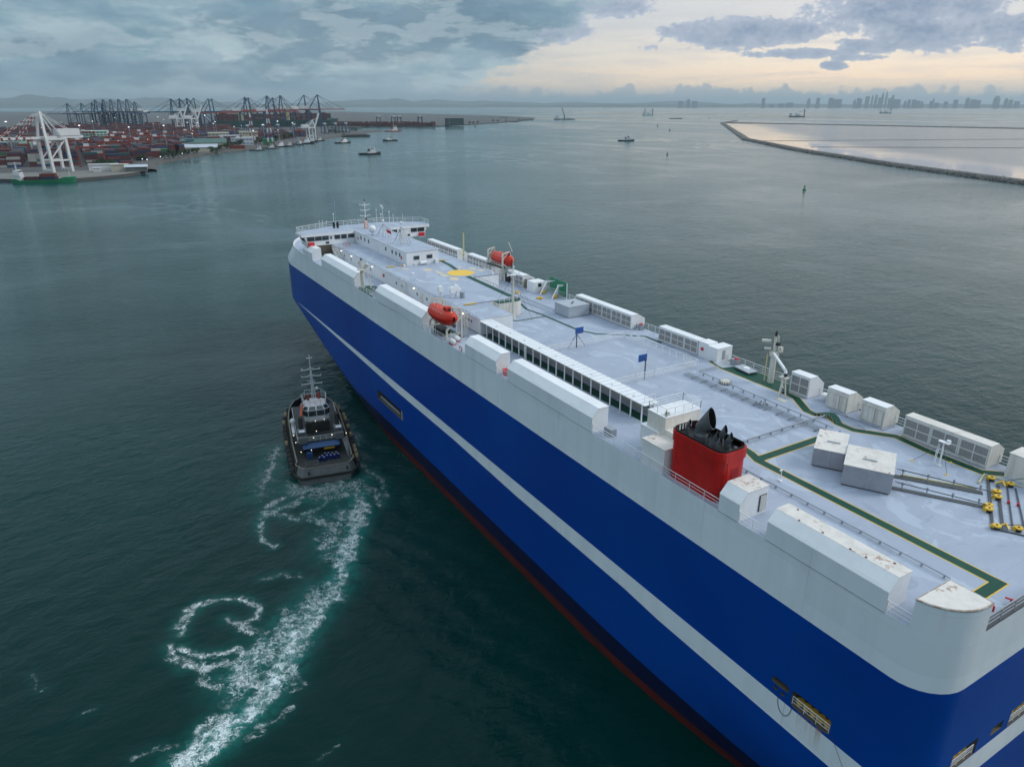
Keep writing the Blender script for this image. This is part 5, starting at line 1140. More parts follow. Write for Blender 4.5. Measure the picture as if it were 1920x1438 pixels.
pt(mb, 'stairs', M['white'])
# stairs opening on the port side under the wing and passage wall
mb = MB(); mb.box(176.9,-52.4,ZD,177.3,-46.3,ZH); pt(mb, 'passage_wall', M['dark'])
mb = MB(); mb.bar((166.8,-51.9,ZD),(171.5,-51.9,ZH+.1),.1,.2); mb.bar((166.8,-50.9,ZD),(171.5,-50.9,ZH+.1),.1,.2)
for k in range(12): u = k/12; mb.bar((166.8+4.7*u,-51.9,ZD+2.7*u),(166.8+4.7*u,-50.9,ZD+2.7*u),.3,.04)
pt(mb, 'stairs', M['mast']); rail([(171.5,-52.3,ZH),(171.5,-50.8,ZH)], h=.9, n=3, sp=.7, m_='mast')
mb = MB()
for k in range(4): mb.bar((170.2,-53.4-k*.5,Z2),(170.2,-53.4-k*.5,Z2+1.1),.06)
mb.bar((170.2,-53.2,Z2+1.1),(170.2,-55.1,Z2+1.1),.07); mb.bar((170.2,-53.2,Z2+.6),(170.2,-55.1,Z2+.6),.06); pt(mb, 'red_gate', mat('pink_red_rail', (.55,.10,.08), .5))
# masts and antennas on the bridge roof
def ladder_mast(x_, y_, z0, h, arms, nm, m_='white', par=ship):
    mb = MB(); mb.cyl((x_,y_,z0),(x_,y_,z0+h),.13,.08,n=8)
    for (hz, w_) in arms: mb.bar((x_,y_-w_,z0+hz),(x_,y_+w_,z0+hz),.12,.10); mb.bar((x_,y_-w_*.7,z0+hz),(x_,y_,z0+hz-.35),.06); mb.bar((x_,y_+w_*.7,z0+hz),(x_,y_,z0+hz-.35),.06); mb.bar((x_,y_-w_,z0+hz),(x_,y_-w_,z0+hz+.3),.1); mb.bar((x_,y_+w_,z0+hz),(x_,y_+w_,z0+hz+.3),.1)
    return mb.build(nm, M[m_], par)
o = ladder_mast(178.6,-62.3,34.18,6.6,((3.2,1.25),(4.6,1.2),(5.9,1.3)),'radar_mast')
mb = MB(); mb.bar((178.2,-62.2,34.2),(178.2,-62.2,36.0),.9,.9); mb.build('mast_cage', mat('pale_red_cage', (.6,.30,.25), .5, var=.8, vscale=3, col2=(.7,.68,.66)), o)
mb = MB(); mb.sphere((178.1,-62.3,36.6),.3); mb.bar((178.6,-62.3,40.8),(178.6,-62.3,41.6),.12); mb.build('mast_lamp', M['black'], o)
for x_, y_, h_ in ((182,-68.3,4.3),(182.2,-66.6,3.9),(181.5,-69.9,3.3),(180.6,-70.6,2.6),(181,-67.4,2.9),(184,-55.6,3.4),(182.5,-52.2,2.2),(182.4,-53.2,2.0),(181.9,-51.2,2.2),(180.3,-73.2,2.5),(180.2,-58.0,1.2)):
    mb = MB(); mb.cyl((x_,y_,34.18),(x_,y_,34.18+h_),.09 if h_ > 2.5 else .06,.05,n=6); mb.sphere((x_,y_,34.18+h_),.2 if h_ > 2.8 else .12); pt(mb, 'antenna', M['white'])
mb = MB(); mb.cyl((183.2,-55.9,34.2),(183.2,-55.9,42.2),.05,.03,n=5); pt(mb, 'whip_antenna', M['bluegrey'])
mb = MB(); mb.bar((182,-68.3,38.4),(181.2,-67.6,39.3),.5,.25); pt(mb, 'radar_scanner', M['white'])
mb = MB()
for x_, y_ in ((183.2,-55.3),(182.9,-56.2)): mb.obox((x_,y_,34.18),.3,.5,1.5)
split(mb, 'equipment_locker', M['black'], ship)
# lattice antenna group on the upper house
for cx_, cy_, hh, sc in ((153.5,-61.8,4.6,1.5),(164.8,-61.8,3.6,1.3)):
    mb = MB(); 
    for an in range(0, 360, 60):
        a1 = R(an+15); mb.bar((cx_+2.1*sc*math.cos(a1),cy_+1.3*sc*math.sin(a1),34.2),(cx_,cy_,34.2+hh*.85),.06)
    o = pt(mb, 'mast_stay', M['grey'])
    mb = MB(); mb.cyl((cx_,cy_,34.2),(cx_,cy_,34.2+hh),.16,.1,n=8); mb.cyl((cx_-1.4,cy_-.8,34.2),(cx_-1.4,cy_-.8,34.2+hh*.6),.1,n=6); mb.sphere((cx_,cy_,34.2+hh+.1),.33); mb.bar((cx_-.9,cy_+.9,34.2+hh*.6),(cx_+.9,cy_-.9,34.2+hh*.6),.07); mb.bar((cx_-1.0,cy_-.9,34.2+hh*.75),(cx_+1,cy_+.9,34.2+hh*.75),.07)
    mb.bar((cx_,cy_-1.3,34.2+hh*.5),(cx_,cy_+1.3,34.2+hh*.5),.07); pt(mb, 'antenna_mast', M['white'])
mb = MB()
for k in range(14):
    an = k*.9; mb.bar((153.5+1.4*math.cos(an),-61.8+1.1*math.sin(an),34.2+.3*(k%4)),(153.5+.5*math.cos(an+1.5),-61.8+.5*math.sin(an+1.5),36.0+.2*(k%5)),.05)
pt(mb, 'antenna_bracing', M['rustwall'])
mb = MB(); mb.sphere((168.2,-60.2,35.6),.95); mb.cyl((168.2,-60.2,34.2),(168.2,-60.2,35),.25,n=8); pt(mb, 'satellite_dome', M['white'], smooth=True)
mb = MB(); mb.cyl((161.5,-61.3,34.2),(161.5,-61.3,37.2),.05,n=5); fl = pt(mb, 'flag_staff', M['white'])
for i, (m_, z0, z1) in enumerate(((M['white'], 36.5, 37.2),(M['redsm'], 35.8, 36.5))):
    mb = MB()
    for k in range(5):
        f_ = lambda u: (161.5-u*1.9, -61.3-.35*u+.12*math.sin(u*6))
        a_, b_ = f_(k/5), f_((k+1)/5); s_ = -.5*k/5; s2 = -.5*(k+1)/5
        mb.add([(*a_, z0+s_),(*b_, z0+s2),(*b_, z1+s2),(*a_, z1+s_)], [(0,1,2,3)])
    mb.build('flag', m_, fl)
# deck crane starboard and boom rest
mb = MB(); mb.cyl((59.7,-76.4,ZD),(59.7,-76.4,32.4),.42,.38,n=14); cr = pt(mb, 'deck_crane', M['mast'])
mb = MB(); mb.obox((59.7,-76.4,32.4),.9,.9,.5); mb.bar((59.7,-76.4,32.8),(59.6,-76.2,35.4),.32); mb.bar((59.3,-76.7,32.8),(59.45,-76.45,35.3),.14); mb.bar((60.0,-76.5,32.8),(59.7,-76.4,35.6),.14); mb.cyl((60.1,-75.9,34.5),(60.9,-75.1,34.5),.22,n=8); mb.cyl((60.0,-76.0,33.4),(60.6,-75.4,33.4),.18,n=8); mb.obox((59.2,-76.9,33.0),.5,.5,.7); mb.build('crane_housing', M['mast'], cr)
mb = MB(); mb.cyl((59.55,-76.1,35.3),(59.5,-76.05,35.95),.2,.12,n=8); mb.obox((59.35,-76.4,34.0),.5,.5,.35); split(mb, 'motor', M['black'], cr)
mb = MB(); mb.bar((59.5,-76.0,32.9),(55.2,-73.3,32.3),.28,.3); mb.bar((55.2,-73.3,32.3),(55.0,-73.2,31.6),.3); mb.build('boom', M['white'], cr)
mb = MB(); mb.bar((59.5,-76.05,35.6),(55.2,-73.3,32.5),.035); mb.build('hoist_wire', M['black'], cr)
mb = MB(); mb.obox((55.0,-73.2,31.6),.3,.3,.4); mb.build('hook_block', M['black'], cr)
mb = MB()
for (dx, dy) in ((-.15,-.3),(.55,-.5),(.1,.35)): mb.bar((55.0+dx*1.6,-73.0+dy*1.6,ZD),(55.1+dx*.3,-73.1+dy*.3,31.6),.14)
mb.bar((54.8,-72.8,30.2),(55.6,-73.5,30.2),.1); mb.obox((55.1,-73.1,31.4),1.1,.7,.12); mb.obox((54.7,-72.6,ZD),1.6,.8,.06); pt(mb, 'boom_rest', M['mast'])
mb = MB()
for k in range(11): mb.bar((60.3,-75.9,ZD+.3+k*.33),(60.65,-76.2,ZD+.3+k*.33),.04)
mb.bar((60.3,-75.9,ZD),(60.3,-75.9,32.5),.05); mb.bar((60.65,-76.2,ZD),(60.65,-76.2,32.5),.05); mb.build('ladder', M['paley'], cr)
# port crane near the bow and far starboard post
mb = MB(); mb.cyl((140.0,-47.2,ZD),(140.0,-47.2,32.3),.42,.36,n=12); o = pt(mb, 'deck_crane', M['mast'])
mb = MB(); mb.bar((140,-47.2,32.3),(140,-47.2,34.2),.5); mb.obox((140,-47.2,32.2),1.5,1.5,.15); mb.bar((140.2,-47.9,32.4),(139.3,-48.3,33.5),.4); mb.build('crane_housing', M['mast'], o)
mb = MB(); mb.bar((138.6,-48.5,ZD),(139.2,-48.1,32.2),.1); mb.bar((138.0,-48.2,ZD),(138.7,-47.8,32.2),.1)
for k in range(10): mb.bar((138.6,-48.5,ZD+.3+.33*k),(138.1,-48.2,ZD+.3+.33*k),.04)
mb.build('ladder', M['mast'], o)
mb = MB(); mb.cyl((139.9,-47.2,34.2),(139.9,-47.2,34.7),.16,n=8); mb.build('motor', M['black'], o)
mb = MB(); ribbon(mb, [(139.5,-46.2),(131.5,-46.2)], .5, Z1+.004); mb.box(134.5,-49.0,Z1,140.8,-46.4,Z1+.01); pt(mb, 'green_lane', M['green'])
mb = MB(); mb.obox((131.0,-47.3,ZD),1.2,1.0,.9); mb.obox((132.6,-46.9,ZD),.5,.5,1.4); mb.obox((134.3,-47.4,ZD),1.4,.5,.5); pt(mb, 'winch_stand', M['grey'])
mb = MB(); mb.cyl((151.8,-76.6,ZD),(151.5,-76.6,35.6),.22,.16,n=8); mb.obox((151.8,-76.4,30.6),1.0,1.0,.12); pt(mb, 'lamp_post', M['paley'])
# ================================================================ lifeboats and davits
def lifeboat(loc, rz, label):
    root = thing('lifeboat', (0,0,0), label, 'lifeboat', 'orange enclosed lifeboats')
    L, Bm = 4.3, 1.5
    def sect(u): return max(.02, (1-abs(u)**2.6))**.5
    n = 26; up_, lo_ = [], []
    for i in range(n+1):
        u = -1+2*i/n; s_ = sect(u); b_ = Bm*s_; x_ = L*u; sheer = .28*u*u
        up_.append([(x_, b_*math.cos(R(a_))*(.98 if a_ not in (0,180) else 1), .12+sheer*.6+ (1.30*s_**.5)*math.sin(R(a_))**.85) for a_ in range(0, 181, 15)])
        lo_.append([(x_*(1-.05*math.sin(R(a_))), b_*math.cos(R(a_)), .0+sheer*.6-(1.35*s_**.7)*math.sin(R(a_))**1.15) for a_ in range(0, 181, 15)])
    def lft(rows): m_ = len(rows[0]); return [q for r__ in rows for q in r__], [(j*m_+i, j*m_+i+1, (j+1)*m_+i+1, (j+1)*m_+i) for j in range(len(rows)-1) for i in range(m_-1)]
    mb = MB(); mb.add(*lft(lo_)); mb.build('hull', M['orange'], root, smooth=True)
    mb = MB(); v_, f_ = lft(up_); mb.add(v_, [q[::-1] for q in f_]); mb.build('canopy', M['orange'], root, smooth=True)
    mb = MB()
    for sgn in (-1, 1):
        for i in range(n):
            u, v = -1+2*i/n, -1+2*(i+1)/n
            mb.bar((L*u, sgn*(Bm*sect(u)+.04), .06+.17*u*u), (L*v, sgn*(Bm*sect(v)+.04), .06+.17*v*v), .14, .16)
    mb.build('fender_rim', M['red'], root)
    mb = MB(); mb.obox((-2.1,0,1.15),1.3,1.1,.62); mb.obox((-2.0,0,1.75),1.0,.8,.15); mb.build('steering_cupola', M['orange'], root)
    for k, (x_, y_) in enumerate(((-2.78,0),(-2.1,.57),(-2.1,-.57),(2.7,.9),(2.7,-.9))):
        mb = MB(); mb.obox((x_,y_,1.38 if k < 3 else .62), .06 if k == 0 else .7, .6 if k == 0 else .06, .3); mb.build('window', M['glass'], root)
    mb = MB()
    for sgn in (-1, 1):
        for k in range(6): u = -.55+k*.24; mb.bar((L*u, sgn*Bm*.80, 1.0), (L*(u+.1), sgn*Bm*.80, 1.0), .06)
        mb.bar((-L*.62, sgn*Bm*.72, .75), (L*.66, sgn*Bm*.74, .78), .05)
    for x_ in (-1.9,-.6,.7,2.0):
        for sgn in (-.45,.45): mb.obox((x_,sgn,1.40),.12,.12,.12)
    mb.build('grab_rail', M['mast'], root)
    mb = MB()
    for sgn in (-1, 1):
        for k in range(9): x_ = -3.1+k*.7; mb.bar((x_, sgn*(Bm*sect(x_/L)+.05), -.05), (x_+.05, sgn*(Bm*sect(x_/L)*.86+.05), -.5), .05)
    mb.build('grab_line', M['red'], root)
    mb = MB()
    for x_ in (-3.4,3.4): mb.obox((x_,0,.7),.35,.3,.6)
    mb.bar((-3.4,0,1.3),(-3.4,0,1.9),.12); mb.bar((3.4,0,1.3),(3.4,0,1.8),.12); mb.build('lifting_hook', M['mast'], root)
    mb = MB(); mb.cyl((-4.3,0,-.75),(-4.0,0,-.75),.3,n=10); mb.build('propeller_guard', M['dgrey'], root)
    root.location = loc; root.rotation_euler = (0, 0, rz); return root
lifeboat((101.9,-47.35,31.95), 0, 'orange-red enclosed lifeboat hanging on the port side nearest the camera')
lifeboat((133.6,-76.9,32.45), 0, 'orange-red enclosed lifeboat on the far starboard side, beyond the yellow helicopter circle')
def davit(x_, ys_, sg, h):
    # sg +1: port (outboard is +y)
    mb = MB(); yb = ys_-sg*2.6
    mb.bar((x_, ys_, ZD), (x_, ys_, ZD+1.7), .28); mb.bar((x_, ys_, ZD+1.7), (x_, yb, ZD+3.6), .28); mb.bar((x_, yb, ZD), (x_, yb, ZD+h), .3); mb.bar((x_, ys_, ZD+.9), (x_, yb, ZD+.9), .16)
    o = pt(mb, 'davit_frame', M['mast'])
    mb = MB(); mb.bar((x_, yb, ZD+h), (x_, ys_-sg*.9, ZD+h+.4), .24); mb.bar((x_, yb, ZD+h-1.2), (x_, ys_-sg*1.2, ZD+h+.2), .14); mb.build('davit_arm', M['mast'], o)
for x_ in (98.9,105.3): davit(x_, -46.6, 1, 5.0)
for x_ in (130.6,137.0): davit(x_, -77.8, -1, 5.6)
mb = MB(); mb.bar((98.9,-48.3,ZD+.0),(98.9,-48.3,ZD+2.9),.16); mb.bar((102.8,-46.4,ZD),(102.8,-46.4,ZD+2.2),.08); mb.bar((102.8,-46.4,ZD+2.2),(105.3,-46.6,ZD+2.2),.08); mb.bar((98.9,-49.2,ZD+2.5),(105.3,-49.2,ZD+2.5),.14); mb.bar((98.9,-48.6,ZD+.6),(100.6,-50.1,ZD+.6),.2); pt(mb, 'davit_frame', M['mast'])
mb = MB(); mb.box(130.5,-75.9,ZD+2.6,137.2,-74.9,ZD+2.7); pt(mb, 'embarkation_platform', M['green']); rail([(130.5,-74.9,ZD+2.7),(137.2,-74.9,ZD+2.7)], h=1.0, n=3, sp=1.1, m_='mast')
rail([(130.5,-75.9,ZD+2.7),(137.2,-75.9,ZD+2.7)], h=1.0, n=2, sp=1.1, m_='mast')
mb = MB()
for x_ in (130.6,133.8,137.1): mb.bar((x_,-74.95,ZD),(x_,-74.95,ZD+2.6),.14)
mb.bar((136,-74.5,ZD),(138.5,-74.5,ZD+2.7),.1); mb.bar((131.5,-77.2,36.5),(130.4,-77.5,34.6),.09); split(mb, 'platform_leg', M['mast'], ship)
mb = MB(); mb.box(101.0,-48.2,ZD,104.1,-46.7,ZD+1.15); mb.box(128.3,-77.3,ZD,129.9,-75.4,ZD+1.7); split(mb, 'winch_cover', M['black'], ship)
mb = MB()
for k in range(12): mb.bar((99.3,-50.0,ZD+.3+.33*k),(99.3,-50.5,ZD+.3+.33*k),.05)
mb.bar((99.3,-50.0,ZD),(99.3,-50.0,ZD+4.4),.07); mb.bar((99.3,-50.5,ZD),(99.3,-50.5,ZD+4.4),.07); pt(mb, 'ladder', M['mast'])
def canister(x_, y_, z_, lab):
    r_ = thing('liferaft', (x_, y_, z_), lab, 'life raft', 'white life raft canisters on the port side')
    mb = MB(); prof = [(-.75,.05),(-.72,.28),(-.6,.36),(-.05,.37),(0,.40),(.05,.37),(.6,.36),(.72,.28),(.75,.05)]
    n = 14; vs = []
    for u, rr_ in prof:
        for i in range(n): vs.append((x_+u, y_+rr_*math.cos(2*math.pi*i/n), z_+.55+rr_*math.sin(2*math.pi*i/n)))
    mb.add(vs, [(j*n+i, (j+1)*n+i, (j+1)*n+(i+1) % n, j*n+(i+1) % n) for j in range(len(prof)-1) for i in range(n)]+[tuple(range(n)), tuple(range(len(vs)-1, len(vs)-n-1, -1))])
    mb.build('canister', M['white'], r_, smooth=True)
    mb = MB(); mb.obox((x_-.45,y_,z_),.12,.8,.35); mb.obox((x_+.45,y_,z_),.12,.8,.35); split(mb, 'cradle', M['redsm'], r_)
canister(97.2,-47.5,ZD+.2,'white life raft canister farther inboard beside the lifeboat davit'); canister(96.6,-46.45,ZD,'white life raft canister closest to the port rail, aft of the lifeboat')
for x_, lab in ((106.2,'forward of two white slanted boxes at the port rail beneath the lifeboat'),(104.2,'aft of two white slanted boxes at the port rail beneath the lifeboat')):
    mb = MB(); mb.add([(x_-.3,-46.5,ZD),(x_+.3,-46.5,ZD),(x_+.3,-46.0,ZD),(x_-.3,-46.0,ZD),(x_-.3,-46.35,ZD+1.0),(x_+.3,-46.35,ZD+1.0),(x_+.3,-46.2,ZD+1.0),(x_-.3,-46.2,ZD+1.0)], [(0,3,2,1),(4,5,6,7),(0,1,5,4),(1,2,6,5),(2,3,7,6),(3,0,4,7)]); pt(mb, 'slanted_box', M['white'])
mb = MB()
for k in range(12): a1, a2 = k*math.pi/6, (k+1)*math.pi/6; mb.bar((92.5+.36*math.cos(a1),-45.82,ZD+.6+.36*math.sin(a1)),(92.5+.36*math.cos(a2),-45.82,ZD+.6+.36*math.sin(a2)),.13)
tag(mb.build('lifebuoy', mat('lifebuoy_red', (.6,.09,.06), .5, var=.9, vscale=1.8, col2=(.7,.68,.66))), 'red and white lifebuoy hung on the port rail aft of the lifeboat', 'lifebuoy')
mb = MB(); mb.box(80.0,-47.6,ZD,81.2,-46.6,ZD+.75); pt(mb, 'hose_box', M['redsm']); mb = MB(); mb.box(57.0,-47.7,ZD,58.3,-46.9,ZD+.9); pt(mb, 'deck_box', M['grey'])
# mooring stations seen in the hull openings
def station(x0, x1, y0, z0, ax='x', n=5):
    mb = MB()
    for k in range(n):
        u = x0+(x1-x0)*(k+.5)/n
        if ax == 'x': mb.lathe((u, y0, z0), [(.26,0),(.26,.35),(.38,.42),(.38,.5),(.05,.52)], 12)
        else: mb.lathe((y0, u, z0), [(.26,0),(.26,.35),(.38,.42),(.38,.5),(.05,.52)], 12)
    return pt(mb, 'mooring_bollard', M['yellow'])
station(25.3,28.9,YP-.7,14.34); station(-54.6,-51.5,XT+.75,14.12,'y',4); station(-64.2,-60.2,XT+.75,14.12,'y',4)
for pts_, in (([(25.2,YP-.12,14.34),(28.9,YP-.12,14.34)],),([(XT+.12,-54.7,14.12),(XT+.12,-51.3,14.12)],),([(XT+.12,-64.3,14.12),(XT+.12,-60.1,14.12)],)): rail(pts_, h=.95, n=3, sp=1.2)
mb = MB(); mb.box(25.3,YP-1.9,14.34,26.1,YP-1.2,15.3); pt(mb, 'winch', M['redsm']); mb = MB(); mb.box(26.5,YP-2.9,14.34,28.5,YP-2.0,15.2); pt(mb, 'winch', M['dark'])
mb = MB(); mb.box(118.9,YP-.9,8.2,131.6,YP-.6,8.8); mb.box(121,YP-.5,7.2,131.4,YP-.35,7.6); mb.bar((119.2,YP-.3,6.9),(119.2,YP-.3,8.8),.5); pt(mb, 'pilot_gangway', M['pipe'])
mb = MB()
for k in range(9): a1, a2 = R(180+k*20), R(180+(k+1)*20); mb.bar((29.5+.75*math.cos(a1),YP+.05,14.2+1.5*math.sin(a1)),(29.5+.75*math.cos(a2),YP+.05,14.2+1.5*math.sin(a2)),.04)
mb.bar((25.0,YP+.03,14.9),(22.2,YP+.15,11),.02); pt(mb, 'mooring_rope', M['dgrey'])
mb = MB(); mb.bar((114,YP-.0,ZD+.6),(128,YP+.03,ZD-.4),.03); pt(mb, 'loose_cable', M['dgrey'])
mb = MB(); mb.bar((204,-50.6,19.4),(203,-50.6,17.2),.5,.5); pt(mb, 'anchor_pocket', M['mast'])
# ================================================================ escort tug
def build_main_tug():
    tg = thing('tugboat', (0,0,0), 'dark escort tug with white wheelhouse and stepped mast churning foam beside the big ship', 'tugboat')
    B = 5.75
    def half(x, k=1.0):
        if x > 3: u = min(1, (x-3)/13.6); return B*k*max(0, 1-u**2.5)**.5
        if x < -15.6: u = (-15.6-x)/3.4; return (B-1.35*(min(1,u)**2.2))*k
        return B*k-.35*max(0, (-6-x)/12)
    xs_ = [-19]+[-19+.35*i for i in range(1, 10)]+[-15.5+1.5*i for i in range(12)]+[3+13.6*math.sin(R(i*7.5)) for i in range(1, 13)]
    def ring(k, z0, sh, inset=0):
        pts = []
        for x in xs_:
            sheer = sh*max(0, (x+2)/21)**2*1.0; pts.append((x-(inset if x > 10 else 0)+(inset if x < -18 else 0), max(0, half(x, k)-inset), z0+sheer))
        return pts+[(a_, -b_, c_) for a_, b_, c_ in pts[::-1] if b_ > .001 or True]
    def loft(rs): n = len(rs[0]); return [q for r_ in rs for q in r_], [(j*n+i, j*n+(i+1) % n, (j+1)*n+(i+1) % n, (j+1)*n+i) for j in range(len(rs)-1) for i in range(n)]
    def ins(r_, d): return [(a_+(d if a_ < -17 else -d*(a_ > 14)), (b_-d if b_ > 0 else b_+d) if abs(b_) > d else 0, c_) for a_, b_, c_ in r_]
    mb = MB(); mb.add(*loft([ring(.86,-1.2,.3), ring(.93,.2,.6), ring(.98,1.15,.9)])); h = mb.build('hull', M['tuggrey'], tg)
    mb = MB(); r1 = ring(.99,1.2,1); r2 = ring(1.0,1.65,1); o1 = [(a_*1.012, b_*1.05, c_) for a_, b_, c_ in r1]; o2 = [(a_*1.012, b_*1.05, c_) for a_, b_, c_ in r2]
    mb.add(*loft([r1, o1, o2, r2])); mb.build('rubber_fender', M['rubber'], tg)
    mb = MB(); a0 = ring(.99,1.65,1); a1 = ins(ring(.985,3.1,1), .35); a2 = ins(ring(.985,3.12,1), .6); a3 = ins(ring(.97,1.5,1), .55)
    mb.add(*loft([a0, a1, a2, a3])); o = mb.build('bulwark', [M['tughull'], M['tuggrey']], tg)
    for p_ in o.data.polygons:
        if p_.center.x < -16.3: p_.material_index = 1
    mb = MB(); c1 = ins(ring(.985,3.13,1), .32); c2 = ins(ring(.985,3.13,1), .55); c3 = [(a_, b_, c_+.08) for a_, b_, c_ in c2]; c0 = [(a_, b_, c_+.08) for a_, b_, c_ in c1]
    mb.add(*loft([c1, c0, c3, c2])); mb.build('bulwark_cap', mat('tug_rail_brown', (.16,.15,.13), .6, var=.6, vscale=1, col2=(.07,.05,.03)), tg)
    mb = MB(); dk = ins(ring(.97,1.55,1), .5); n = len(dk); m_ = n//2
    for i in range(m_-1): mb.add([dk[i], dk[i+1], dk[n-2-i], dk[n-1-i]], [(0,1,2,3),(3,2,1,0)][:1])
    mb.build('working_deck', M['tugdeck'], tg)
    for y_ in (-3.6, 3.2): mb = MB(); mb.cyl((-19.25,y_,2.35),(-18.75,y_,2.5),.2,n=10); mb.build('fairlead', M['black'], tg)
    # houses
    mb = MB(); mb.prism([(-8.5,-3.4),(8,-3.0),(10,-1.5),(10,1.5),(8,3.0),(-8.5,3.4)], 1.5, 4.1); mb.build('deckhouse', M['tughull'], tg)
    mb = MB(); mb.box(-9.6,-4.3,4.05,9,4.3,4.18); mb.build('boat_deck', M['tugdeck'], tg)
    mb = MB(); mb.prism([(-5.6,-2.3),(4,-2.3),(5.5,0),(4,2.3),(-5.6,2.3)], 4.15, 6.3); mb.build('middle_house', M['tughull'], tg)
    mb = MB(); mb.add([(-9.5,-3.4,3.9),(-9.5,3.5,3.9),(-11.0,3.5,3.35),(-11.0,-3.4,3.35),(-9.5,-3.4,4.0),(-9.5,3.5,4.0),(-11.0,3.5,3.45),(-11.0,-3.4,3.45)], [(0,1,2,3),(7,6,5,4),(0,3,7,4),(1,5,6,2),(2,6,7,3),(0,4,5,1)]); mb.build('blue_awning', M['tugblue'], tg)
    for y_ in (-3.6, 3.25):
        mb = MB(); mb.obox((-7.6,y_,4.15),2.2,1.6,1.7); mb.obox((-9.5,y_,4.15),1.0,1.6,1.2); o = mb.build('funnel', M['tuggrey'], tg)
        mb = MB(); mb.obox((-8.5,y_,6.06),1.15,1.05,.1); mb.build('funnel_hatch', M['tugwhite'], o)
        mb = MB(); mb.obox((-8.5,y_,6.05),1.35,1.25,.05); mb.build('hatch_frame', M['tugblue'], o)
        mb = MB(); mb.cyl((-6.6,y_,5.9),(-6.2,y_,8.2),.4,n=10); mb.cyl((-6.4,y_,8.1),(-6.45,y_,8.2),.42,n=10); mb.build('exhaust_stack', M['tughull'], tg)
    # wheelhouse, windows on slanted frames
    base = [(-5.0,-1.5),(-4.2,-2.5),(-1.4,-2.6),(.2,-1.4),(.2,1.4),(-1.4,2.6),(-4.2,2.5),(-5.0,1.5)]
    g = lambda k: [((x_+2.4)*k-2.4, y_*k) for x_, y_ in base]; n = len(base)
    mb = MB(); mb.add([(*q, 6.2) for q in g(.93)]+[(*q, 7.35) for q in g(1.0)]+[(*q, 8.75) for q in g(1.06)]+[(*q, 9.45) for q in g(.80)], [(j*n+i, j*n+(i+1) % n, (j+1)*n+(i+1) % n, (j+1)*n+i) for j in range(3) for i in range(n)]+[tuple(range(3*n, 4*n))]); wh = mb.build('wheelhouse', M['tugwhite'], tg)
    A_, B_, C_ = [Vector((*q, 7.4)) for q in g(1.012)], [Vector((*q, 8.68)) for q in g(1.07)], [Vector((*q, 9.38)) for q in g(.835)]
    def pane(a_, b_, c_, d_, k=.1):
        m = (a_+b_+c_+d_)/4; out = [(q+(m-q)*k) for q in (a_, b_, c_, d_)]; nn = (b_-a_).cross(d_-a_).normalized(); 
        if nn.dot(m-Vector((-2.4,0,7.6))) < 0: nn = -nn
        mb = MB(); mb.add([q+nn*.03 for q in out], [(0,1,2,3)]); mb.build('window', M['glass'], wh)
    for i in range(n):
        j = (i+1) % n
        if i == n-1:
            for u0, u1 in ((0,.5),(.5,1)):
                pane(A_[i].lerp(A_[j],u0), A_[i].lerp(A_[j],u1), B_[i].lerp(B_[j],u1), B_[i].lerp(B_[j],u0)); pane(B_[i].lerp(B_[j],u0)+Vector((0,0,.06)), B_[i].lerp(B_[j],u1)+Vector((0,0,.06)), C_[i].lerp(C_[j],u1), C_[i].lerp(C_[j],u0), .16)
        else: pane(A_[i], A_[j], B_[j], B_[i], .12); pane(B_[i]+Vector((0,0,.06)), B_[j]+Vector((0,0,.06)), C_[j], C_[i], .18)
    def trail(pts, h=1.0, nm='railing', m_='tugwhite', nn=2): return rail(pts, h=h, n=nn, sp=1.0, m_=m_, name=nm, par=tg, r_=.04, post=.05)
    trail([(-4.2,-2.0,9.4),(-4.2,2.0,9.4)], .8, m_='tugred'); trail([(-4.2,2.0,9.4),(-1.2,2.4,9.4),(0,1.6,9.4)], 1.3, nn=3); trail([(-4.2,-2.0,9.4),(-1.2,-2.4,9.4),(0,-1.6,9.4)], 1.3, nn=3); trail([(.4,-1.6,9.4),(.4,1.6,9.4)], 1.6)
    trail([(-9.5,-4.2,4.2),(-9.5,4.2,4.2)], 1.0, nn=3); trail([(-9.5,4.25,4.2),(6,4.25,4.2)], 1.0); trail([(-9.5,-4.25,4.2),(6,-4.25,4.2)], 1.0); trail([(-5.5,-2.3,6.3),(-5.5,2.3,6.3)], .9)
    # mast
    mb = MB(); mb.cyl((-.6,0,9.3),(-.6,0,18.7),.14,.07,n=8); mb.cyl((-1.1,.35,9.3),(-.8,.1,15.5),.07,n=6); mb.cyl((-1.1,-.35,9.3),(-.8,-.1,15.5),.07,n=6)
    for z_, w_ in ((12.6,1.9),(14.2,1.85),(15.6,1.75)):
        for s_ in (-1,1): mb.bar((-.6,0,z_+.4),(-.6,s_*w_*.45,z_),.09); mb.bar((-.6,s_*w_*.4,z_),(-.6,s_*w_,z_-.05),.11); mb.bar((-.6,s_*w_,z_-.1),(-.6,s_*w_,z_+.2),.14)
        mb.bar((-.6,-w_*.4,z_),(-.6,w_*.4,z_),.07)
    mb.bar((-.6,-.7,13.2),(-.6,1.0,13.25),.07); mb.bar((-.6,-.55,18.0),(-.6,.55,18.0),.14); ms = mb.build('mast', M['tugwhite'], tg)
    mb = MB(); mb.sphere((-.8,-.8,11.6),.34); mb.sphere((-.6,1.6,15.8),.14); mb.build('radar_dome', M['tugwhite'], ms)
    mb = MB(); mb.obox((-1.2,1.1,9.45),.5,.5,1.1); mb.obox((-.9,-1.0,9.45),.5,.6,1.2); mb.cyl((-1.2,1.1,10.5),(-2.0,1.3,10.9),.12,n=6); mb.cyl((-.9,-1.0,10.6),(-1.7,-1.2,11.0),.12,n=6); mb.build('fire_monitor', mat('tug_dull_red', (.25,.03,.02), .5), tg)
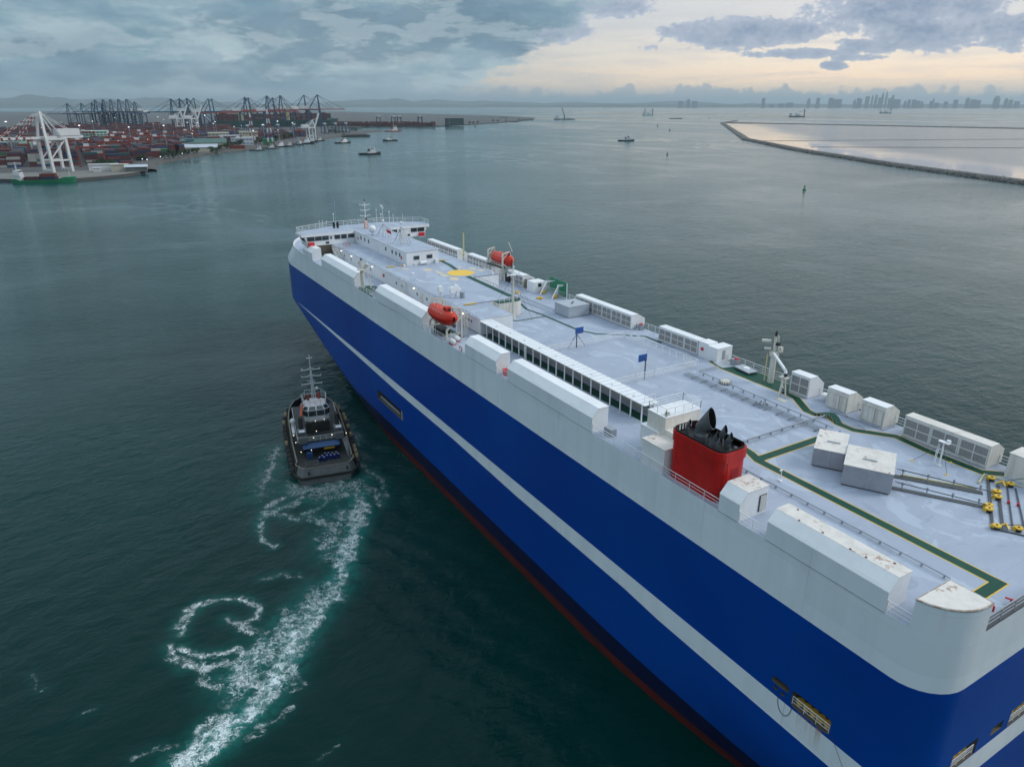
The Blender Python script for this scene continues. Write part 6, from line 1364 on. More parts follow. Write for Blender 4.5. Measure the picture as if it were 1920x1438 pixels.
    mb = MB(); mb.bar((-4.3,2.5,9.9),(-6.3,3.3,6.8),.45,.35); mb.build('orange_duct', mat('tug_orange', (.42,.07,.03), .5), tg)
    mb = MB(); mb.lathe((-2.5,4.6,4.2),[(.35,0),(.35,1.3),(.55,1.5),(.55,1.9),(.3,2.2),(.02,2.25)],12); mb.obox((-4,4.7,4.1),3.2,.5,.7); mb.build('rescue_boat', M['tugwhite'], tg)
    # aft deck gear
    for k, (x_, y_) in enumerate(((-12.9,-1.35),(-11.8,-1.05),(-12.7,-.7),(-11.7,-.4),(-13.3,-.1),(-12.6,.2),(-13.1,.75),(-12.1,-1.75),(-12.9,-2.05),(-12.0,-2.45),(-12.7,-2.75))):
        d_ = thing('drum', (0,0,0), 'blue plastic drum on the tug deck, %s from the left of the cluster' % 'seventh sixth fifth fourth third second first eighth ninth tenth eleventh'.split()[k], 'drum', 'blue drums on the tug deck'); TUGTHINGS.append((d_, (x_, y_, 1.55)))
        mb = MB(); mb.lathe((0,0,0),[(.26,0),(.29,.1),(.28,.45),(.29,.8),(.22,.86),(.02,.87)],10); mb.build('body', M['drum'], d_)
        mb = MB(); mb.lathe((.08,0,.87),[(.1,0),(.1,.05),(.01,.06)],8); mb.build('cap', M['tugwhite'], d_)
    mb = MB(); mb.bar((-14.1,2.4,1.6),(-14.1,2.4,2.7),.05)
    for a_, b_ in (((-15.9,1.2),(-15.9,3.4)),((-14.2,1.2),(-14.2,3.4))):
        for z_ in (1.65, 2.35): mb.bar((*a_, z_), (*b_, z_), .06)
        for y_ in (1.2,2.3,3.4): mb.bar((a_[0],y_,1.6),(a_[0],y_,2.4),.06)
    for y_ in (1.2,3.4): mb.bar((-15.9,y_,2.35),(-14.2,y_,2.35),.06)
    cg = mb.build('cage', M['tuggrey'], tg)
    mb = MB(); mb.obox((-16.3,-1.5,1.55),1.3,2.2,.35); mb.build('towing_hatch', M['black'], tg)
    mb = MB(); mb.obox((-11.2,2.4,1.55),1.0,1.1,1.2); mb.build('deck_locker', M['tugblue'], tg)
    mb = MB(); mb.obox((-10.2,-1.4,2.6),.35,2.0,.3); mb.build('yellow_drum_guard', M['yellow'], tg)
    mb = MB(); mb.bar((-9.5,-4.4,4.2),(-12.8,-5.0,1.6),.9,.08); mb.bar((-9.5,-3.9,4.9),(-12.8,-4.5,2.4),.05); mb.bar((-9.5,-4.9,4.9),(-12.8,-5.3,2.4),.05); mb.build('stairs', M['tuggrey'], tg)
    mb = MB(); mb.obox((-12.2,-5.0,1.55),.9,.5,.6); mb.obox((-14.5,-4.8,1.55),.3,.3,1.1); mb.obox((-15.3,-4.7,1.55),.3,.3,1.1); mb.obox((-16.5,3.7,1.55),.3,.3,.9); mb.build('bitts', M['tuggrey'], tg)
    for x_, y_, z_ in ((-3.5,4.9,4.6),(-6.0,4.8,4.3),(-9.3,4.6,4.3),(-11.1,3.9,3.0),(-9.7,-1.2,3.6),(-9.6,1.3,4.9),(-9.6,-2.2,5.0),(-11.1,2.0,3.1),(-9.5,-4.9,4.9),(-5.2,.4,6.4),(-5.2,-1.3,6.5),(-9.4,.6,6.1)):
        mb = MB(); mb.obox((x_,y_,z_),.11,.11,.1); mb.build('deck_light', M['lamp'], tg)
    mb = MB(); mb.torus_ = None
    rnd = random.Random(5)
    for sgn in (1, -1):
        for k in range(15):
            x_ = -15.5+k*2.0; y_ = sgn*(half(x_)*1.05+.25); zc = 1.5+max(0, (x_+2)/21)**2*.8; mb = MB()
            d_ = Vector((1, 0, 0)) if x_ < 6 else (Vector((x_+.3, sgn*half(x_+.3), 0))-Vector((x_-.3, sgn*half(x_-.3), 0))).normalized(); nn = Vector((0,0,1)).cross(d_)*.28
            n_ = 12; c_ = Vector((x_, y_, zc)); vs = []
            for s1, rr_ in ((-1,.8),(1,.8),(1,.36),(-1,.36)):
                for i in range(n_): an = 2*math.pi*i/n_; vs.append(c_+nn*s1+(d_*math.cos(an)+Vector((0,0,1))*math.sin(an))*rr_)
            mb.add(vs, [(j*n_+i, j*n_+(i+1) % n_, ((j+1) % 4)*n_+(i+1) % n_, ((j+1) % 4)*n_+i) for j in range(4) for i in range(n_)])
            mb.build('tyre', M['khaki'] if rnd.random() < .28 else M['rubber'], tg)
    return tg
M['tugred'] = mat('tug_red_rail', (.40,.06,.04), .5)
TUGTHINGS = []
tug = build_main_tug()
tug.location = (134.4, -33.2, WL); tug.rotation_euler = (0, 0, R(-10.9))
_c, _s = math.cos(R(-10.9)), math.sin(R(-10.9))
for d_, (x_, y_, z_) in TUGTHINGS: d_.location = (134.4+x_*_c-y_*_s, -33.2+x_*_s+y_*_c, WL+z_)
# ================================================================ small craft
def small_boat(name, L, B, hullm, housem, label, group, mastm='tugwhite', funnel=None, style='tug'):
    r_ = thing(name, (0,0,0), label, 'boat' if style != 'tug' else 'tugboat', group)
    def half(x):
        u = x/(L/2); return B/2*(max(0, 1-max(0, u)**2.4)**.6)*(1 if u > -.85 else 1-.15*((-.85-u)/.15))
    xs_ = [-L/2+L*i/14 for i in range(15)]
    top_ = [(x_, half(x_), 1.1+1.5*max(0, x_/(L/2))**2+.25*max(0, -x_/(L/2))) for x_ in xs_]; bot = [(x_*.96, half(x_)*.85, -.6) for x_ in xs_]
    rt_ = top_+[(a_, -b_, c_) for a_, b_, c_ in top_[::-1]]; rb = bot+[(a_, -b_, c_) for a_, b_, c_ in bot[::-1]]; n = len(rt_)
    mb = MB(); mb.add(rb+rt_, [(i, (i+1) % n, (i+1) % n+n, i+n) for i in range(n)]+[(n+i, n+i+1, 2*n-2-i, 2*n-1-i) for i in range(14)]); mb.build('hull', hullm, r_)
    k = L/30
    mb = MB()
    for i in range(14): mb.bar(Vector(top_[i])+Vector((0,0,.3)), Vector(top_[i+1])+Vector((0,0,.3)), .25*k, .7); mb.bar(Vector((top_[i][0],-top_[i][1],top_[i][2]+.3)), Vector((top_[i+1][0],-top_[i+1][1],top_[i+1][2]+.3)), .25*k, .7)
    mb.build('bulwark', hullm, r_)
    mb = MB(); mb.box(-3*k,-B*.33,1,8*k,B*.33,3.8*k); mb.box(0,-B*.27,3.8*k,7*k,B*.27,6.3*k); o = mb.build('deckhouse', housem, r_)
    mb = MB(); mb.prism([(1.5*k,-B*.2),(5.2*k,-B*.22),(6.3*k,-B*.1),(6.3*k,B*.1),(5.2*k,B*.22),(1.5*k,B*.2)], 6.3*k, 8.7*k); w_ = mb.build('wheelhouse', housem, r_)
    mb = MB(); mb.box(1.45*k,-B*.225,7.2*k,5.3*k,B*.225,8.1*k); mb.build('window', M['glass'], w_)
    mb = MB(); mb.bar((1*k,0,6*k),(1*k,0,15*k),.35*k); mb.bar((1*k,-1.6*k,11*k),(1*k,1.6*k,11*k),.25*k); mb.bar((1*k,-1.2*k,13*k),(1*k,1.2*k,13*k),.25*k); mb.build('mast', M[mastm] if isinstance(mastm, str) else mastm, r_)
    mb = MB()
    for s_ in (-1,1): mb.obox((-1.6*k, s_*B*.24, 3.6*k), 1.3*k, 1.0*k, 3.2*k)
    mb.build('funnel', funnel or hullm, r_)
    return r_
tw = M['tugwhite']; tO = mat('boat_orange', (.30,.04,.015), .5)
index = []
b1 = small_boat('tugboat', 30, 9.5, M['hullblack'], tw, 'black tug with tall white mast, nearest small boat beyond the ship\'s bow', 'tugs in the harbour')
b2 = small_boat('tugboat', 30, 9.5, M['hullblack'], M['white'], 'black and white tug with orange funnels just off the shore spit', 'tugs in the harbour', mastm=mat('mast_orange', (.38,.07,.03), .5), funnel=mat('funnel_orange', (.38,.07,.03), .5))
b3 = small_boat('supply_vessel', 42, 11, tO, M['tugwhite'], 'orange-red offshore supply vessel lying in front of the far container quay', None, style='v')
b4 = small_boat('tugboat', 24, 7, mat('boat_grey', (.10,.11,.12), .6), M['tugwhite'], 'grey tug with light upper works moored along the shore', 'tugs in the harbour', mastm='tugwhite')
index_kids()
def place(src, px, py, rz, sc=1, label=None, first=False, group=None):
    p = P(px, py, WL); p.z = WL
    if first: src.location = p; src.rotation_euler = (0,0,rz); src.scale = (sc,)*3; return src
    return copy_tree(src, p, rz, sc, label, group)
LR = R(-90)      # broadside seen from the camera
place(b1, 694, 290, R(-92), 1.05, first=True)
place(b2, 643, 269, R(-85), 1.0, first=True); place(b3, 737, 247, R(-88), 1.1, first=True); place(b4, 483, 283, R(-100), 1.0, first=True)
place(b1, 731, 264.5, R(93), 1.0, 'black tug with white house, lying between the grey tug and the orange supply vessel')
place(b1, 1174, 265, R(-120), 1.05, 'lone dark blue tug with white wheelhouse on open water in the centre of the picture')
place(b4, 507, 279.5, R(-100), 1.0, 'second grey tug moored at the shore, just right of the first')
place(b4, 560, 272, R(-150), 1.0, 'white topped tug moored bows out at the end of the shore row')
place(b2, 524, 276, R(-95), .9, 'tug moored under the red and white lattice tower', group='tugs in the harbour')
place(b1, 582, 267, R(-95), 1.0, 'dark hulled tug moored at the spit, left one of the pair')
place(b4, 540, 275, R(-100), 1.0, 'grey tug moored fourth along the shore row')
place(b1, 597, 265, R(-95), .8, 'dark hulled tug moored at the spit, right one of the pair')
place(b2, 572, 270, R(-110), 1.1, 'white tug with red funnels moored next to the dark hulled pair')
# barges and far vessels
def barge(px, py, L, B, H, rz, label, m_=M['hullblack'], cargo=None, grp='barges', wh=True):
    p = P(px, py, WL); r_ = thing('barge', (0,0,0), label, 'barge', grp)
    mb = MB(); mb.add([(-L/2,-B/2,-.5),(L/2-4,-B/2,-.5),(L/2-4,B/2,-.5),(-L/2,B/2,-.5),(-L/2,-B/2,H),(L/2,-B/2,H+.8),(L/2,B/2,H+.8),(-L/2,B/2,H)], [(0,3,2,1),(4,5,6,7),(0,1,5,4),(1,2,6,5),(2,3,7,6),(3,0,4,7)]); mb.build('hull', m_, r_)
    if cargo: mb = MB(); mb.box(-L*.4,-B*.38,H,L*.38,B*.38,H+2.2); mb.build('cargo', cargo, r_)
    if wh: mb = MB(); mb.box(-L*.47,-B*.3,H,-L*.40,B*.3,H+5); mb.box(-L*.46,-B*.2,H+5,-L*.42,B*.2,H+7); mb.build('wheelhouse', M['tuggrey'], r_)
    r_.location = (p.x, p.y, WL); r_.rotation_euler = (0,0,rz); return r_
barge(655, 246, 45, 14, 2.5, R(-92), 'grey flat barge moored off the container ship\'s stern'); barge(668, 257, 62, 14, 3, R(-92), 'long brown barge moored at the tip of the spit', cargo=M['rock'])
barge(985, 226, 75, 16, 3, R(-100), 'dark barge off the sandy point, right of the container quay', cargo=M['dgrey']); barge(945, 222.4, 50, 14, 3, R(-100), 'small dark barge behind the sandy point', cargo=M['dgrey'])
barge(1267, 223.2, 65, 15, 3, R(-125), 'dark flat barge alone on the water beyond the lone tug', wh=False); barge(912, 222, 60, 14, 3, R(-100), 'dark barge anchored off the sand flats', wh=False)
barge(960, 229, 60, 14, 2.5, R(-100), 'low dark barge close under the sandy point')
def crane_vessel(px, py, L, rz, label, m_=M['tuggrey'], boom=40):
    p = P(px, py, WL); r_ = thing('dredger', (0,0,0), label, 'dredger', 'dredgers and crane barges')
    mb = MB(); mb.box(-L/2,-9,-.5,L/2,9,4.5); mb.build('hull', m_, r_)
    mb = MB(); mb.box(-L*.46,-7,4.5,-L*.25,7,13); mb.box(-L*.42,-5,13,-L*.3,5,18); mb.box(L*.1,-4,4.5,L*.3,4,10); mb.build('superstructure', M['tugwhite'], r_)
    mb = MB(); mb.bar((0,0,4),(0,0,15),5); mb.bar((0,0,13),(-L*.14,0,13+boom),2.4); mb.bar((0,0,13),(4,0,28),1.2); mb.bar((4,0,28),(-L*.14,0,13+boom),.7); mb.build('crane', m_, r_)
    r_.location = (p.x, p.y, WL); r_.rotation_euler = (0,0,rz); return r_
crane_vessel(1058, 225, 95, R(-115), 'grey crane barge with leaning boom, centre of the bay')
def spud(px, py, L, rz, label, hull_m, hh, legs):
    p = P(px, py, WL); r_ = thing('dredger', (0,0,0), label, 'dredger', 'dredgers and crane barges')
    mb = MB(); mb.box(-L/2,-10,-.5,L/2,10,hh); mb.build('hull', hull_m, r_)
    mb = MB(); mb.box(-L*.48,-8,hh,-L*.30,8,hh+14); mb.box(-L*.15,-7,hh,L*.22,7,hh+8); mb.box(-L*.1,-4,hh+8,L*.05,4,hh+15); mb.build('superstructure', M['tugwhite'], r_)
    mb = MB()
    for q in legs: mb.bar((L*q,5,0),(L*q,5,hh+38),2.6); mb.bar((L*q+3,-5,0),(L*q+3,-5,hh+34),2.4)
    mb.bar((L*.1,0,hh+20),(L*.45,0,hh+28),1.5); mb.build('spud_leg', M['dgrey'], r_)
    r_.location = (p.x, p.y, WL); r_.rotation_euler = (0,0,rz)
spud(1494, 220, 85, R(-142), 'dark hulled dredger with white deck houses behind the breakwater corner', M['hullblack'], 6, (.42,))
spud(1215, 217, 75, R(-128), 'jack-up dredger with tall thin legs on the sand line', M['teal'], 5, (-.3,.35))
spud(1660, 213, 90, R(-148), 'faint dredger with a mast below the city skyline', M['tuggrey'], 6, (.40,))
for i, (px, py, lab) in enumerate(((1245,220.5,'left'),(1230,219,'a'),(1398,219,'b'),(1310,215,'c'))):
    pass
# buoys
def buoy(px, py, sc, label, m_):
    p = P(px, py, WL); r_ = thing('buoy', (0,0,0), label, 'buoy', 'channel buoys')
    mb = MB(); mb.lathe((0,0,-.3),[(1.1,0),(1.35,.3),(1.35,1.0),(1.0,1.2),(.05,1.25)],14); mb.build('float', m_, r_)
    mb = MB()
    for k in range(4): an = R(45+90*k); mb.bar((.8*math.cos(an),.8*math.sin(an),.9),(.28*math.cos(an),.28*math.sin(an),3.3),.12)
    mb.lathe((0,0,1.6),[(.62,0),(.5,.9),(.35,1.5),(.05,1.55)],6); mb.build('tower', m_, r_)
    mb = MB(); mb.lathe((0,0,3.3),[(.38,0),(.3,.35),(.05,.75)],8); mb.build('topmark', m_, r_)
    r_.location = (p.x, p.y, WL); r_.scale = (sc,)*3
buoy(1508, 356.5, 1.05, 'green conical channel buoy, the large one near the breakwater', M['buoy'])
buoy(1251, 291.5, 1.1, 'dark green channel buoy below the lone tug', mat('buoy_dark_green', (.02,.09,.05), .5))
buoy(1255.5, 246, 1.7, 'tiny dark buoy, upper one of two above the lone tug\'s right side', M['hullblack']); buoy(1233, 237.5, 1.9, 'tiny dark buoy, the farthest one toward the barge', M['hullblack']); buoy(891, 238.5, 1.9, 'tiny dark buoy off the sandy point', M['hullblack']); 
# ================================================================ quay cranes
def sts_crane(name, body, girder, label, group, H=36, boomL=58, up=False, apex=68, hm_=None, gauge=26, wid=24):
    # boom points along -x (towards the water)
    r_ = thing(name, (0,0,0), label, 'quay crane', group)
    for sx in (0, gauge):
        for sy in (-wid/2, wid/2):
            mb = MB(); mb.bar((sx, sy, 0), (sx, sy*.86, H), 2.6, 2.3); mb.build('leg', body, r_)
    mb = MB()
    for sx in (0, gauge): mb.bar((sx,-wid/2,2),(sx,wid/2,2),1.6); mb.bar((sx,-wid/2*.86,H),(sx,wid/2*.86,H),1.8)
    for sy in (-wid/2, wid/2):
        mb.bar((0,sy*.97,11),(gauge,sy*.97,11),1.5); mb.bar((0,sy*.86,H),(gauge,sy*.86,H),1.6); mb.bar((0,sy*.96,12),(gauge,sy*.87,H),1.0); mb.bar((0,sy,1),(gauge*.0,sy,1),.5)
    mb.build('cross_beam', body, r_)
    mb = MB()
    for sy in (-3.2, 3.2): mb.bar((-3, sy, H+1.5), (gauge+20, sy, H+1.5), 1.4, 2.2)
    mb.build('girder', girder, r_)
    mb = MB(); tip = Vector((-boomL, 0, H+1.5)) if not up else Vector((-boomL*.42, 0, H+boomL*.85)); b0 = Vector((-3, 0, H+1.5)); 
    for sy in (-3.2, 3.2): mb.bar(b0+Vector((0,sy,0)), tip+Vector((0,sy*.9,0)), 1.2, 2.0)
    for k in range(8): q = b0.lerp(tip, (k+.5)/8); mb.bar(q-Vector((0,3.2,0)), q+Vector((0,3.2,0)), .7)
    bo = mb.build('boom', girder, r_)
    mb = MB()
    for sy in (-1, 1): mb.bar((0, sy*wid/2*.86, H), (2, sy*2.2, apex), 2.0); mb.bar((gauge*.95, sy*wid/2*.80, H), (3, sy*2.2, apex), 1.0)
    mb.bar((2,-3.2,apex),(2,3.2,apex),2.0,1.6); mb.build('apex_frame', body, r_)
    mb = MB()
    for sy in (-2.6, 2.6):
        mb.bar((2,sy,apex),(gauge+17,sy,H+2.5),.4)
        if not up: mb.bar((2,sy,apex),b0.lerp(tip,.5)+Vector((0,sy,1)),.35); mb.bar((2,sy,apex),b0.lerp(tip,.93)+Vector((0,sy,1)),.35)
        else: mb.bar((2,sy,apex),b0.lerp(tip,.6)+Vector((0,sy,1)),.5)
    mb.build('forestay', body, r_)
    mb = MB(); mb.box(gauge-4,-4.5,H+2.7,gauge+17,4.5,H+9); mb.build('machinery_house', hm_ or M['cwhite'], r_)
    mb = MB(); mb.obox((-8 if not up else 4,0,H-4.5),3,3,3.4); mb.build('operator_cab', M['cwhite'], r_)
    return r_
sb = sts_crane('quay_crane', M['cblue'], M['cblue'], 'farthest left of the dark blue quay cranes in the hazy left group', 'dark blue quay cranes')
sr = sts_crane('quay_crane', M['cblue'], M['cred'], 'dark blue quay crane with rust-red boom, first from the left over the container ship', 'blue quay cranes with red booms')
sw = sts_crane('quay_crane', M['cwhite'], M['cwhite'], 'white quay crane with boom raised, left of the white pair in the mid-distance', 'white quay cranes', H=30, boomL=44, up=True, apex=50, gauge=18, wid=17)
index_kids()
def pcrane(src, pxb, pyb, pxa, pya, rz, label=None, first=False, h0=68, z0=2.4):
    p = P(pxb, pyb, z0); top = PX(pxa, pya, p.x); sc = (top.z-z0)/h0
    sc = max(.6, min(1.6, sc))
    if first: src.location = p; src.rotation_euler = (0,0,rz); src.scale = (sc,)*3; return
    copy_tree(src, p, rz, sc, label)
A1, A2 = R(90), R(-90)
pcrane(sb, 133, 237.5, 131, 194.5, R(-72), first=True)
for i, (b_, a_, y_) in enumerate(((159,157,194),(179,177,193.5),(198,195,194),(186,183,188),(201,198,187.5),(215,212,187.5),(230,227,187),(245,243,187),(259,253,192))):
    pcrane(sb, b_, 237, a_, y_, R(-72+i*1.5), 'dark blue quay crane, %s from the left by its top in the hazy left group' % ('second third fourth fifth sixth seventh eighth ninth tenth'.split()[i]))
for i, (b_, a_, y_, r__) in enumerate(((327,325,186,-84),(343,341,185.5,-84),(357,355,185,-84),(373,371,184.8,84),(406,403,186,84))):
    pcrane(sb, b_, 240, a_, y_, R(r__), 'dark blue quay crane behind the white pair, %s from the left' % ('first second third fourth fifth'.split()[i]))
pcrane(sr, 474, 240, 477, 184, R(84), first=True)
for i, (b_, by_, a_, y_, r__) in enumerate(((464,238,465,183,-80),(505,238,505,180.5,-80),(519,240,517,184,84),(530,238,529,180,-80),(577,237,576,179,80),(602,238,602,178.5,80),(400,243,402,186,84))):
    pcrane(sr, b_, by_, a_, y_, R(r__), ('dark blue crane with red girder, left background of the container ship','blue crane over the middle of the container ship','dark narrow crane right of the ship\'s middle','blue crane third from the right end of the quay','blue crane second from the right end of the quay','blue crane at the right end of the quay, boom landward','blue crane with orange-lit boom at the ship\'s left end')[i])
pcrane(sw, 372, 244.5, 362, 197, R(100), first=True, h0=67)
pcrane(sw, 345, 244, 352, 197, R(100), 'white quay crane with boom raised, second of the white pair in the mid-distance', h0=67)
pcrane(sw, 590, 262, 588, 213, R(100), 'white quay crane standing alone at the end of the spit', h0=67)
# near white crane with striped boom
nw = sts_crane('quay_crane', M['cwhite'], M['cwhite'], 'big white quay crane with red striped boom towering over the green feeder ship', 'white quay cranes', H=30.5, boomL=40, apex=55, gauge=18, wid=17)
for o in list(bpy.data.objects):
    if o.parent == nw and o.name.startswith('boom'):
        mb = MB()
        for k in range(6):
            x_ = -38+k*6.5
            for sy in (-3.2, 3.2): mb.box(x_, sy*.93-.75, 30.9, x_+2.2, sy*.93+.75, 33.1)
        ob = mb.build('red_stripe', M['gantry'], nw)
mb = MB()
for sy in (-2.6, 2.6):
    for u in (.2,.36,.52,.68,.84):
        for v in (.5,.93):
            a_ = Vector((2,sy,55)).lerp(Vector((-3,sy,33)).lerp(Vector((-40,sy,33)), v), u); d_ = (Vector((-3,sy,33)).lerp(Vector((-40,sy,33)), v)-Vector((2,sy,55))).normalized(); mb.bar(a_, a_+d_*2.8, .7)
mb.build('red_stripe', M['gantry'], nw)
nw.location = (852, 20, 2.45); nw.rotation_euler = (0,0,R(-62))
# ================================================================ green feeder ship at the near quay
fd = thing('feeder_ship', (0,0,0), 'bright green feeder ship carrying brown containers, moored below the big white crane', 'ship')
L, B = 50, 12
xs_ = [-25+50*i/24 for i in range(25)]
hf = lambda x_: B/2*(max(0, 1-max(0, (x_-12)/13)**2)**.6)*(1 if x_ > -23 else .88)
tp_ = [(x_, hf(x_), 2.6+(2.2 if x_ > 16 else (2.2*(x_-11)/5 if x_ > 11 else 0))+(1.4 if x_ < -20 else 0)) for x_ in xs_]; bt = [(x_*.97, hf(x_)*.9, -1) for x_ in xs_]; n = 50
ra, rb = bt+[(a_, -b_, c_) for a_, b_, c_ in bt[::-1]], tp_+[(a_, -b_, c_) for a_, b_, c_ in tp_[::-1]]
mb = MB(); mb.add(ra+rb, [(i, (i+1) % n, (i+1) % n+n, i+n) for i in range(n)]+[(n+i, n+i+1, 2*n-2-i, 2*n-1-i) for i in range(24)]); mb.build('hull', M['shipgreen'], fd)
mb = MB(); mb.box(-24,-4.5,2.4,-17.5,4.5,6.5); mb.box(-23.5,-5,6.5,-18,5,9); mb.box(-22.5,-4.5,9,-18.5,4.5,11); o = mb.build('superstructure', M['tugwhite'], fd)
mb = MB(); mb.box(-18.45,-4.3,9.3,-18.4,4.3,10.4); mb.build('window', M['glass'], o); mb = MB(); mb.bar((-21,0,11),(-21,0,18),.5); mb.bar((-21,-2,14),(-21,2,14),.4); mb.build('mast', M['tugwhite'], fd)
mb = MB(); mb.bar((20,0,4),(20,0,10),.5); mb.build('foremast', M['tugwhite'], fd)
fd.location = (772, 22.5, WL); fd.rotation_euler = (0,0,R(-107))
# ================================================================ containers
cmesh = {}
def cont_mesh(col):
    if col in cmesh: return cmesh[col]
    mb = MB(); mb.box(-6.05,-1.2,.06,6.05,1.2,2.52)
    # corner posts and top rails stand proud of the side walls
    for sx in (-6.05, 6.05):
        for sy in (-1.2, 1.2): mb.box(sx-.09, sy-.06, 0, sx+.09, sy+.06, 2.6)
    for sy in (-1.22, 1.22): mb.box(-6.0, sy-.04, 2.48, 6.0, sy+.04, 2.6)
    o = mb.build('x', CM[col]); me = o.data; bpy.data.objects.remove(o); cmesh[col] = me; return me
LOCS = []
rnd = random.Random(21)
wcol = ['dark red']*6+['brick red']*3+['maroon']*5+['navy blue']*4+['blue']*3+['teal']+['green']+['white']+['grey']*2+['orange']
def cont(x_, y_, z_, rz, col, where):
    o = bpy.data.objects.new('shipping_container', cont_mesh(col)); COL.objects.link(o); o.location = (x_, y_, z_); o.rotation_euler = (0,0,rz)
    o['label'] = f'{col} shipping container {where}'; o['category'] = 'container'; o['group'] = f'{col} containers {where}'
    return o
NCON = 0
ORD = 'first second third fourth fifth sixth seventh eighth ninth tenth eleventh twelfth thirteenth fourteenth fifteenth sixteenth seventeenth eighteenth nineteenth twentieth'.split()+['farthest']*40
STK = {}
# on the feeder
fr = R(-107); cf, sf = math.cos(fr), math.sin(fr)
for (lx_, ly_, lz_, col) in ((-9.5,2.6,0,'maroon'),(-9.5,0,0,'maroon'),(-9.5,-2.6,0,'maroon'),(3.4,-2.6,0,'navy blue'),(3.4,0,0,'dark red'),(3.4,2.6,0,'maroon'),(3.4,-2.6,2.6,'brick red'),(3.4,0,2.6,'brick red')):
    o = cont(772+lx_*cf-ly_*sf, 22.5+lx_*sf+ly_*cf, 2.2+lz_, fr, col, 'stowed on the green feeder ship'); NCON += 1
    o['label'] = f'{col} container in the green feeder\'s {"aft" if lx_ < -5 else "middle" if lx_ < 5 else "forward"} bay, {"lower" if lz_ == 0 else "upper"} tier, {"camera side" if ly_ < -1 else "quay side" if ly_ > 1 else "centre"}'
def shoreX(y_):   # landward limit on the camera side for a given y
    pts_ = [(-62,905),(-72,935),(-92,985),(-132,1065),(-180,1145),(-243,1200),(-305,1285),(-365,1378),(-450,1505),(-532,1645)]
    ys_ = [a_ for a_, b_ in pts_][::-1]; xs2 = [b_ for a_, b_ in pts_][::-1]; return float(np.interp(y_, ys_, xs2)) if y_ < -62 else 885.
far = MB(); far_sets = {c_: MB() for c_ in CC}
y_cols = [78-13.2*k-(6 if k % 4 == 3 else 0) for k in range(0, 52)]
for bi in range(34):
    xb = 895+bi*23
    for yc in y_cols:
        if yc > .075*xb+12 or yc < -470: continue
        if xb < shoreX(yc)+38: continue
        # leave a clearing for buildings along the water
        if yc < -100 and xb < shoreX(yc)+ (95 if yc < -150 else 50): continue
        if any((xb-a_)**2+(yc-b_)**2 < c_*c_ for a_, b_, c_ in ((1370,36,40),(1480,-62,48))): continue
        hgt = rnd.choice((3,4,4,5,5,5)) if rnd.random() > .06 else 1
        base = rnd.choice(wcol)
        for row in range(5):
            hh = max(1, hgt-rnd.choice((0,0,0,1)))
            for lv in range(hh):
                if row > 0 and lv < hh-1 and row < 4 and xb > 1000: continue
                col = base if rnd.random() < .35 else rnd.choice(wcol)
                x_, y_, z_ = xb+row*2.55, yc+rnd.uniform(-.1,.1), 2.25+lv*2.6
                if NCON < 290 and (row == 0 or lv == hh-1) and xb < 1030 and lv >= 0:
                    o = cont(x_, y_, z_, R(90), col, 'in the yard'); NCON += 1
                    ci = STK.setdefault(yc, len(STK)); o['label'] = f'{col} container, {ORD[lv]} tier, {ORD[row]} row of the {ORD[bi]} block, {ORD[ci]} column from left'
                else: far_sets[col].box(x_-1.2, y_-6.05, z_, x_+1.2, y_+6.05, z_+2.55)
# distant yard on the right quay
for k in range(46):
    u = k/46; a_ = P(628+190*u, 236.5, 3)
    for row in range(3):
        for lv in range(rnd.choice((3,4,4,5))):
            col = rnd.choice(wcol[:14]+['navy blue']); x_ = a_.x+row*4+rnd.uniform(0,1); y_ = a_.y
            far_sets[col].box(x_, y_-5.6, 2.3+lv*2.7, x_+3, y_+5.6, 4.9+lv*2.7)
# beyond the cranes, at the left
for k in range(60):
    for j in range(9):
        x_ = 1750+j*95; y_ = -330-.12*(x_-1700)+k*15
        if y_ > .07*x_ or rnd.random() < .15: continue
        for lv in range(rnd.choice((2,3,4,5))):
            col = rnd.choice(wcol[:16]); far_sets[col].box(x_, y_-6.2, 2.3+lv*2.6, x_+12, y_+6.2, 4.85+lv*2.6)
for c_, mb in far_sets.items():
    if mb.v:
        o = mb.build('container_rows', CM[c_], center=False, kind='stuff'); o['label'] = f'distant rows of {c_} containers filling the port yard'
# ================================================================ gantries in the yard
def rtg(label, m_=None):
    r_ = thing('yard_gantry', (0,0,0), label, 'gantry crane', 'orange yard gantries')
    for sx in (-5, 5):
        for sy in (-12, 12): mb = MB(); mb.bar((sx,sy,0),(sx*.8,sy,19),1.3); mb.build('leg', m_ or M['gantry'], r_)
    mb = MB()
    for sx in (-4, 4): mb.bar((sx,-13,19.5),(sx,13,19.5),1.4,1.8)
    for sy in (-12, 12): mb.bar((-5,sy,1.2),(5,sy,1.2),1.4); mb.bar((-4.2,sy,17),(4.2,sy,17),1.0)
    split(mb, 'beam', m_ or M['gantry'], r_)
    mb = MB(); mb.obox((0,3,20.3),6,5,2.6); mb.obox((0,6,16),2,2,2.4); mb.build('trolley', M['tugwhite'], r_)
    mb = MB(); mb.obox((-4,-9,20.5),.55,.55,.35); mb.build('work_light', M['lampw'], r_)
    return r_
g0 = rtg('orange yard gantry standing right behind the big white crane'); index_kids(); g0.location = (915,-20,2.3); g0.rotation_euler = (0,0,0)
spots = [(1010,15),(1035,-45),(1060,-80),(1100,-15),(1125,30),(1130,-70),(1160,-110),(1180,10),(1200,-60),(1240,-100),(1265,20),(1310,-140),(1330,-70),(1390,-180),(1400,-110),(1450,-30)]
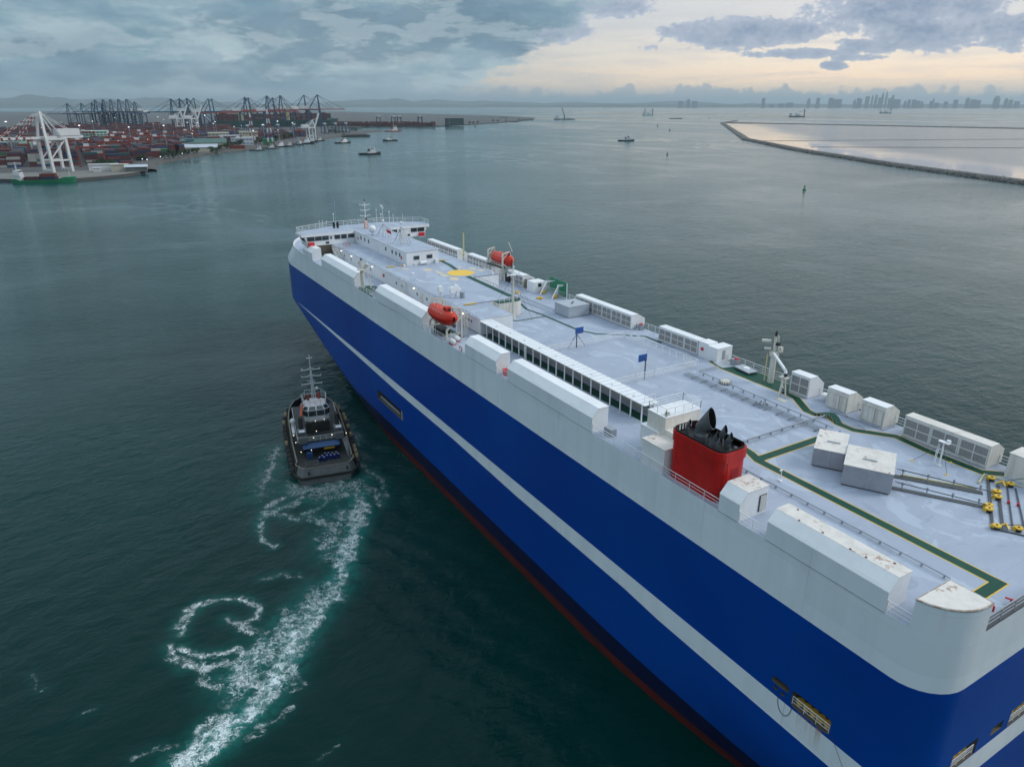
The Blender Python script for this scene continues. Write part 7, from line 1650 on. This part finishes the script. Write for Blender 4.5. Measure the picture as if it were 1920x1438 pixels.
for i, (x_, y_) in enumerate(spots):
    copy_tree(g0, (x_, y_, 2.3), R(0 if i % 3 else 4), 1, 'orange yard gantry among container rows, %s counting outward from the white crane' % ('second third fourth fifth sixth seventh eighth ninth tenth eleventh twelfth thirteenth fourteenth fifteenth sixteenth seventeenth'.split()[i]))
gb_ = rtg('slim blue gantry in the mid yard, leftmost of its row', M['cblue']); gb_['group'] = 'blue yard gantries'; index_kids(); gb_.location = (1640,-330,2.3); gb_.rotation_euler = (0,0,R(90))
for i, (x_, y_) in enumerate(((1655,-365),(1670,-400),(1690,-440),(1700,-480),(1710,-515),(1725,-545),(1740,-575))):
    copy_tree(gb_, (x_, y_, 2.3), R(90), 1, 'slim blue gantry in the mid yard, %s in its row' % ('second third fourth fifth sixth seventh eighth'.split()[i]))
# ================================================================ port buildings
def block(px, py, Lx, Ly, H, rz, name, label, wall, roof, storeys=0, cat='building', gable=False, z0=2.3, winm=None):
    p = P(px, py, z0); r_ = thing(name, (0,0,0), label, cat)
    mb = MB(); mb.box(-Lx/2,-Ly/2,0,Lx/2,Ly/2,H); w_ = mb.build('wall', wall, r_)
    mb = MB()
    if gable: mb.add([(-Lx/2-1,-Ly/2-1,H),(Lx/2+1,-Ly/2-1,H),(Lx/2+1,Ly/2+1,H),(-Lx/2-1,Ly/2+1,H),(0,-Ly/2-1,H+gable),(0,Ly/2+1,H+gable)], [(0,1,4),(2,3,5),(1,2,5,4),(3,0,4,5),(0,3,2,1)])
    else: mb.box(-Lx/2-.5,-Ly/2-.5,H,Lx/2+.5,Ly/2+.5,H+.8)
    mb.build('roof', roof, r_)
    for s_ in range(storeys):
        zc = H*(s_+.5)/storeys; k = max(2, int(Ly/5))
        for i in range(k):
            y0 = -Ly/2+Ly*(i+.15)/k; mb = MB(); mb.box(-Lx/2-.12, y0, zc-.7, -Lx/2-.02, y0+Ly*.7/k, zc+.8); mb.build('window', winm or M['glass'], w_)
    r_.location = (p.x, p.y, z0); r_.rotation_euler = (0,0,rz); return r_
block(60, 282, 22, 78, 17, R(-8), 'office_block', 'pale teal office block seen through the legs of the big white crane', M['teal'], M['teal'], 3)
block(179, 269.5, 30, 44, 20, R(-8), 'office_block', 'pale green office building with stacked white balcony bands', M['teal'], M['teal'], 5)
block(385, 278, 26, 62, 8, R(-10), 'warehouse', 'long cream warehouse with dark green pitched roof', M['cream'], M['greenroof'], 1, gable=6)
block(376, 284.5, 20, 46, 6, R(-10), 'warehouse', 'low warehouse with shiny silver roof by the shore road', M['cream'], M['silver'], 0, gable=4)
block(412, 268, 30, 34, 16, R(-10), 'port_office', 'cream three-storey block behind the green roofed warehouse', M['cream'], M['cream'], 3)
block(432, 270, 20, 32, 13, R(-10), 'port_office', 'white office wing next to the cream three-storey block', M['white'], M['tugwhite'], 2)
block(455, 272, 20, 34, 11, R(-12), 'port_office', 'white and blue glass office close to the moored tugs', M['tugwhite'], M['tugwhite'], 2, winm=M['blue'])
block(468, 268, 22, 30, 18, R(-12), 'port_office', 'tall cream block beside the lattice tower', M['cream'], M['cream'], 3)
block(320, 260, 16, 60, 8, R(-10), 'shed', 'long cream shed between container rows', M['cream'], M['cream'], 0)
block(470, 217.5, 30, 30, 22, R(-12), 'silo_block', 'yellowish block standing up behind the container ship\'s left end', mat('pale_ochre', (.35,.29,.14), .8), M['cream'], 0, z0=14)
block(852, 235.5, 26, 60, 21, R(-25), 'dark_warehouse', 'dark square building alone at the right end of the far quay', mat('dark_green_wall', (.04,.065,.07), .8, var=.3, vscale=.05), M['dgrey'], 0)
block(505, 272, 14, 18, 9, R(-15), 'shed', 'green painted shed behind the moored tugs', M['shipgreen'], M['shipgreen'], 0)
block(445, 279, 6, 22, 4, R(-12), 'shed', 'small orange shed at the water\'s edge', M['gantry'], M['gantry'], 0)
block(196, 320.5, 6, 26, 6, R(-8), 'cargo_trailer', 'long white box trailer parked on the quay', M['tugwhite'], M['tugwhite'], 0, cat='trailer')
block(226, 321, 8, 15, 6, R(-8), 'shed', 'cream hut on the quay beside the white trailer', M['cream'], M['cream'], 0)
block(257, 321.5, 12, 19, 4.5, R(-8), 'open_shed', 'silver roofed open shed at the very tip of the quay', M['tuggrey'], M['silver'], 0, gable=2)
block(183, 322.5, 5, 6, 3.4, R(-8), 'truck', 'small truck cab standing beside the white trailer', M['tugwhite'], M['tugwhite'], 0, cat='truck')
# red and white lattice towers
def lattice(px, py, H, label):
    p = P(px, py, 2.3); r_ = thing('lattice_tower', (0,0,0), label, 'tower', 'lattice towers')
    for k in range(8):
        w0, w1 = 4.2*(1-k/9.), 4.2*(1-(k+1)/9.); z0, z1 = H*k/8, H*(k+1)/8; mb = MB()
        for sx in (-1,1):
            for sy in (-1,1): mb.bar((sx*w0,sy*w0,z0),(sx*w1,sy*w1,z1),.8)
        for sy in (-1,1): mb.bar((-w0,sy*w0,z0),(w1,sy*w1,z1),.5); mb.bar((w0,sy*w0,z0),(-w1,sy*w1,z1),.5)
        mb.build('tower_section', M['cwhite'] if k % 2 else M['gantry'], r_)
    r_.location = (p.x, p.y, 2.3)
lattice(475, 270, 48, 'red and white lattice tower left of the moored tugs'); lattice(508, 275, 55, 'thin red and white mast right behind the moored tugs')
# ================================================================ big moored container ship
cs = thing('container_ship', (0,0,0), 'very long dark container ship stacked with red boxes under the blue quay cranes', 'ship')
L, B = 366, 48
xs_ = [-183+366*i/30 for i in range(31)]
hf = lambda x_: B/2*(max(0, 1-max(0, (x_-120)/63)**2)**.55)
tp_ = [(x_, hf(x_), 21+(4 if x_ > 150 else 0)) for x_ in xs_]; bt = [(x_*.97, hf(x_)*.85, -1) for x_ in xs_]; n = 62
mb = MB(); ra, rb = bt+[(a_, -b_, c_) for a_, b_, c_ in bt[::-1]], tp_+[(a_, -b_, c_) for a_, b_, c_ in tp_[::-1]]
mb.add(ra+rb, [(i, (i+1) % n, (i+1) % n+n, i+n) for i in range(n)]+[(n+i, n+i+1, 2*n-2-i, 2*n-1-i) for i in range(30)]); mb.build('hull', M['dkgreen'], cs)
csets = {c_: MB() for c_ in ('dark red','brick red','maroon','navy blue','grey')}
for k in range(22):
    x_ = -172+k*15
    if k in (4, 13): continue
    for lv in range(rnd.choice((6,7,7,8))):
        for j in range(2): c_ = rnd.choice(('dark red','brick red','maroon','dark red','maroon','navy blue','grey')); y0 = -22+j*22; csets[c_].box(x_, y0, 21.1+lv*2.7, x_+13.5, y0+21.5, 23.7+lv*2.7)
for c_, mb in csets.items():
    if mb.v: mb.build('container_stack', CM[c_], cs, kind='stuff')
mb = MB(); mb.box(-112,-22,21,-98,22,52); mb.box(23,-23,21,34,23,54); mb.build('superstructure', mat('pale_yellow_house', (.40,.36,.22), .7), cs)
p = P(530, 241, WL); cs.location = (2330, -560, WL); cs.rotation_euler = (0,0,R(-96))
# far yard cranes and light masts on the right quay
tr = rtg('small dark yard crane on the far right container quay, leftmost', M['cblue']); tr['group'] = 'far yard cranes'; index_kids()
for i, px in enumerate((710, 738, 749, 788)):
    p = P(px, 236, 2.3); lab = 'small dark yard crane on the far right container quay, '+('leftmost','left one of the middle pair','right one of the middle pair','rightmost')[i]
    if i == 0: tr.location = p; tr.rotation_euler = (0,0,R(70)); tr.scale = (1.35,)*3; tr['label'] = lab
    else: copy_tree(tr, p, R(70), 1.35, lab)
def lightmast(label, H=30, lit=True, grp='light masts'):
    r_ = thing('light_mast', (0,0,0), label, 'light mast', grp)
    mb = MB(); mb.cyl((0,0,0),(0,0,H),.45,.28,n=6); mb.build('pole', M['pipe'], r_)
    mb = MB(); mb.box(-.35,-.9,H,.35,.9,H+.45); mb.build('lamp_head', M['lampw'] if lit else M['dgrey'], r_)
    return r_
lm = lightmast('tall floodlight mast in the yard'); ld = lightmast('unlit slim mast along the far right container quay', 36, False, 'unlit masts on the far quay'); index_kids()
LMS = [((250,286),(247,239)),((315,286),(311,236)),((160,291),(151,236)),((28,300),(27,229)),((90,290),(69,240)),((364,275),(364,251)),((180,262),(178,228)),((356,262),(363,230)),((390,260),(389,217)),((408,262),(382,229)),((478,275),(479,246)),((497,268),(497,234)),((525,270),(524,228)),((552,266),(551,231)),((523,262),(522,244)),((301,250),(300,220)),((220,245),(219,221)),((117,240),(118,230)),((290,250),(296,232)),((310,245),(309,225)),((345,268),(350,257)),((375,262),(382,231)),((404,262),(404,232)),((442,262),(440,238)),((455,255),(456,236))]
for i, ((bx, by), (tx, ty)) in enumerate(LMS):
    p = P(bx, by, 2.3); top = PX(tx, ty, p.x); sc = max(.35, min(2.2, (top.z-2.3)/30))
    lab = f'tall floodlight mast rising from the port yard, {"nearest the quay" if i == 4 else "among the container rows"}'
    if i == 0: lm.location = p; lm.scale = (1, 1, sc); lm['label'] = 'tall lit floodlight mast in front of the rust-red container rows'
    else: copy_tree(lm, p, 0, (1, 1, sc), 'lit floodlight mast in the port, %s from the left' % ORD[sorted(LMS).index(LMS[i])] if sorted(LMS).index(LMS[i]) < 20 else 'lit floodlight mast near the moored tugs, %s from the right' % ORD[len(LMS)-1-sorted(LMS).index(LMS[i])])
for i in range(17):
    p = P(629+i*13.1+(4*(i % 3)), 236, 2.3)
    if i == 0: ld.location = p
    else: copy_tree(ld, p, 0, 1, f'unlit slim mast on the far right container quay, {ORD[i]} from the left')
# ground lamps glowing along the shore
for i, (px, py) in enumerate(((267,300.5),(276,301.5),(301,296),(317,292),(342,290),(355,287),(388,281),(405,276),(560,240),(487,233),(420,240),(437,247),(512,246),(500,237),(610,225),(617,223))):
    p = P(px, py, 5); o = thing('street_lamp', (p.x,p.y,2.2), 'small glowing lamp along the harbour shore, %s in order' % ORD[i], 'lamp', 'lamps along the harbour shore road')
    mb = MB(); mb.cyl((p.x,p.y,2.2),(p.x,p.y,6.0),.2,n=5); mb.build('pole', M['pipe'], o); mb = MB(); mb.box(p.x-.35,p.y-.45,6.0,p.x+.35,p.y+.45,6.4); mb.build('lamp_head', M['lampw'], o)
# ================================================================ trees along the shore
def tree_mesh(seed):
    rn = random.Random(seed); mb = MB()
    cl = [(rn.uniform(-3,3), rn.uniform(-3.4,3.4), rn.uniform(3,7.6), rn.uniform(1.3,2.4)) for _ in range(9)]
    for cx_, cy_, cz_, r_ in cl:
        for k in range(42):
            v_ = Vector((rn.gauss(0,1), rn.gauss(0,1), rn.gauss(0,1))).normalized()*r_*rn.uniform(.55,1.15); c_ = Vector((cx_,cy_,cz_))+v_; s_ = rn.uniform(.35,.8)
            a_ = Vector((rn.uniform(-1,1), rn.uniform(-1,1), rn.uniform(-1,1))).normalized(); b_ = a_.cross(Vector((rn.uniform(-1,1), rn.uniform(-1,1), rn.uniform(-1,1)))).normalized()
            mb.add([c_-a_*s_, c_+b_*s_*.7, c_+a_*s_, c_-b_*s_*.7], [(0,1,2,3)])
    return mb
def tree(seed, label):
    r_ = thing('tree', (0,0,0), label, 'tree', 'trees along the harbour shore')
    tree_mesh(seed).build('crown', M['leaf'], r_)
    mb = MB(); mb.cyl((0,0,0),(.2,.1,4.5),.35,.18,n=6); mb.bar((.2,.1,3),(1.6,1.2,5.2),.2); mb.bar((.2,.1,3),(-1.4,-.9,5.4),.2); mb.build('trunk', M['bark'], r_); return r_
T = [tree(s_, 'dark green shore tree') for s_ in (1,2,3)]; index_kids()
rnd = random.Random(11); used_ = set()
TP = [(186,317),(192,316),(198,315.5),(205,316),(212,316),(264,303),(271,302),(310,300),(318,298),(327,297),(335,296),(344,294),(352,292),(405,287),(412,285),(399,288),(420,281),(427,280),(434,279),(441,277),(424,276),(433,273),(447,275),(452,273),(463,272),(480,272),(488,271),(495,270),(515,268),(535,262),(541,261),(547,260),(579,258),(588,256),(620,251),(629,251),(637,250.5),(643,251),(12,285),(5,283),(60,305),(363,290),(369,289),(330,262),(345,275),(351,274)]
TPR = [sorted(TP).index(q) for q in TP]
for i, (px, py) in enumerate(TP):
    src = T[i % 3]; p = P(px, py, 2.0); sc = rnd.uniform(.8, 1.25)
    q_ = ORD[TPR[i]] if TPR[i] < 20 else None
    lab = 'dark bushy tree beside the white trailer' if i < 5 else ('low green tree between shore road and water' if i < 16 else ('dark tree in front of the white port offices' if i < 32 else 'small tree on the spit behind the moored tugs'))
    k_ = TPR[i]; lab = lab+(f', {ORD[k_]} along from left' if k_ < 20 else (f', {ORD[len(TP)-1-k_]} from the right end' if len(TP)-1-k_ < 20 else ', midway along the row'))
    if (i % 3) not in used_: used_.add(i % 3); src.location = p; src.rotation_euler = (0,0,rnd.random()*6); src.scale = (sc,)*3; src['label'] = lab
    else: copy_tree(src, p, rnd.random()*6, sc, lab)
for i, (px, py) in enumerate(((880,233.5),(888,232.8),(896,232.3),(925,229.5),(933,229),(660,246),(666,246.5))):
    copy_tree(T[i % 3], P(px, py, 2), i, 1.0, 'small dark tree on the sandy point beyond the far quay, %s from left' % ORD[i])
# ================================================================ city on the horizon
cityspec = [(1430,184.5,7,0),(1446,197,10,0),(1515,184.5,7,1),(1532,184,7,0),(1556,184,9,0),(1563,186.5,14,0),(1571,186.5,12,0),(1601,187,6,2),(1608,184.5,7,0),(1612,186,5,0),(1624,181,8,0),(1633,179,4,1),(1640,177.5,6,1),(1647,183,5,0),(1652,173.5,5,2),(1659,172,4.5,2),(1667,184.5,8,0),(1671,178,6,1),(1678,186.5,9,0),(1683,187,7,0),(1696,189,6,2),(1703,187.5,6,0),(1712,187.5,8,0),(1720,189.5,7,0),(1727,191,5,0),(1744,190,5,0),(1748,184.5,4,1),(1755,193,8,0),(1772,191,7,0),(1790,187.5,8,0),(1812,183,8,1),(1823,187,11,0),(1832,188.5,9,0),(1866,180,12,1),(1884,184.5,7,1),(1893,187.5,7,0),(1905,190,9,0),(1290,186,9,1),(1302,190,12,0),(1276,190,10,0),(1480,193,14,0),(1465,194.5,12,0)]
rank_ = {c_: k for k, c_ in enumerate(sorted(cityspec))}
def CITYL(i, kind):
    k = rank_[cityspec[i]]; return f'hazy {["boxy", "rounded", "tapering"][kind]} tower, {(ORD[k] if k < 20 else ORD[len(cityspec)-1-k])} from the {"left" if k < 20 else "right"} end of the distant skyline' if k < 20 or len(cityspec)-1-k < 20 else 'hazy tower right in the middle of the distant skyline'
for i, (px, ty, w_, kind) in enumerate(cityspec):
    base = ray(px, 201.6); d_ = Vector((base.x, base.y)).normalized(); Rr = 19300-(i % 5)*80; q = d_*Rr; a_ = Vector((-d_.y, d_.x)); hw = w_/2*Rr/1400*.82
    r0 = ray(px, ty); hgt = CAM[2]+r0.z/math.hypot(r0.x, r0.y)*Rr
    th = math.atan2(a_.y, a_.x); mb = MB()
    if kind == 0: mb.obox((q.x,q.y,-1), hw*2, hw*1.6, hgt+1, th)
    else:
        k_ = 8; prof = [(1,0),(1,.55),(.92,.8),(.6,.95),(.15,1)] if kind == 1 else [(1,0),(1,.6),(.8,.85),(.45,.93),(.4,1)]
        vs = [(q.x+hw*f_*math.cos(2*math.pi*j/k_), q.y+hw*f_*math.sin(2*math.pi*j/k_), -1+(hgt+1)*g_) for f_, g_ in prof for j in range(k_)]
        mb.add(vs, [(u*k_+j, u*k_+(j+1) % k_, (u+1)*k_+(j+1) % k_, (u+1)*k_+j) for u in range(4) for j in range(k_)]+[tuple(range(4*k_, 5*k_))])
    o = mb.build('tower_block', M['city']); tag(o, CITYL(i, kind), 'building', 'tower blocks of the distant city')
# ================================================================ haze
hz_m = bpy.data.materials.new('haze'); hz_m.use_nodes = True; hz_m.node_tree.nodes.clear()
t = NT(hz_m.node_tree); pv = t.new('ShaderNodeVolumePrincipled'); pv.inputs['Color'].default_value = (.66,.80,.90,1); pv.inputs['Density'].default_value = HAZE; pv.inputs['Anisotropy'].default_value = .3
ou = t.new('ShaderNodeOutputMaterial'); t.l.new(pv.outputs[0], ou.inputs['Volume'])
mb = MB(); mb.box(-7000,-95000,-3.2,95000,65000,480); hzo = mb.build('haze', hz_m, kind='stuff'); hzo['label'] = 'thin blue-grey morning haze over the whole bay'
S.cycles.volume_bounces = 0
S.cycles.max_bounces = 5; S.cycles.diffuse_bounces = 2; S.cycles.glossy_bounces = 3; S.cycles.transparent_max_bounces = 8
S.cycles.caustics_reflective = False; S.cycles.caustics_refractive = False
